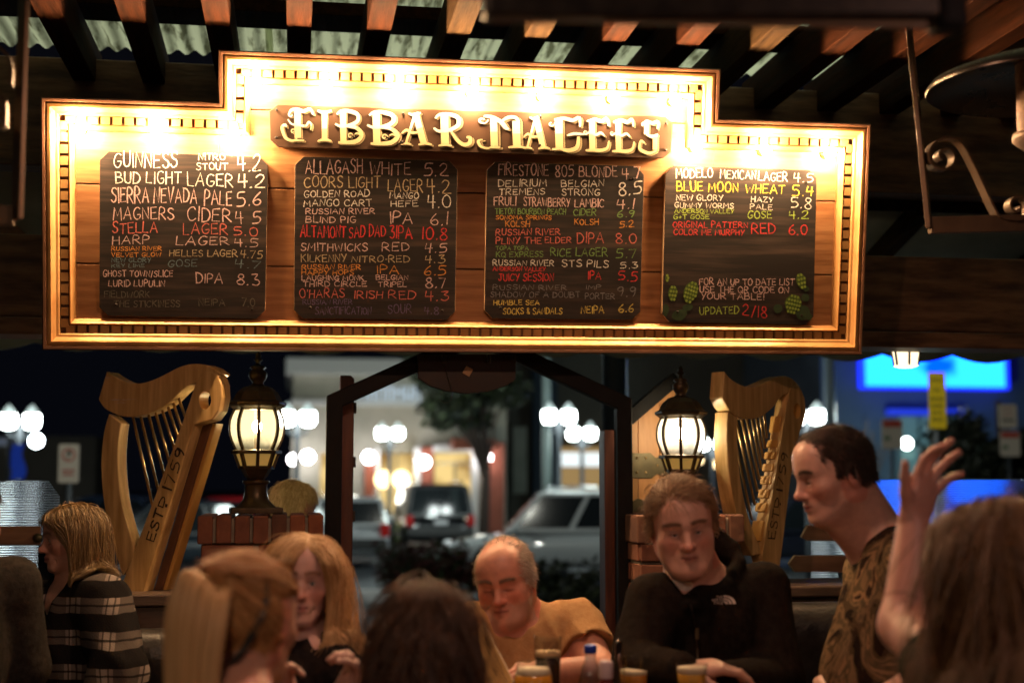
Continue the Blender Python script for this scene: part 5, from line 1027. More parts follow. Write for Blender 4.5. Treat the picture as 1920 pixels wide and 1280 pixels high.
# ================================================================ people: one signed distance field per body, meshed with surface nets
def smin(a, b, k):
    if k <= 0: return np.minimum(a, b)
    h = np.maximum(k - np.abs(a - b), 0) / k; return np.minimum(a, b) - h * h * k * .25
class Field:
    def __init__(s): s.p = []; s.disp = None
    def add(s, f, c, r, k=.01, op=1): s.p.append((f, np.array(c, float), float(r), k, op))
    def cap(s, a, b, ra, rb=None, k=.012, op=1):
        a, b = np.array(a, float), np.array(b, float); rb = ra if rb is None else rb; ab = b - a; L = max(1e-9, ab @ ab)
        def f(P):
            t = np.clip((P - a) @ ab / L, 0, 1); return np.linalg.norm(P - a - t[:, None] * ab, axis=1) - (ra + (rb - ra) * t)
        s.add(f, (a + b) / 2, math.sqrt(L) / 2 + max(ra, rb), k, op)
    def ell(s, c, r, Rm=None, k=.02, op=1):
        c, r = np.array(c, float), np.array(r, float); Rm = np.eye(3) if Rm is None else np.array(Rm)
        def f(P):
            q = (P - c) @ Rm; k0 = np.linalg.norm(q / r, axis=1); k1 = np.linalg.norm(q / (r * r), axis=1) + 1e-9; return k0 * (k0 - 1) / k1
        s.add(f, c, r.max(), k, op)
    def __call__(s, P, m=.06):
        d = np.full(len(P), .2)
        for f, c, r, k, op in s.p:
            i = np.nonzero(((P - c) ** 2).sum(1) < (r + m) ** 2)[0]
            if len(i) == 0: continue
            v = f(P[i])
            d[i] = smin(d[i], v, k) if op > 0 else -smin(-d[i], v, k)
        if s.disp is not None: d = d + s.disp(P)
        return d
    def grad(s, P, e=.0015):
        g = np.zeros_like(P)
        for a in ((1, -1, -1), (-1, -1, 1), (-1, 1, -1), (1, 1, 1)): a = np.array(a, float); g += a * s(P + a * e)[:, None]
        return g / (np.linalg.norm(g, axis=1)[:, None] + 1e-9)
def mesh_field(fd, h):
    pos = [q for q in fd.p if q[4] > 0]
    lo = np.min([c - r for f, c, r, k, o in pos], 0) - 4 * h; hi = np.max([c + r for f, c, r, k, o in pos], 0) + 4 * h
    nb = np.ceil((hi - lo) / (8 * h)).astype(int) + 1; n = nb * 8
    D = np.ones(n, np.float32); bi = np.indices(nb).reshape(3, -1).T
    cb = lo + (bi * 8 + 3.5) * h; dB = fd(cb, .12); act = np.abs(dB) < 8 * h * 1.0 + .004
    for b in bi[(~act) & (dB < 0)]: D[b[0] * 8:b[0] * 8 + 8, b[1] * 8:b[1] * 8 + 8, b[2] * 8:b[2] * 8 + 8] = -1
    loc = np.indices((8, 8, 8)).reshape(3, -1).T; A = bi[act]
    for s0 in range(0, len(A), 400):
        ii = (A[s0:s0 + 400, None, :] * 8 + loc[None]).reshape(-1, 3); D[ii[:, 0], ii[:, 1], ii[:, 2]] = fd(lo + ii * h)
    S_ = D < 0; cnt = np.zeros(np.array(n) - 1, np.int8)
    for a in (0, 1):
        for b in (0, 1):
            for c in (0, 1): cnt += S_[a:n[0] - 1 + a, b:n[1] - 1 + b, c:n[2] - 1 + c]
    cell = np.argwhere((cnt > 0) & (cnt < 8)); idx = np.full(np.array(n) - 1, -1, np.int32); idx[tuple(cell.T)] = np.arange(len(cell))
    acc = np.zeros((len(cell), 3)); w_ = np.zeros(len(cell)); cr = [(a, b, c) for a in (0, 1) for b in (0, 1) for c in (0, 1)]
    for p in cr:
        for ax in range(3):
            if p[ax] == 0:
                q = list(p); q[ax] = 1; dp = D[cell[:, 0] + p[0], cell[:, 1] + p[1], cell[:, 2] + p[2]]; dq = D[cell[:, 0] + q[0], cell[:, 1] + q[1], cell[:, 2] + q[2]]
                x = (dp < 0) != (dq < 0); t = np.where(x, dp / np.where(x, dp - dq, 1), 0); v = np.array(p, float)[None] + t[:, None] * (np.array(q) - np.array(p))[None]
                acc += np.where(x[:, None], v, 0); w_ += x
    V = lo + (cell + acc / w_[:, None]) * h; Fc = []
    for ax in range(3):
        sl0 = [slice(None)] * 3; sl1 = [slice(None)] * 3; sl0[ax] = slice(0, -1); sl1[ax] = slice(1, None)
        a0, a1 = S_[tuple(sl0)], S_[tuple(sl1)]; e = np.argwhere(a0 != a1); o1, o2 = [(1, 2), (2, 0), (0, 1)][ax]
        e = e[(e[:, o1] > 0) & (e[:, o2] > 0) & (e[:, o1] < n[o1] - 1) & (e[:, o2] < n[o2] - 1)]; ins = a0[tuple(e.T)]
        def cid(d1, d2): q = e.copy(); q[:, o1] -= d1; q[:, o2] -= d2; return idx[tuple(q.T)]
        f = np.stack([cid(1, 1), cid(0, 1), cid(0, 0), cid(1, 0)], 1); f[~ins] = f[~ins][:, ::-1]; Fc.append(f)
    Fc = np.concatenate(Fc); Fc = Fc[(Fc >= 0).all(1)]
    for _ in range(2): g = fd.grad(V); V = V - g * np.clip(fd(V), -h, h)[:, None]
    return V, Fc
def np_mesh(name, V, Fc, m, parent=None, col=None):
    me = bpy.data.meshes.new(name); me.vertices.add(len(V)); me.vertices.foreach_set('co', V.astype(np.float32).ravel())
    me.loops.add(len(Fc) * 4); me.loops.foreach_set('vertex_index', Fc.astype(np.int32).ravel()); me.polygons.add(len(Fc))
    me.polygons.foreach_set('loop_start', np.arange(0, len(Fc) * 4, 4, dtype=np.int32)); me.polygons.foreach_set('use_smooth', np.ones(len(Fc), bool))
    me.materials.append(m)
    if col is not None:
        a = me.attributes.new('Col', 'FLOAT_COLOR', 'POINT'); a.data.foreach_set('color', np.concatenate([col, np.ones((len(col), 1))], 1).astype(np.float32).ravel())
    me.update(calc_edges=True); me.validate(); o = bpy.data.objects.new(name, me); C.objects.link(o)
    if parent: o.parent = parent; 
    return o
def wrinkle(amp, freq, seed, stretch=(1, 1, .45)):
    r = np.random.RandomState(seed); K = r.normal(size=(4, 3)) * np.array(stretch) * freq; ph = r.uniform(0, 6.28, 4)
    def f(P):
        q = P + .012 * np.sin(P[:, [2, 0, 1]] * 31 + ph[:3]); v = np.zeros(len(P))
        for k, p in zip(K, ph): v += np.sqrt(np.sin(q @ k + p) ** 2 + .03)
        return amp * (v / 4 - .95) * 1.5
    return f
m = mat('skin', (.5, .3, .22), .42, spec=.5); n = m.node_tree.nodes; l = m.node_tree.links; at = n.new('ShaderNodeAttribute'); at.attribute_name = 'Col'
no = n.new('ShaderNodeTexNoise'); no.inputs['Scale'].default_value = 55; no.inputs['Detail'].default_value = 4; tc = n.new('ShaderNodeTexCoord'); l.new(tc.outputs['Object'], no.inputs[0])
hs = n.new('ShaderNodeHueSaturation'); mr = n.new('ShaderNodeMapRange'); mr.inputs['To Min'].default_value = .80; mr.inputs['To Max'].default_value = 1.2; l.new(no.outputs['Fac'], mr.inputs[0]); l.new(mr.outputs[0], hs.inputs['Value']); l.new(at.outputs['Color'], hs.inputs['Color']); l.new(hs.outputs[0], n['Principled BSDF'].inputs['Base Color'])
n['Principled BSDF'].inputs['Subsurface Weight'].default_value = .12; n['Principled BSDF'].inputs['Subsurface Radius'].default_value = (.01, .004, .002)
bp = n.new('ShaderNodeBump'); bp.inputs['Strength'].default_value = .12; bp.inputs['Distance'].default_value = .004; n2 = n.new('ShaderNodeTexNoise'); n2.inputs['Scale'].default_value = 240; l.new(tc.outputs['Object'], n2.inputs[0]); l.new(n2.outputs['Fac'], bp.inputs['Height']); l.new(bp.outputs[0], n['Principled BSDF'].inputs['Normal']); M['skin'] = m
M['eyewhite'] = mat('eye_white', (.62, .56, .52), .2); M['iris'] = mat('iris', (.06, .09, .10), .15); M['pupil'] = mat('pupil', (.005, .005, .005), .1)
def hair_mat(name, c1, c2):
    m = mat('hair_' + name, c1, .42, spec=.5); n = m.node_tree.nodes; l = m.node_tree.links; hi = n.new('ShaderNodeHairInfo'); cr = n.new('ShaderNodeValToRGB')
    cr.color_ramp.elements[0].color = (*c1, 1); cr.color_ramp.elements[1].color = (*c2, 1); l.new(hi.outputs['Random'], cr.inputs[0]); l.new(cr.outputs[0], n['Principled BSDF'].inputs['Base Color']); return m
def eul(yaw, pitch=0, roll=0): return np.array(Matrix.Rotation(rad(yaw), 3, 'Z') @ Matrix.Rotation(rad(pitch), 3, 'X') @ Matrix.Rotation(rad(roll), 3, 'Y'))
class Head:
    def __init__(s, c, yaw, pitch=0, roll=0, sc=1., wide=1., eyes='open', beard=0, fem=0, jaw=1.):
        s.c = np.array(c, float); s.R = eul(yaw, pitch, roll); s.s = sc; s.w = wide; s.eyes = eyes; s.fem = fem; s.jaw = jaw
    def W(s, p): p = np.array(p, float) * np.array([s.w, 1, 1]); return s.c + s.R @ p * s.s
    def L(s, P): return ((P - s.c) @ s.R) / s.s / np.array([s.w, 1, 1])
    def prims(s, F_, detail=True):
        k = s.s; W = s.W; E = lambda c, r, kk=.02, op=1, Rl=None: F_.ell(W(c), np.array(r) * k * np.array([s.w, 1, 1]), s.R if Rl is None else s.R @ Rl, kk * k, op)
        Cp = lambda a, b, ra, rb=None, kk=.012, op=1: F_.cap(W(a), W(b), ra * k, None if rb is None else rb * k, kk * k, op)
        E((0, .014, .034), (.077, .095, .088)); E((0, -.006, .012), (.074, .085, .085), .03); E((0, -.026, -.035), (.060, .064, .084), .03)
        for x in (-1, 1):
            Cp((x * .050, .012, -.052 ), (x * .020, -.070, -.097), .021 * s.jaw, .017, .024)
            E((x * .042, -.056, -.020), (.024, .022, .020), .022); Cp((x * .006, -.086, .022), (x * .046, -.071, .024), .0095 if s.fem else .0115, .008, .014)
        if s.jaw > 1: [E((x * .049, -.046, -.055), (.020, .022, .036), .03) for x in (-1, 1)]
        E((0, -.079, -.098), (.019, .015, .015), .016); E((0, -.046, .055), (.060, .048, .050), .03)
        if not detail: return
        for x in (-1, 1):
            E((x * .032, -.098, .002), (.018, .013, .012), .012, -1)
            E((x * .031, -.0755, .001), (.0155, .0135, .0125), .006)
            if s.eyes == 'open': E((x * .031, -.0905, .0005), (.0135, .009, .0052), .002, -1)
            elif s.eyes == 'half': E((x * .031, -.0900, -.0025), (.0135, .009, .0032), .002, -1)
            else: Cp((x * .031 - .012, -.0885, -.005), (x * .031 + .012, -.0870, -.005), .0016, None, .002, -1)
            E((x * .0125, -.094, -.035), (.0085, .011, .0085), .006)
            E((x * .0075, -.100, -.0425), (.0035, .005, .004), .002, -1)
            E((x * .0785, .016, -.004), (.0095, .020, .032), .006, 1, np.array(Matrix.Rotation(x * .35, 3, 'Z'))); E((x * .086, .013, .002), (.006, .011, .018), .005, -1, np.array(Matrix.Rotation(x * .35, 3, 'Z')))
            Cp((x * .026, -.082, -.045), (x * .037, -.070, -.074), .003, None, .005, -1); Cp((x * .020, -.088, -.016), (x * .044, -.078, -.014), .0016, None, .005, -1)
        Cp((0, -.088, .012), (0, -.106, -.027), .0085, .0115, .010); E((0, -.110, -.031), (.0125, .0125, .0105), .008)
        E((0, -.079, -.062), (.031, .019, .024), .014)
        for x in (-1, 1):
            Cp((x * .002, -.0985, -.0575), (x * .024, -.0865, -.0635), .0048, .0028, .004); Cp((x * .001, -.0970, -.0700), (x * .021, -.0870, -.0655), .0058, .003, .004)
        Cp((-.023, -.0925, -.0640), (.023, -.0925, -.0640), .0022, None, .003, -1)
        Cp((0, -.098, -.046), (0, -.096, -.052), .0025, None, .004, -1)
def g2(x, s): return np.exp(-(x / s) ** 2)
def skin_col(P, hd, tone, browc, hairc=None, hmask=None, beard=0, beardc=(.3, .25, .2), lip=(.36, .10, .09)):
    col = np.tile(np.array(tone, float), (len(P), 1)); L = hd.L(P); x, y, z = L.T; ax = np.abs(x)
    inh = (np.abs(x) < .1) & (np.abs(y) < .14) & (z > -.13) & (z < .15)
    def mix(c, w_): nonlocal col; w_ = np.clip(w_ * inh, 0, 1)[:, None]; col = col * (1 - w_) + np.array(c) * w_
    red = np.array(tone) * np.array([1.08, .74, .70]); front = y < -.02
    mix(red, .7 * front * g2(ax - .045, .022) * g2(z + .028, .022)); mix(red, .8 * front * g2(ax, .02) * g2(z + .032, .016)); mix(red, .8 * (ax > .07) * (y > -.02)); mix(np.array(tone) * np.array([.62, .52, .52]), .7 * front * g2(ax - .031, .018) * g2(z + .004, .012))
    if beard: mix(beardc, beard * (y < .0) * np.clip((-z - .045) / .012, 0, 1) * np.clip((ax - .016) / .012 + np.clip((-z - .080) / .01, 0, 1), 0, 1)); mix(np.array(beardc) * .6, beard * 1.1 * (y < -.06) * g2(z + .0505, .0045) * g2(ax, .024) )
    mix(lip, .85 * (y < -.075) * np.clip(1 - (ax / .025) ** 4, 0, 1) * g2(z + .0640 + .0 * ax, .0085))
    mix(np.array(lip) * .35, .9 * (y < -.07) * (ax < .023) * g2(z + .0640, .0022))
    br = .0262 + .004 * np.sin(np.clip((ax - .012) / .036, 0, 1) * 3.1); mix(browc, 1.15 * (y < -.05) * (ax > .010) * (ax < .053) * g2(z - br, .0056))
    if hd.eyes == 'open': mix((.03, .02, .015), .8 * (y < -.05) * g2(ax - .031, .013) * g2(z - .0058, .0022)); mix((.10, .06, .05), .5 * (y < -.05) * g2(ax - .031, .013) * g2(z + .0052, .002))
    elif hd.eyes == 'half': mix((.03, .02, .015), .8 * (y < -.05) * g2(ax - .031, .013) * g2(z - .0010, .0022)); mix((.16, .09, .07), .5 * (y < -.05) * g2(ax - .031, .013) * g2(z - .0095, .0018))
    else: mix((.05, .03, .02), .85 * (y < -.05) * g2(ax - .031, .013) * g2(z + .0055, .0022)); mix((.2, .11, .08), .5 * (y < -.05) * g2(ax - .031, .013) * g2(z - .0085, .0018))
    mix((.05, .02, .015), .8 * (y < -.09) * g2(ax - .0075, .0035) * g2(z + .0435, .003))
    if hmask is not None: mix(hairc, .92 * hmask(L))
    return col
def add_eyes(hd, root):
    if hd.eyes == 'closed': return
    for x in (-1, 1):
        b = MB(); gz = .0; ax_ = Matrix(((1, 0, 0), (0, 0, 1), (0, -1, 0)))
        for r0, r1, mm in ((0, .16, 'pupil'), (.16, .46, 'iris'), (.46, 3.14, 'eyewhite')):
            b.lathe([(.0122 * math.sin(t), -.0122 * math.cos(t)) for t in np.linspace(r0, r1, 5 if r1 < 1 else 12)], (0, 0, 0), M[mm], 18, axis=ax_)
        o = b.build('eye', root); c = hd.W((x * .031, -.0755, .001)); mw = Matrix(hd.R.tolist()).to_4x4(); mw.translation = Vector(c); o.matrix_world = mw if root is None else root.matrix_world.inverted() @ mw; o.scale = (hd.s,) * 3
def unit(v): v = np.array(v, float); return v / (np.linalg.norm(v) + 1e-9)
def hand(F_, w_, d, nrm, side=1, curl=(25, 30, 35, 40), spread=6, sc=1., thumb=(.75, .6, .35), thcurl=20):
    d = unit(d); nrm = unit(np.array(nrm) - d * np.dot(nrm, d)); s = np.cross(d, nrm) * side; w_ = np.array(w_, float)
    offs = (.029, .0095, -.0095, -.027); al = (.086, .090, .085, .076); LN = ((.043, .026, .021), (.048, .030, .022), (.044, .028, .021), (.034, .021, .018))
    for i in range(4):
        kn = w_ + (s * offs[i] + d * al[i]) * sc; F_.cap(w_ + s * offs[i] * .6 * sc + d * .012 * sc, kn, .0150 * sc, .0115 * sc, .014)
        dr = unit(d + s * math.tan(rad(spread)) * (1.2 - i) * .8); a = 0; p = kn; r = .0098 * sc
        for j in range(3):
            a += rad(curl[i]) * (1.0, 1.2, .8)[j]; q = p + (dr * math.cos(a) + nrm * math.sin(a)) * LN[i][j] * sc
            F_.cap(p, q, r, r * .88, .0035); p = q; r *= .88
    b0 = w_ + (s * .022 + d * .018) * sc; dr = unit(s * thumb[0] + d * thumb[1] + nrm * thumb[2]); p = b0; r = .0145 * sc; ref = unit(d - s * .5 + nrm * .3)
    for j, ln in enumerate((.044, .033, .026)):
        q = p + unit(dr + ref * math.tan(rad(thcurl)) * j * .6) * ln * sc; F_.cap(p, q, r, r * .82, .006 if j else .014); p = q; r *= .82
    F_.ell(w_ + (d * .05 + nrm * .002) * sc, np.array((.036, .052, .015)) * sc, np.stack([s, d, nrm], 1), .012)
def make_hair(name, hd, fd, root, m, n, mask, length, K=14, off=(.003, .016), comb=None, grav=1., noise=.25, width=.0008, seed=1, clear=None, reach=.07, os=6):
    r = np.random.RandomState(seed); d = r.normal(size=(n * os, 3)); d /= np.linalg.norm(d, axis=1)[:, None]
    L = np.array([0, .010, .030]) + d * np.array([.084, .105, .100]); keep = r.uniform(size=len(L)) < mask(L); L = L[keep][:n]; N = len(L)
    P_ = hd.c + (L * np.array([hd.w, 1, 1])) @ hd.R.T * hd.s
    for _ in range(3): P_ -= fd.grad(P_) * np.clip(fd(P_), -.03, .03)[:, None]
    ln = (length(L) if callable(length) else length) * (1.08 - .42 * r.uniform(0, 1, N) ** 2.2); ds = ln / (K - 1)
    o = r.uniform(off[0], off[1], N) ** 1; nrm = fd.grad(P_); v = nrm * .6
    cl = comb(L) @ hd.R.T if comb is not None else np.zeros((N, 3)); out = [P_.copy()]; g = np.array([0, 0, -1.]) * grav; cl_id = r.normal(size=(60, 3)); nid = cl_id[r.randint(0, 60, N)] * noise; wild = r.uniform(size=N) < .05; o = np.where(wild, o * 1.7 + .003, o); fl = np.where(wild, 1.2, .35)[:, None]
    for k in range(1, K):
        fade = np.clip(1 - k * ds / reach, 0, 1)[:, None]; t = v * 1.1 + cl * fade * 1.5 + g * (.55 + .9 * k / K) + nid * fl + r.normal(size=(N, 3)) * noise * .07
        gd = fd.grad(P_); near = fd(P_); tn = (t * gd).sum(1); t = t - gd * (np.where((near < .03) & (tn < 0), tn, 0) )[:, None]
        t = t - gd * np.clip((fd(P_) - o - .006) * 25, 0, .7)[:, None] * (fl < .9)
        v = t / (np.linalg.norm(t, axis=1)[:, None] + 1e-9); P_ = P_ + v * ds[:, None]
        oo = o * min(1, (k + .5) / (K * .25)); dd = fd(P_); push = np.clip(oo - dd, 0, .03); P_ = P_ + gd * push[:, None]
        if clear is not None:
            q = hd.L(P_); f_ = (q[:, 2] < clear[1]) & (q[:, 1] < clear[0]); P_[f_] += (hd.R @ np.array([0, 1., 0]))[None] * np.clip((clear[0] - q[f_, 1]) * .5, 0, .02)[:, None] * hd.s
        out.append(P_.copy())
    A = np.stack(out, 1).astype(np.float32); cu = bpy.data.hair_curves.new(name); cu.add_curves([K] * N); cu.attributes['position'].data.foreach_set('vector', A.ravel()) if 'position' in cu.attributes else cu.points.foreach_set('position', A.ravel())
    ra = cu.attributes.get('radius') or cu.attributes.new('radius', 'FLOAT', 'POINT'); tp = np.concatenate([np.full(K - 4, 1.), np.linspace(.9, .25, 4)]) * width; ra.data.foreach_set('value', np.tile(tp, N).astype(np.float32))
    cu.materials.append(m); ob = bpy.data.objects.new(name, cu); C.objects.link(ob); ob.parent = root; return ob
def torso(F_, sL, sR, hip, neck, big=1., depth=.125, belly=.0, k=.05, arms=None, fem=0):
    sL, sR, hip, neck = (np.array(q, float) for q in (sL, sR, hip, neck)); mid = (sL + sR) / 2; x = unit(sR - sL); up = unit(mid - hip); y = unit(np.cross(up, x)); up = np.cross(x, y); Rm = np.stack([x, y, up], 1); W = np.linalg.norm(sR - sL); H_ = np.linalg.norm(mid - hip)
    F_.ell(mid - up * .15, (W * .47, depth, .21), Rm, k); F_.ell(mid - up * H_ * .62 - y * belly * .6, (W * .43, depth * 1.0 + belly, .22), Rm, k); F_.ell(hip, (W * .44, depth * 1.1, .15), Rm, k)
    F_.cap(sL + x * .03 - up * .02, sR - x * .03 - up * .02, .062 * big, None, k); F_.cap(neck - up * .02, sL + x * .03 - up * .01, .050 * big, .058 * big, k); F_.cap(neck - up * .02, sR - x * .03 - up * .01, .050 * big, .058 * big, k)
    if fem:
        for s_ in (-1, 1): F_.ell(mid + x * s_ * .075 - up * .20 - y * depth * .75, (.07, .065, .075), Rm, .04)
    return x, y, up
def arm(F_, s, e, w_, r=(.056, .046, .030), k=.02): F_.cap(s, e, r[0], r[1], k); F_.cap(e, w_, r[1], r[2], k)
def brows(hd, fd, root, m, n=150, seed=31):
    make_hair('eyebrow', hd, fd, root, m, n, lambda L: (L[:, 1] < -.03) * (np.abs(L[:, 0]) > .011) * (np.abs(L[:, 0]) < .050) * (np.abs(L[:, 2] - .0275 - .0045 * np.sin(np.clip((np.abs(L[:, 0]) - .011) / .034, 0, 1.25) * 3.1)) < .0042) * 1., .010, 5, (.0004, .0016), lambda L: np.stack([np.sign(L[:, 0]), .2 + 0 * L[:, 0], .05 + 0 * L[:, 0]], 1), .1, .2, .00045, seed, None, 1., 260)
V3 = lambda px, py, Y: np.array(P(px, py, Y))
def person(label, mw=None): return empty('person', label=label, cat='person')
def legs(root, hip, fw, m, seated=True, lift=.0):
    F_ = Field(); fw = unit([fw[0], fw[1], 0]); sd = np.array([fw[1], -fw[0], 0]); hip = np.array(hip)
    F_.ell(hip + np.array([0, 0, -.02]), (.18, .15, .14), None, .04)
    for s in (-1, 1):
        h0 = hip + sd * s * .09 - np.array([0, 0, .05]); kn = h0 + (fw * .40 if seated else fw * .04 - np.array([0, 0, .38])) + sd * s * .03
        an = np.array([kn[0] - fw[0] * (.06 if seated else .03), kn[1] - fw[1] * (.06 if seated else .03), max(.10, kn[2] - .44)]); F_.cap(h0, kn, .085, .062, .03); F_.cap(kn, an, .060, .045, .03)
    V, Fc = mesh_field(F_, .016); np_mesh('trousers', V, Fc, m, root)
    for s in (-1, 1):
        h0 = hip + sd * s * .09 - np.array([0, 0, .05]); kn = h0 + (fw * .40 if seated else fw * .04 - np.array([0, 0, .38])) + sd * s * .03; an = np.array([kn[0] - fw[0] * .05, kn[1] - fw[1] * .05, max(.10, kn[2] - .44)])
        b = MB(); q = an + fw * .06 - np.array([0, 0, .05]); b.ball(q, .05, M['tyre'], 12, 8, (1, 1, 1)); b.tube([q - fw * .05, q, q + fw * .11], [.05, .048, .036], M['tyre'], 10); b.build('shoe', root)
M['denim'] = mat('dark_denim', (.03, .035, .05), .85, col2=(.05, .055, .075), scale=40)
def sq(v, a, b): return np.clip((v - a) / (b - a), 0, 1)
# ---------------------------------------------------------------- the man in the tan shirt, reading the menu
TONE = (.58, .33, .25)
def bodymesh(root, F_, hd, h, **kw):
    V, Fc = mesh_field(F_, h); return np_mesh('body', V, Fc, M['skin'], root, skin_col(V, hd, **kw))
def cloth(name, root, F_, m, h=.006): V, Fc = mesh_field(F_, h); return np_mesh(name, V, Fc, m, root)
def fabric(name, c1, c2, scale=60, rough=.9, bump=.25): return mat(name, c1, rough, col2=c2, scale=scale, bump=bump, bscale=220, spec=.2 if max(c1) > .1 else .03)
rt = person('bald-topped grey bearded man in a tan t-shirt, head bowed over a menu')
hd = Head(V3(948, 1085, 4.0), -24, 17, -6, .94, 1.02, 'closed', jaw=1.2)
sL, sR, nk, hip = V3(893, 1180, 4.02), V3(1083, 1172, 4.10), V3(980, 1160, 4.12), V3(985, 1420, 4.16)
eR, wR = V3(1122, 1262, 3.92), V3(1010, 1262, 3.62); eL, wL = V3(858, 1300, 3.95), V3(885, 1300, 3.66)
B = Field(); hd.prims(B); torso(B, sL, sR, hip, nk, 1.0, .135, .05); B.cap(hd.W((0, .02, -.06)), nk + np.array([0, 0, -.03]), .066, .076, .03); B.ell(hd.W((0, -.045, -.100)), (.05, .05, .03), hd.R, .03)
arm(B, sL, eL, wL, (.056, .048, .031)); arm(B, sR, eR, wR, (.060, .052, .033))
hand(B, wR, unit(V3(972, 1253, 3.50) - wR), (-.2, .3, -1), 1, (22, 28, 34, 40)); hand(B, wL, unit(V3(915, 1290, 3.55) - wL), (.3, .2, -1), -1)
hm = lambda L: np.clip(sq(L[:, 2], -.03, -.01) * sq(L[:, 1], -.045 - .03, -.02) * (1 - .75 * (sq(L[:, 2], .075, .10) * sq(-L[:, 1], -.07, -.03))) * ((L[:, 2] > .03) | (np.abs(L[:, 0]) > .066) | (L[:, 1] > .02)) * (1 - (np.abs(L[:, 0]) < .058) * (L[:, 1] < -.02) * 1.), 0, 1)
bodymesh(rt, B, hd, .0040, tone=(.60, .29, .21), browc=(.20, .11, .07), hairc=(.30, .22, .16), hmask=lambda L: hm(L) * .6, beard=.5, beardc=(.36, .26, .20), lip=(.40, .13, .10))
S1 = Field(); x, y, up = torso(S1, sL, sR, hip, nk, 1.1, .148, .055, .045); S1.cap(sR, sR + (eR - sR) * .90, .074, .078, .03); S1.cap(sL, sL + (eL - sL) * .90, .074, .076, .03); S1.ell(hd.W((0, -.02, -.118)), (.080, .08, .045), hd.R, .012, -1)
S1.cap(sR + (eR - sR) * .99, eR + (eR - sR) * .45, .12, None, .004, -1); S1.cap(sL + (eL - sL) * .99, eL + (eL - sL) * .45, .12, None, .004, -1); S1.disp = wrinkle(.011, 24, 3)
cloth('t_shirt', rt, S1, fabric('tan_cotton', (.36, .20, .085), (.42, .25, .115)), .007); legs(rt, hip, -y, M['denim'])
make_hair('hair', hd, B, rt, hair_mat('grey', (.42, .34, .27), (.75, .66, .56)), 5200, hm, lambda L: .012 + .012 * (np.abs(L[:, 0]) > .05), 5, (.001, .005), lambda L: np.stack([np.zeros(len(L)), np.ones(len(L)), -np.ones(len(L)) * .6], 1), .4, .3, .0005, 1, None, .2)
bm_ = lambda L: (L[:, 1] < .02) * (L[:, 2] < -.03) * (np.abs(L[:, 0]) > .01) * 1.
make_hair('beard', hd, B, rt, hair_mat('beard', (.24, .17, .12), (.55, .46, .38)), 1000, bm_, .005, 4, (.0003, .001), None, 1.0, .3, .0004, 2)
brows(hd, B, rt, hair_mat('grey_brow', (.16, .10, .07), (.34, .26, .2)))
# menu card
mn = empty('menu_card', label='tall kraft paper menu held by the man in the tan shirt', cat='menu'); M['kraft'] = mat('kraft_paper', (.46, .27, .09), .85, col2=(.52, .32, .12), scale=12); M['kraftline'] = mat('menu_print', (.20, .11, .04), .85); M['card'] = mat('menu_edge', (.7, .6, .45), .6)
a, b_, c, d = P(906, 1165, 3.62), P(962, 1275, 3.42), P(905, 1400, 3.40), P(800, 1260, 3.62); d = a + (c - b_)
b = MB(); nn = (b_ - a).cross(d - a).normalized(); b.prism([a, b_, c, d], nn * .003, M['kraft'], M['card']); b.build('card', mn)
b = MB(); side = -nn if nn.dot(CAM - a) < 0 else nn
for k in range(30):
    f = .06 + .9 * k / 30; p0, p1 = a + (d - a) * f, b_ + (c - b_) * f
    if k % 5 == 4: continue
    n_ = 9; 
    for j in range(n_):
        if R.random() < .25: continue
        q0, q1 = p0 + (p1 - p0) * (.08 + .86 * j / n_), p0 + (p1 - p0) * (.08 + .86 * (j + .8) / n_); e = (d - a) * .008; o_ = side * .0036 + (nn * .003 if side.dot(nn) > 0 else Vector())
        b.face([q0 + o_, q1 + o_, q1 + e + o_, q0 + e + o_], M['kraftline'])
b.build('printed_lines', mn, fix=False)
# ---------------------------------------------------------------- the man in the black fleece
rt = person('sandy haired man in a zipped black jacket with a white chest emblem')
hd = Head(V3(1279, 985, 3.60), -8, 12, -7, .97, 1.0, 'half', jaw=1.15)
sL, sR, nk, hip = V3(1222, 1128, 3.62), V3(1428, 1108, 3.75), V3(1318, 1088, 3.74), V3(1330, 1420, 3.85)
eL, wL = V3(1196, 1262, 3.50), V3(1280, 1258, 3.34); eR, wR = V3(1455, 1275, 3.62), V3(1330, 1278, 3.36)
B = Field(); hd.prims(B); torso(B, sL, sR, hip, nk, 1.0, .13, .03); B.cap(hd.W((0, .02, -.06)), nk + np.array([0, 0, -.03]), .068, .076, .03); B.ell(hd.W((0, -.05, -.102)), (.045, .045, .028), hd.R, .03)
arm(B, sL, eL, wL); arm(B, sR, eR, wR); hand(B, wL, unit(np.array([.9, -.1, .12])), (0, .2, -1), -1, (18, 22, 26, 30)); hand(B, wR, unit(np.array([-.9, .2, -.05])), (0, .1, -1), 1, (16, 20, 24, 28))
hm = lambda L: sq(L[:, 2], -.045, -.02) * np.where(L[:, 2] > .055 - .25 * np.clip(L[:, 1] + .05, 0, 1), sq(L[:, 1] + .30 * np.clip(L[:, 2] - .072, 0, .1) * 3, -.072, -.045), ((L[:, 1] > .012) | ((np.abs(L[:, 0]) > .060) & (L[:, 1] > -.03) & (L[:, 2] > -.01))) * 1.)
bodymesh(rt, B, hd, .0044, tone=(.57, .34, .27), browc=(.24, .13, .08), hairc=(.18, .09, .045), hmask=lambda L: hm(L) * .85, lip=(.36, .12, .10)); add_eyes(hd, rt)
S1 = Field(); x, y, up = torso(S1, sL, sR, hip, nk, 1.06, .148, .02, .045); arm(S1, sL, eL, eL + (wL - eL) * .93, (.070, .062, .046), .03); arm(S1, sR, eR, eR + (wR - eR) * .93, (.072, .064, .046), .03)
apex = V3(1297, 1132, 3.57); S1.cap(hd.W((0, -.02, -.105)), apex, .060, .010, .012, -1)
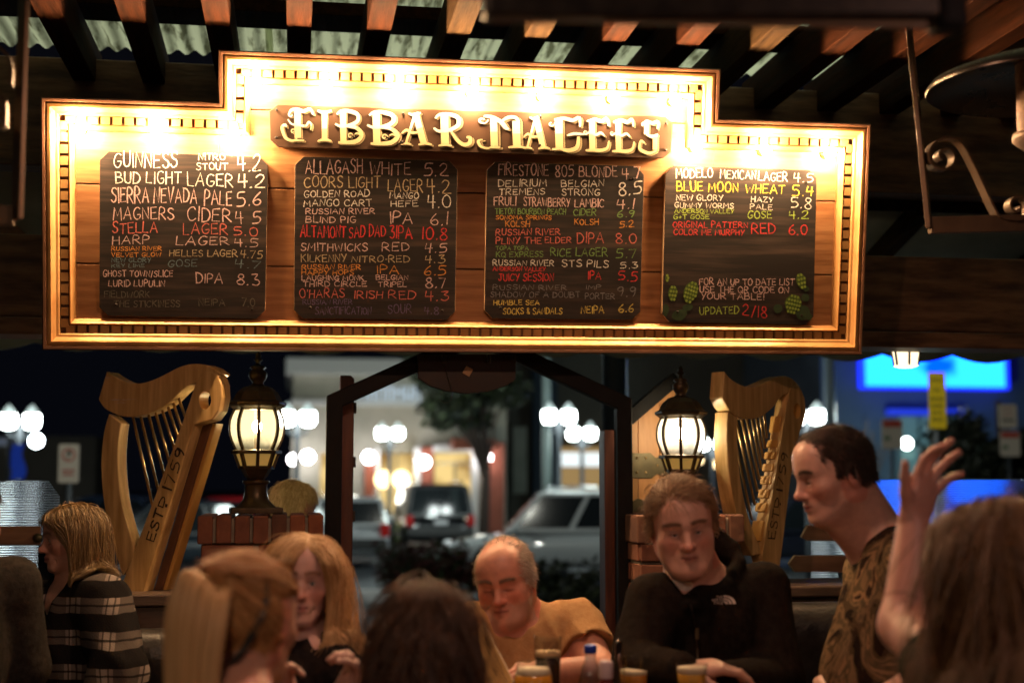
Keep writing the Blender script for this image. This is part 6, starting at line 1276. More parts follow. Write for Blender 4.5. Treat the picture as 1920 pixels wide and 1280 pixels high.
ring = [nk + x * .088 * math.sin(rad(a)) + y * .080 * math.cos(rad(a)) * -1 + up * (.055 + .040 * math.cos(rad(a - 180))) for a in (-28, -60, -95, -130, -165, 165, 130, 95, 60, 22)]
for q0, q1 in zip(ring[:-1], ring[1:]): S1.cap(q0 - up * .01, q1 - up * .01, .026, None, .012); S1.cap(q0 + up * .022, q1 + up * .022, .018, None, .01)
S1.cap(ring[0], apex - x * .012, .024, .014, .012); S1.cap(ring[-1], apex + x * .012, .024, .014, .012)
S1.disp = wrinkle(.011, 18, 5); M['fleece'] = fabric('black_fleece', (.009, .0075, .0065), (.017, .0145, .0125), 50)
cloth('jacket', rt, S1, M['fleece'], .007); U = Field(); U.cap(nk - y * .02 - up * .03, apex + y * .06 + up * .03, .056, .030, .02); cloth('undershirt', rt, U, fabric('white_cotton', (.62, .57, .52), (.7, .65, .6)), .006); legs(rt, hip, -y, M['denim'])
def surf(px, py, fd, Y0):
    """first point of a field along the view ray through a pixel"""
    d_ = np.array(ray(px, py)); t = (Y0 - .5) / d_[1]; p = np.array(CAM) + d_ * t; dn = d_ / np.linalg.norm(d_)
    for _ in range(120):
        s_ = fd(p[None])[0]; p = p + dn * min(.03, max(.0006, s_ * .7))
        if s_ < .0005: break
    return p
M['thread'] = mat('pale_thread', (.62, .55, .50), .8); b = MB()
def patch(b, pts, fd, Y0, m, lift=.002): 
    q = [surf(px, py, fd, Y0) for px, py in pts]; g_ = fd.grad(np.array(q)); b.face([tuple(p + n_ * lift) for p, n_ in zip(q, g_)], m)
for r0, r1 in ((23, 17.5), (15.5, 10.5), (8.5, 3.5)):     # three nested quarter arcs
    for k in range(6):
        a0, a1 = rad(90 - 15 * k), rad(90 - 15 * k - 15); cx, cy = 1356, 1132
        patch(b, [(cx + r0 * math.cos(a0), cy - r0 * .72 * math.sin(a0)), (cx + r0 * math.cos(a1), cy - r0 * .72 * math.sin(a1)), (cx + r1 * math.cos(a1), cy - r1 * .72 * math.sin(a1)), (cx + r1 * math.cos(a0), cy - r1 * .72 * math.sin(a0))], S1, 3.6, M['thread'])
for yy_ in (1117, 1122.5, 1128):
    lt = ['THE', 'NORTH', 'FACE'][int((yy_ - 1117) / 5.4)]; gl, Wd = glyph_strokes(lt, .35); x1_ = 1355; x0_ = x1_ - 4.1 * len(lt)
    for le in gl:
        for st in le:
            for (a0, b0), (a1, b1) in zip(st[:-1], st[1:]):
                sx_ = (x1_ - x0_) / Wd; p0, p1 = (x0_ + a0 * sx_, yy_ + 4.2 - b0 * 4.2), (x0_ + a1 * sx_, yy_ + 4.2 - b1 * 4.2); dx, dy = p1[0] - p0[0], p1[1] - p0[1]; ln = math.hypot(dx, dy) + 1e-6; ox_, oy_ = -dy / ln * .42, dx / ln * .42
                patch(b, [(p0[0] + ox_, p0[1] + oy_), (p1[0] + ox_, p1[1] + oy_), (p1[0] - ox_, p1[1] - oy_), (p0[0] - ox_, p0[1] - oy_)], S1, 3.6, M['thread'])
b.build('chest_emblem', rt, fix=False)
b = MB(); zp = [surf(px, py, S1, 3.6) for px, py in ((1291, 1112), (1294, 1135), (1299, 1160), (1303, 1185), (1306, 1215), (1308, 1245))]; b.tube([p - np.array(y) * .003 for p in zp], .0035, M['screw'], 6); b.build('zip', rt)
b = MB(); q = zp[3]; b.box(q - y * .008, (.009, .006, .028), M['strap']); b.build('zip_pull', rt)
make_hair('hair', hd, B, rt, hair_mat('sandy', (.15, .085, .045), (.36, .23, .125)), 9500, hm, lambda L: .012 + .048 * sq(L[:, 2], .04, .09), 9, (.002, .015), lambda L: np.stack([.45 * (L[:, 2] > .06), .7 + 0 * L[:, 0], -.5 - .6 * (L[:, 2] < .05)], 1), .35, .35, .0006, 3, None, .2)
brows(hd, B, rt, hair_mat('sandy_brow', (.10, .05, .03), (.2, .11, .06)))
# ---------------------------------------------------------------- standing man in the camouflage shirt
rt = person('tall dark haired man in a camouflage t-shirt, seen in profile facing left')
hd = Head(V3(1563, 890, 3.42), -86, 14, 0, .96, 1.0, 'half')
sL, sR, nk, hip = V3(1640, 1075, 3.62), V3(1722, 1050, 3.22), V3(1655, 1003, 3.46), V3(1690, 1420, 3.42)
B = Field(); hd.prims(B); x, y, up = torso(B, sL, sR, hip, nk, 1.0, .13, .03); B.cap(hd.W((0, .035, -.055)), nk - up * .04, .066, .078, .03); B.cap(hd.W((0, -.03, -.095)), nk - y * .05 - up * .03, .04, .045, .03)
eL, wL = V3(1655, 1260, 3.66), V3(1590, 1262, 3.42); eR, wR = V3(1745, 1270, 3.12), V3(1630, 1330, 3.05)
arm(B, sL, eL, wL); arm(B, sR, eR, wR); hand(B, wL, unit(V3(1530, 1290, 3.38) - wL), (0, .1, -1), 1); hand(B, wR, unit([-.9, 0, -.3]), (0, .1, -1), -1)
hm = lambda L: sq(L[:, 2], -.045, -.02) * np.where((L[:, 2] > .05), sq(L[:, 1] + .6 * np.clip(L[:, 2] - .085, 0, .1), -.062, -.035), ((L[:, 1] > .016 + .25 * np.clip(-L[:, 2], 0, .1)) | ((L[:, 1] > -.03) & (L[:, 2] > .0) & (np.abs(L[:, 0]) > .06))) * 1.)
bodymesh(rt, B, hd, .0044, tone=(.56, .33, .26), browc=(.05, .03, .02), hairc=(.04, .024, .018), hmask=lambda L: hm(L) * .75, beard=.15, beardc=(.2, .12, .1), lip=(.33, .11, .10)); add_eyes(hd, rt)
m = fabric('camouflage_print', (.05, .035, .02), (.22, .13, .06), 60); n = m.node_tree.nodes; l = m.node_tree.links; tc = n.new('ShaderNodeTexCoord'); vo = n.new('ShaderNodeTexNoise'); vo.inputs['Scale'].default_value = 9; vo.inputs['Detail'].default_value = 6; vo.inputs['Distortion'].default_value = 1.6; l.new(tc.outputs['Object'], vo.inputs[0])
cr = n.new('ShaderNodeValToRGB'); el = cr.color_ramp; el.interpolation = 'CONSTANT'; cols = [(0, (.018, .013, .010)), (.42, (.075, .055, .03)), (.50, (.18, .125, .068)), (.565, (.09, .07, .04)), (.62, (.25, .16, .085)), (.68, (.03, .02, .015))]
el.elements[0].color = (*cols[0][1], 1); el.elements[1].position = .42; el.elements[1].color = (*cols[1][1], 1)
for p_, c_ in cols[2:]: e_ = el.elements.new(p_); e_.color = (*c_, 1)
l.new(vo.outputs['Fac'], cr.inputs[0]); l.new(cr.outputs[0], n['Principled BSDF'].inputs['Base Color'])
S1 = Field(); torso(S1, sL, sR, hip, nk, 1.12, .145, .035, .05); S1.cap(sL, sL + (eL - sL) * .62, .074, .076, .03); S1.cap(sR, sR + (eR - sR) * .62, .074, .078, .03); S1.ell(nk + up * .05 - y * .02, (.078, .085, .07), None, .012, -1); S1.disp = wrinkle(.007, 16, 8)
cloth('t_shirt', rt, S1, m, .006); legs(rt, hip, -y, M['denim'], False)
make_hair('hair', hd, B, rt, hair_mat('dark', (.010, .007, .005), (.045, .028, .019)), 9000, hm, lambda L: .014 + .012 * sq(L[:, 2], .04, .09), 6, (.001, .007), lambda L: np.stack([0 * L[:, 0], 1 + 0 * L[:, 0], -.7 + 0 * L[:, 0]], 1), .5, .3, .0006, 4, None, .2)
brows(hd, B, rt, hair_mat('dark_brow', (.03, .018, .012), (.07, .045, .03)), 80)
# ---------------------------------------------------------------- blonde woman facing the camera
rt = person('long haired blonde woman in a black top, looking straight at the camera')
hd = Head(V3(568, 1086, 3.55), -4, 3, 3, .90, .97, 'open', fem=1, jaw=.85)
sL, sR, nk, hip = V3(500, 1235, 3.58), V3(640, 1238, 3.52), V3(568, 1192, 3.60), V3(570, 1460, 3.66)
B = Field(); hd.prims(B); x, y, up = torso(B, sL, sR, hip, nk, .85, .10, .0); B.cap(hd.W((0, .02, -.06)), nk - up * .03, .050, .056, .03)
eL, wL = V3(475, 1370, 3.45), V3(540, 1330, 3.20); eR, wR = V3(700, 1360, 3.42), V3(640, 1300, 3.24); arm(B, sL, eL, wL, (.042, .036, .024)); arm(B, sR, eR, wR, (.042, .036, .024))
hand(B, wR, unit(V3(668, 1250, 3.20) - wR), (-.8, -.3, .2), 1, (35, 45, 50, 55), sc=.92); hand(B, wL, unit(V3(520, 1262, 3.16) - wL), (.5, -.6, -.2), -1, (20, 26, 30, 36), sc=.92)
M_BL = hair_mat('blonde', (.42, .25, .10), (.72, .51, .27))
hml = lambda L: sq(L[:, 2], -.05, -.03) * ((L[:, 1] > .0) | ((L[:, 2] > .055) & (L[:, 1] > -.078)) | ((np.abs(L[:, 0]) > .060) & (L[:, 2] > .0) & (L[:, 1] > -.045))) * 1.
bodymesh(rt, B, hd, .0044, tone=(.60, .38, .33), browc=(.20, .11, .07), hairc=(.42, .24, .09), hmask=hml, lip=(.42, .12, .13)); add_eyes(hd, rt)
S1 = Field(); torso(S1, sL, sR, hip, nk, .95, .122, .0, .04, fem=1); arm(S1, sL, eL, eL + (wL - eL) * .8, (.052, .046, .034), .02); arm(S1, sR, eR, eR + (wR - eR) * .8, (.052, .046, .034), .02); S1.cap(nk - up * .02, nk + up * .03, .064, .058, .02); S1.disp = wrinkle(.006, 34, 11)
cloth('black_top', rt, S1, fabric('black_knit', (.014, .012, .012), (.026, .022, .021)), .006); legs(rt, hip, -y, M['denim'])
class Multi:
    def __init__(s, *f): s.f = f
    def __call__(s, P_, m=.06): return np.min([f(P_, m) for f in s.f], 0)
    grad = Field.grad
make_hair('hair', hd, Multi(B, S1), rt, M_BL, 9000, hml, lambda L: (L[:, 2] + .235) * 1.08, 16, (.003, .013), lambda L: np.stack([np.where(L[:, 0] > .012, 1.0, -1.0) * (.2 + 1.0 * (L[:, 2] > .07)), .15 + 0 * L[:, 0], -.4 + 0 * L[:, 0]], 1), 1.0, .08, .0008, 5, (-.056, .05), .035)
# ---------------------------------------------------------------- woman in the plaid coat
rt = person('blonde woman in a black and cream plaid coat, in profile facing left')
hd = Head(V3(136, 1008, 4.62), -72, 6, 0, .86, 1.0, 'open', fem=1)
sL, sR, nk, hip = V3(72, 1140, 4.72), V3(196, 1128, 4.50), V3(142, 1092, 4.64), V3(135, 1380, 4.66)
B = Field(); hd.prims(B); x, y, up = torso(B, sL, sR, hip, nk, .9, .10, .0); B.cap(hd.W((0, .02, -.06)), nk - up * .03, .050, .058, .03)
eL, wL = V3(48, 1265, 4.55), V3(20, 1330, 4.35); eR, wR = V3(222, 1262, 4.38), V3(170, 1440, 4.25); arm(B, sL, eL, wL); arm(B, sR, eR, wR); hand(B, wL, unit([-.3, -.5, -.6]), (.5, .1, -1), -1); hand(B, wR, unit([-.6, -.4, -.3]), (0, .1, -1), 1)
hmb = lambda L: sq(L[:, 2], -.05, -.03) * ((L[:, 1] > -.004) | ((L[:, 2] > .06) & (L[:, 1] > -.082)) | ((np.abs(L[:, 0]) > .062) & (L[:, 2] > .0) & (L[:, 1] > -.04))) * 1.
bodymesh(rt, B, hd, .0042, tone=(.50, .28, .21), browc=(.2, .11, .07), hairc=(.22, .13, .05), hmask=hmb, lip=(.38, .11, .11)); add_eyes(hd, rt)
m = fabric('plaid_wool', (.012, .011, .011), (.02, .018, .017), 60); n = m.node_tree.nodes; l = m.node_tree.links; tc = n.new('ShaderNodeTexCoord'); sx = n.new('ShaderNodeSeparateXYZ')
no = n.new('ShaderNodeTexNoise'); no.inputs['Scale'].default_value = 7; l.new(tc.outputs['Object'], no.inputs[0]); va = n.new('ShaderNodeVectorMath'); va.operation = 'MULTIPLY_ADD'; va.inputs[1].default_value = (.03, .03, .03); l.new(no.outputs['Color'], va.inputs[0]); l.new(tc.outputs['Object'], va.inputs[2]); l.new(va.outputs[0], sx.inputs[0])
def band(src, per, segs):
    mu = n.new('ShaderNodeMath'); mu.operation = 'MULTIPLY'; mu.inputs[1].default_value = 1 / per; l.new(src, mu.inputs[0]); fr_ = n.new('ShaderNodeMath'); fr_.operation = 'FRACT'; l.new(mu.outputs[0], fr_.inputs[0]); cr = n.new('ShaderNodeValToRGB'); cr.color_ramp.interpolation = 'CONSTANT'; e = cr.color_ramp.elements
    e[0].position = 0; e[0].color = (segs[0][1],) * 3 + (1,); e[1].position = segs[1][0]; e[1].color = (segs[1][1],) * 3 + (1,)
    for p_, v_ in segs[2:]: q = e.new(p_); q.color = (v_,) * 3 + (1,)
    l.new(fr_.outputs[0], cr.inputs[0]); return cr.outputs[0]
hb_ = band(sx.outputs['Z'], .098, [(0, 0), (.46, 1), (.66, .12), (.72, 1), (.92, 0)]); vb_ = band(sx.outputs['X'], .115, [(0, .30), (.38, .75), (.46, .2), (.50, .95), (.64, .25), (.68, .8), (.78, .30)])
mu = n.new('ShaderNodeMath'); mu.operation = 'MULTIPLY'; l.new(hb_, mu.inputs[0]); l.new(vb_, mu.inputs[1]); mx = n.new('ShaderNodeMix'); mx.data_type = 'RGBA'; mx.inputs['A'].default_value = (.012, .011, .011, 1); mx.inputs['B'].default_value = (.25, .21, .185, 1); l.new(mu.outputs[0], mx.inputs['Factor']); l.new(mx.outputs['Result'], n['Principled BSDF'].inputs['Base Color'])
S1 = Field(); torso(S1, sL, sR, hip, nk, 1.15, .15, .02, .05); arm(S1, sL, eL, eL + (wL - eL) * .9, (.080, .078, .07), .03); arm(S1, sR, eR, eR + (wR - eR) * .9, (.082, .080, .07), .03); S1.cap(nk + y * .05, nk + x * .07 - y * .0 + up * .01, .055, .04, .03); S1.cap(nk + x * .06 + up * .0, nk - y * .15 - up * .17, .034, .026, .02); S1.cap(nk - x * .06, nk - y * .15 - up * .17, .032, .026, .02)
S1.cap(nk - y * .06 + up * .03, nk - y * .19 - up * .13, .055, .02, .012, -1); S1.disp = wrinkle(.008, 24, 13); cloth('plaid_coat', rt, S1, m, .006); legs(rt, hip, -y, M['denim'])
make_hair('hair', hd, Multi(B, S1), rt, hair_mat('ash_blonde', (.12, .07, .024), (.30, .20, .085)), 8000, hmb, lambda L: (L[:, 2] + .135) * 1.06, 14, (.004, .015), lambda L: np.stack([np.where(L[:, 0] > .0, 1.0, -1.0) * (.1 + .8 * (L[:, 2] > .07)), .55 + 0 * L[:, 0], -.5 + 0 * L[:, 0]], 1), 1.0, .08, .0008, 6, (-.030, .060), .05)
b = MB(); q = [hd.W((-.05, -.02, -.15)), hd.W((-.02, -.075, -.175)), hd.W((.03, -.075, -.175))]; b.tube(smooth_path([tuple(p) for p in q], 5), .002, M['string'], 6)
# ---------------------------------------------------------------- ponytail woman, from behind
rt = person('red blonde woman with a high ponytail and black headband, seen from behind')
hd = Head(V3(467, 1170, 2.72), 148, 2, 0, .98, .98, 'closed', fem=1)
sL, sR, nk, hip = V3(395, 1390, 2.55), V3(530, 1400, 2.75), V3(452, 1310, 2.62), V3(460, 1660, 2.62)
B = Field(); hd.prims(B); x, y, up = torso(B, sL, sR, hip, nk, .85, .11, .0); B.cap(hd.W((0, .025, -.06)), nk - up * .03, .052, .056, .03)
hmp = lambda L: sq(L[:, 2], -.055, -.045) * ((L[:, 1] > .012) | (L[:, 2] > .05) & (L[:, 1] > -.072)) * 1.
M_PT = hair_mat('ginger_blonde', (.38, .18, .06), (.64, .38, .16)); bodymesh(rt, B, hd, .006, tone=(.52, .28, .20), browc=(.3, .16, .08), hairc=(.30, .12, .04), hmask=hmp)
S1 = Field(); torso(S1, sL, sR, hip, nk, .95, .122, .0, .04); S1.disp = wrinkle(.006, 30, 15)
e_, w_ = V3(560, 1420, 2.8), V3(540, 1330, 3.0); S1.cap(sR, e_, .06, .055); S1.cap(e_, w_, .05, .04); cloth('patterned_top', rt, S1, fabric('olive_mottled', (.05, .045, .02), (.16, .12, .06), 34), .009); legs(rt, hip, -y, M['denim'])
tie = hd.W((0, .104, .080)); cmb = lambda L: (np.array([0, .115, .082]) - L) / (np.linalg.norm(np.array([0, .115, .082]) - L, axis=1)[:, None] + 1e-6) * 2.6
make_hair('hair', hd, B, rt, M_PT, 6500, hmp, lambda L: np.linalg.norm(np.array([0, .115, .082]) - L, axis=1) * 1.1, 11, (.003, .012), cmb, .0, .04, .0009, 7, None, 9.)
T_ = Field(); tdir = hd.R @ np.array([0, 1, .0]); p0 = tie; p1 = tie + tdir * .045 + np.array([0, 0, .01]); p2 = p1 + tdir * .03 - np.array([0, 0, .10]); p3 = p2 - np.array([0, 0, .22])
r_ = np.random.RandomState(8); N_ = 4200; K_ = 16; A = np.zeros((N_, K_, 3), np.float32); ctrl = np.array([p0 - tdir * .02, p0, p1, p2, p3])
for i in range(N_):
    a, rr0 = r_.uniform(0, 6.28), math.sqrt(r_.uniform(0, 1)); ln = r_.uniform(.82, 1.06); e1 = np.array([math.cos(a), math.sin(a), 0])
    for k in range(K_):
        t = k / (K_ - 1) * ln * 3.98; j = min(3, int(t)); f = t - j; c_ = ctrl[j] * (1 - f) + ctrl[j + 1] * f if j < 4 else ctrl[4]; wd = np.interp(t, [0, .9, 1.6, 2.6, 4], [.012, .016, .042, .056, .040]); A[i, k] = c_ + e1 * wd * rr0 * np.array([1, 1, 1]) + np.array([0, 0, 1]) * wd * rr0 * math.sin(a * 2) * .5
A[:, 1:-1] = (A[:, :-2] + A[:, 1:-1] * 2 + A[:, 2:]) / 4; A[:, 1:-1] = (A[:, :-2] + A[:, 1:-1] * 2 + A[:, 2:]) / 4
cu = bpy.data.hair_curves.new('ponytail'); cu.add_curves([K_] * N_); cu.attributes['position'].data.foreach_set('vector', A.ravel()); ra = cu.attributes.get('radius') or cu.attributes.new('radius', 'FLOAT', 'POINT'); ra.data.foreach_set('value', np.full(N_ * K_, .0009, np.float32)); cu.materials.append(hair_mat('pale_blonde', (.46, .27, .11), (.74, .53, .27))); ob = bpy.data.objects.new('ponytail', cu); C.objects.link(ob); ob.parent = rt
b = MB(); pth = []
for px, py in ((474, 1062), (486, 1066), (495, 1082), (499, 1105), (497, 1132), (488, 1160), (474, 1190), (456, 1218), (440, 1238)): pth.append(tuple(surf(px, py, B, 2.7) - np.array(_f) * .017))
for k in range(0):
    a = rad(-32 + 244 * k / 24); dd_ = unit(hd.R @ np.array([math.cos(a), -.02 + .30 * (1 - math.sin(a)), math.sin(a)])); q = hd.W((0, .01, .02)) + dd_ * .17
    for _ in range(40): q = q - dd_ * max(.0005, (B(q[None])[0] - .021) * .6)
    pth.append(tuple(q))
b.ribbon(smooth_path(pth, 3), np.array(_r) * .9 + np.array(_u) * .25, .018, .005, M['leather']); b.build('headband', rt)
# ---------------------------------------------------------------- dark haired head at the bottom centre, from behind
rt = person('dark brown haired person at the bottom centre, seen from behind')
hd = Head(V3(793, 1224, 2.64), 172, 6, -4, .90, .96, 'closed', fem=1)
sL, sR, nk, hip = V3(895, 1510, 2.64), V3(690, 1510, 2.59), V3(797, 1370, 2.60), V3(795, 1700, 2.55); B = Field(); hd.prims(B); x, y, up = torso(B, sL, sR, hip, nk, .9, .12, .0); B.cap(hd.W((0, .025, -.06)), nk - up * .03, .056, .06, .03)
hmd = lambda L: sq(L[:, 2], -.07, -.05) * ((L[:, 1] > -.01) | (L[:, 2] > .055)) * 1.
bodymesh(rt, B, hd, .007, tone=(.45, .25, .18), browc=(.05, .03, .02), hairc=(.035, .018, .010), hmask=hmd); S1 = Field(); torso(S1, sL, sR, hip, nk, 1.0, .13, .0, .04); S1.disp = wrinkle(.006, 28, 17); cloth('dark_top', rt, S1, fabric('charcoal_cotton', (.02, .018, .017), (.035, .03, .028)), .01); legs(rt, hip, -y, M['denim'])
make_hair('hair', hd, Multi(B, S1), rt, hair_mat('dark_brown', (.030, .014, .008), (.095, .045, .022)), 8000, hmd, .24, 13, (.004, .022), lambda L: np.stack([.0 * L[:, 0], 1.2 + 0 * L[:, 0], -.3 + 0 * L[:, 0]], 1), 1.0, .16, .0010, 9)
# ---------------------------------------------------------------- woman with the raised arm at the right edge
rt = person('long brown haired woman at the right edge raising her bare arm')
hd = Head(V3(1880, 1078, 2.28), -128, 8, 0, 1.04, 1.0, 'closed', fem=1)
sL, sR, nk, hip = V3(1800, 1300, 2.42), V3(1985, 1320, 2.10), V3(1890, 1240, 2.26), V3(1890, 1700, 2.25); B = Field(); hd.prims(B); x, y, up = torso(B, sL, sR, hip, nk, .9, .115, .0); B.cap(hd.W((0, .025, -.06)), nk - up * .03, .050, .056, .03)
eL, wL = V3(1698, 1172, 2.66), V3(1712, 985, 2.70); arm(B, sL + np.array([0, 0, .02]), eL, wL, (.056, .050, .031)); hand(B, wL, unit(V3(1750, 850, 2.72) - wL), (.45, -.85, .1), -1, (22, 16, 15, 20), 13, 1.02, (.75, .75, .2), 8)
eR, wR = V3(2080, 1480, 2.2), V3(1960, 1500, 2.5); arm(B, sR, eR, wR); hand(B, wR, unit([-.5, .8, 0]), (0, 0, -1), 1)
hmr = lambda L: sq(L[:, 2], -.06, -.04) * ((L[:, 1] > -.012) | ((L[:, 2] > .055) & (L[:, 1] > -.075))) * 1.
bodymesh(rt, B, hd, .0048, tone=(.48, .25, .20), browc=(.1, .05, .03), hairc=(.12, .06, .025), hmask=hmr); S1 = Field(); torso(S1, sL, sR, hip, nk, 1.0, .13, .0, .04); S1.cap(sR, sR + (eR - sR) * .7, .068, .066); S1.cap(sL, sL + (eL - sL) * .35, .068, .070); S1.disp = wrinkle(.006, 28, 19)
cloth('dark_green_top', rt, S1, fabric('dark_green_cotton', (.016, .024, .018), (.03, .04, .03)), .009); legs(rt, hip, -y, M['denim'])
make_hair('hair', hd, Multi(B, S1), rt, hair_mat('brown', (.06, .028, .011), (.18, .095, .038)), 9000, hmr, .40, 15, (.006, .030), lambda L: np.stack([np.where(L[:, 0] > .0, 1.0, -1.0) * (.2 + 1.0 * (L[:, 2] > .07)), .2 + 0 * L[:, 0], -.5 + 0 * L[:, 0]], 1), 1.0, .18, .0010, 10)
# ---------------------------------------------------------------- dark shoulder at the left edge, blond head behind the pier
rt = person('person in a dark grey jacket cut off by the left edge')
hd = Head(V3(-70, 985, 4.15), 150, 0, 0, 1.04, 1.0, 'closed'); sL, sR, nk, hip = V3(-160, 1100, 4.1), V3(22, 1098, 4.2), V3(-70, 1075, 4.15), V3(-65, 1400, 4.15); B = Field(); hd.prims(B); x, y, up = torso(B, sL, sR, hip, nk); B.cap(hd.W((0, .02, -.06)), nk - up * .03, .06, .07, .03)
eR, wR = V3(42, 1250, 4.22), V3(-10, 1330, 4.3); eL, wL = V3(-190, 1260, 4.1), V3(-130, 1350, 4.2); arm(B, sR, eR, wR); arm(B, sL, eL, wL); hand(B, wR, (-.3, .6, -.4), (0, 0, -1), 1); hand(B, wL, (.3, .6, -.4), (0, 0, -1), -1)
hm0 = lambda L: sq(L[:, 2], -.05, -.03) * ((L[:, 1] > .0) | (L[:, 2] > .06)) * 1.
bodymesh(rt, B, hd, .008, tone=TONE, browc=(.1, .06, .04), hairc=(.04, .025, .015), hmask=hm0); S1 = Field(); torso(S1, sL, sR, hip, nk, 1.2, .15, .0, .05); arm(S1, sR, eR, eR + (wR - eR) * .85, (.078, .068, .05), .03); arm(S1, sL, eL, eL + (wL - eL) * .85, (.078, .068, .05), .03); S1.disp = wrinkle(.008, 26, 21); cloth('grey_jacket', rt, S1, fabric('dark_grey_wool', (.018, .0165, .0145), (.032, .029, .026)), .008); legs(rt, hip, -y, M['denim'])
make_hair('hair', hd, B, rt, hair_mat('short_dark', (.02, .012, .008), (.06, .035, .02)), 2500, hm0, .02, 5, (.001, .006), None, .5, .3, .0008, 12)
rt = person('short haired blond person behind the left brick pier, only the head showing')
hd = Head(V3(549, 957, 6.1), 128, 6, 0, .98, 1.0, 'closed'); sL, sR, nk, hip = V3(610, 1075, 6.1), V3(490, 1075, 6.15), V3(549, 1030, 6.12), V3(549, 1270, 6.12); B = Field(); hd.prims(B); x, y, up = torso(B, sL, sR, hip, nk, .9); B.cap(hd.W((0, .02, -.06)), nk - up * .03, .055, .062, .03)
eL, eR = sL + np.array([.03, 0, -.28]), sR + np.array([-.03, 0, -.28]); wL, wR = eL + np.array([0, .1, -.22]), eR + np.array([0, .1, -.22]); arm(B, sL, eL, wL); arm(B, sR, eR, wR); hand(B, wL, (0, .3, -1), (-1, 0, 0), 1); hand(B, wR, (0, .3, -1), (1, 0, 0), -1)
hm1 = lambda L: sq(L[:, 2], -.045, -.02) * ((L[:, 1] > .004) | (L[:, 2] > .05)) * 1.
bodymesh(rt, B, hd, .007, tone=(.55, .34, .26), browc=(.3, .2, .1), hairc=(.55, .36, .16), hmask=hm1); S1 = Field(); torso(S1, sL, sR, hip, nk, 1.05, .13, .0, .05); arm(S1, sL, eL, eL + (wL - eL) * .8, (.064, .056, .045)); arm(S1, sR, eR, eR + (wR - eR) * .8, (.064, .056, .045)); cloth('blue_sweater', rt, S1, fabric('blue_knit', (.05, .06, .09), (.08, .09, .12)), .012)
legs(rt, hip, -y, M['denim'], False); make_hair('hair', hd, B, rt, hair_mat('short_blond', (.40, .25, .09), (.95, .78, .46)), 5200, hm1, .030, 6, (.002, .010), lambda L: np.stack([0 * L[:, 0], .3 + 0 * L[:, 0], -1 + 0 * L[:, 0]], 1), .5, .3, .0008, 13)
# ================================================================ the pub table and its drinks
TZ = .925
M['tabletop'] = mat('varnished_table_wood', (.10, .04, .018), .25, col2=(.2, .085, .035), scale=4, stretch=(.7, 6, 6), coat=.5)
tb = empty('pub_table', (.95, 3.35, 0), 'high varnished wooden pub table under the beer glasses', 'table')
b = MB(); b.box((0, 0, TZ - .02), (2.3, .95, .04), M['tabletop']); b.build('tabletop', tb, bevel=.006)
for x in (-1.05, 1.05):
    for y in (-.38, .38): b = MB(); b.box((x, y, (TZ - .04) / 2), (.07, .07, TZ - .04), M['tabletop']); b.build('leg', tb, bevel=.004)
def thin_glass(name, tint, ior):
    m = bpy.data.materials.new(name); m.use_nodes = True; n = m.node_tree.nodes; l = m.node_tree.links; n.clear(); lw = n.new('ShaderNodeLayerWeight'); lw.inputs[0].default_value = .5; pw = n.new('ShaderNodeMath'); pw.operation = 'POWER'; pw.inputs[1].default_value = 4.; l.new(lw.outputs['Facing'], pw.inputs[0]); fr = n.new('ShaderNodeMapRange'); fr.inputs['To Min'].default_value = .05; fr.inputs['To Max'].default_value = .55; l.new(pw.outputs[0], fr.inputs[0]); tr = n.new('ShaderNodeBsdfTransparent'); tr.inputs[0].default_value = (*tint, 1)
    gl = n.new('ShaderNodeBsdfGlossy'); gl.inputs['Roughness'].default_value = .03; mx = n.new('ShaderNodeMixShader'); oo = n.new('ShaderNodeOutputMaterial'); l.new(fr.outputs[0], mx.inputs[0]); l.new(tr.outputs[0], mx.inputs[1]); l.new(gl.outputs[0], mx.inputs[2]); l.new(mx.outputs[0], oo.inputs[0]); return m
M['gl'] = thin_glass('drinking_glass', (.93, .95, .94), 1.5); M['pet'] = thin_glass('clear_bottle_plastic', (.86, .90, .96), 1.45)
def liquid(name, col, dens=.0, foam=False):
    return mat(name, col, .15, spec=.5)
M['stout'] = mat('black_stout', (.012, .005, .003), .12); M['head_b'] = mat('tan_beer_foam', (.78, .55, .31), .8, col2=(.85, .63, .4), scale=90); M['juice'] = mat('hazy_orange_beer', (.95, .42, .04), .2, emit=(1, .4, .03), es=.0); M['foam_w'] = mat('cream_beer_foam', (.78, .66, .48), .85, col2=(.85, .75, .6), scale=90); M['ale'] = mat('amber_ale', (.55, .22, .03), .12); M['lager'] = mat('golden_lager', (.72, .38, .05), .12); M['red_d'] = mat('dark_red_drink', (.16, .012, .01), .2)
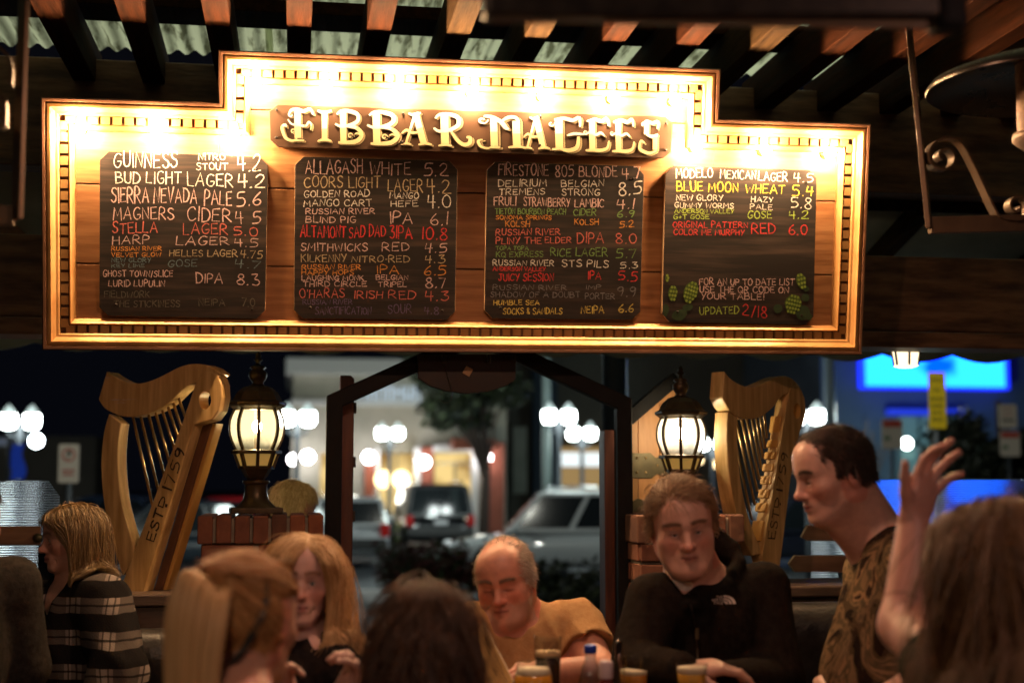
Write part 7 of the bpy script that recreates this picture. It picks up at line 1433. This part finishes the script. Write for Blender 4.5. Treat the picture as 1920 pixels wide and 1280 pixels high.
def drink(px, py_top, Y, label, prof, fill, lm, fm, foam_h, cat='beer glass', name='beer_glass', th=.0022):
    c = P(px, py_top, Y); rt = empty(name, (c.x, Y, TZ + .0005), label, cat, 'drinks on the pub table'); H_ = c.z - TZ; k = H_ / prof[-1][1]; pr = [(r, z * k) for r, z in prof]
    R_ = lambda z: float(np.interp(z, [q[1] for q in pr], [q[0] for q in pr])); zs = list(np.linspace(0, H_, 12))
    b = MB(); out = [(0, 0)] + [(R_(z), z) for z in zs] + [(R_(H_) - th, H_ + .0008)] + [(R_(z) - th, z) for z in zs[::-1] if z > .008] + [(0, .008)]; b.lathe(out, (0, 0, 0), M['gl'], 36); b.build('glass', rt)
    zf = H_ * fill; b = MB(); zz = np.linspace(.0085, zf, 8); b.lathe([(0, .0085)] + [(R_(z) - th - .0006, z) for z in zz] + [(0, zf)], (0, 0, 0), lm, 30); b.build('beer', rt)
    if foam_h: b = MB(); zz = np.linspace(zf + .0004, zf + foam_h, 4); b.lathe([(0, zf + .0004)] + [(R_(z) - th - .0006, z) for z in zz] + [(0, zf + foam_h + .001)], (0, 0, 0), fm, 30); b.build('foam', rt)
    return rt, H_, R_
NON = [(.030, 0), (.031, .01), (.036, .10), (.040, .125), (.0405, .135), (.041, .16)]
rt, H_, R_ = drink(1027, 1193, 3.42, 'tall pint of black stout with a tan head before the man in the tan shirt', [(.026, 0), (.0265, .01), (.031, .10), (.0342, .16)], .77, M['stout'], M['head_b'], .012)
b = MB(); r = R_(H_ * .84) + .0008       # pale printed crest on the glass: rows of small marks
for row, z in enumerate((.945, .91, .875, .84)):
    for j in range(7):
        if (row + j) % 5 == 4: continue
        a0 = rad(-118 + 9.5 * j); a1 = a0 + rad(6.5); rr = R_(H_ * z) + .0008; b.face([(rr * math.cos(a), rr * math.sin(a), H_ * zz) for a, zz in ((a0, z - .013), (a1, z - .013), (a1, z + .010), (a0, z + .010))], M['umber'])
b.build('printed_crest', rt, fix=False)
drink(1000, 1240, 3.30, 'rounded glass of hazy orange beer with pale foam', [(.024, 0), (.026, .008), (.046, .06), (.049, .085), (.044, .125), (.036, .155)], .82, M['juice'], M['foam_w'], .014)
drink(1189, 1226, 3.40, 'half empty pint of amber beer with thin foam by the water bottle', [(.028, 0), (.0285, .01), (.036, .10), (.041, .14)], .70, M['ale'], M['foam_w'], .010)
drink(1297, 1244, 3.25, 'pint of golden lager with cream foam before the black jacket', [(.028, 0), (.0285, .01), (.034, .10), (.038, .14)], .86, M['lager'], M['foam_w'], .014)
drink(1150, 1247, 3.32, 'small clear tumbler between the water bottle and the amber pint', [(.025, 0), (.026, .01), (.029, .10)], .10, M['red_d'], None, 0, 'tumbler', 'tumbler')
c = P(1107, 1209, 3.30); rt = empty('water_bottle', (c.x, 3.30, TZ + .0005), 'clear plastic water bottle with a blue cap', 'bottle', 'drinks on the pub table'); H_ = c.z - TZ; M['bluecap'] = mat('blue_bottle_cap', (.01, .05, .42), .35)
b = MB(); b.lathe([(0, 0), (.030, .002), (.032, .012), (.032, H_ - .115), (.030, H_ - .095), (.020, H_ - .05), (.0125, H_ - .034), (.0125, H_ - .012), (.0115, H_ - .012), (.0115, H_ - .034), (.019, H_ - .05), (.029, H_ - .096), (.031, H_ - .115), (.031, .013), (0, .004)], (0, 0, 0), M['pet'], 28); b.build('bottle', rt)
b = MB(); b.lathe([(0, H_), (.0135, H_), (.0145, H_ - .003), (.0145, H_ - .017), (.013, H_ - .019), (.013, H_ - .0125), (0, H_ - .0122)], (0, 0, 0), M['bluecap'], 24); b.build('cap', rt)
c = P(1136, 1238, 3.12); rt = empty('sauce_bottle', (c.x, 3.12, TZ + .0005), 'small dark sauce bottle with a pale cap beside the water bottle', 'bottle', 'drinks on the pub table'); H_ = c.z - TZ
b = MB(); b.lathe([(0, 0), (.024, .001), (.025, .006), (.025, H_ * .55), (.014, H_ * .72), (.0125, H_ * .80), (0, H_ * .80)], (0, 0, 0), M['red_d'], 24); b.build('bottle', rt); b = MB(); b.lathe([(.0150, H_ * .79), (.0155, H_ * .97), (.013, H_), (0, H_)], (0, 0, 0), mat('pale_cap', (.55, .45, .48), .5), 20); b.build('cap', rt)
c = P(1160, 1198, 3.45); rt = empty('sauce_bottle', (c.x, 3.45, TZ + .0005), 'slim dark bottle standing behind the half empty pint', 'bottle', 'drinks on the pub table'); H_ = c.z - TZ
b = MB(); b.lathe([(0, 0), (.019, .001), (.020, .006), (.020, H_ * .55), (.009, H_ * .70), (.008, H_ * .97), (.0, H_)], (0, 0, 0), mat('dark_bottle_glass', (.012, .008, .006), .1), 24); b.build('bottle', rt)
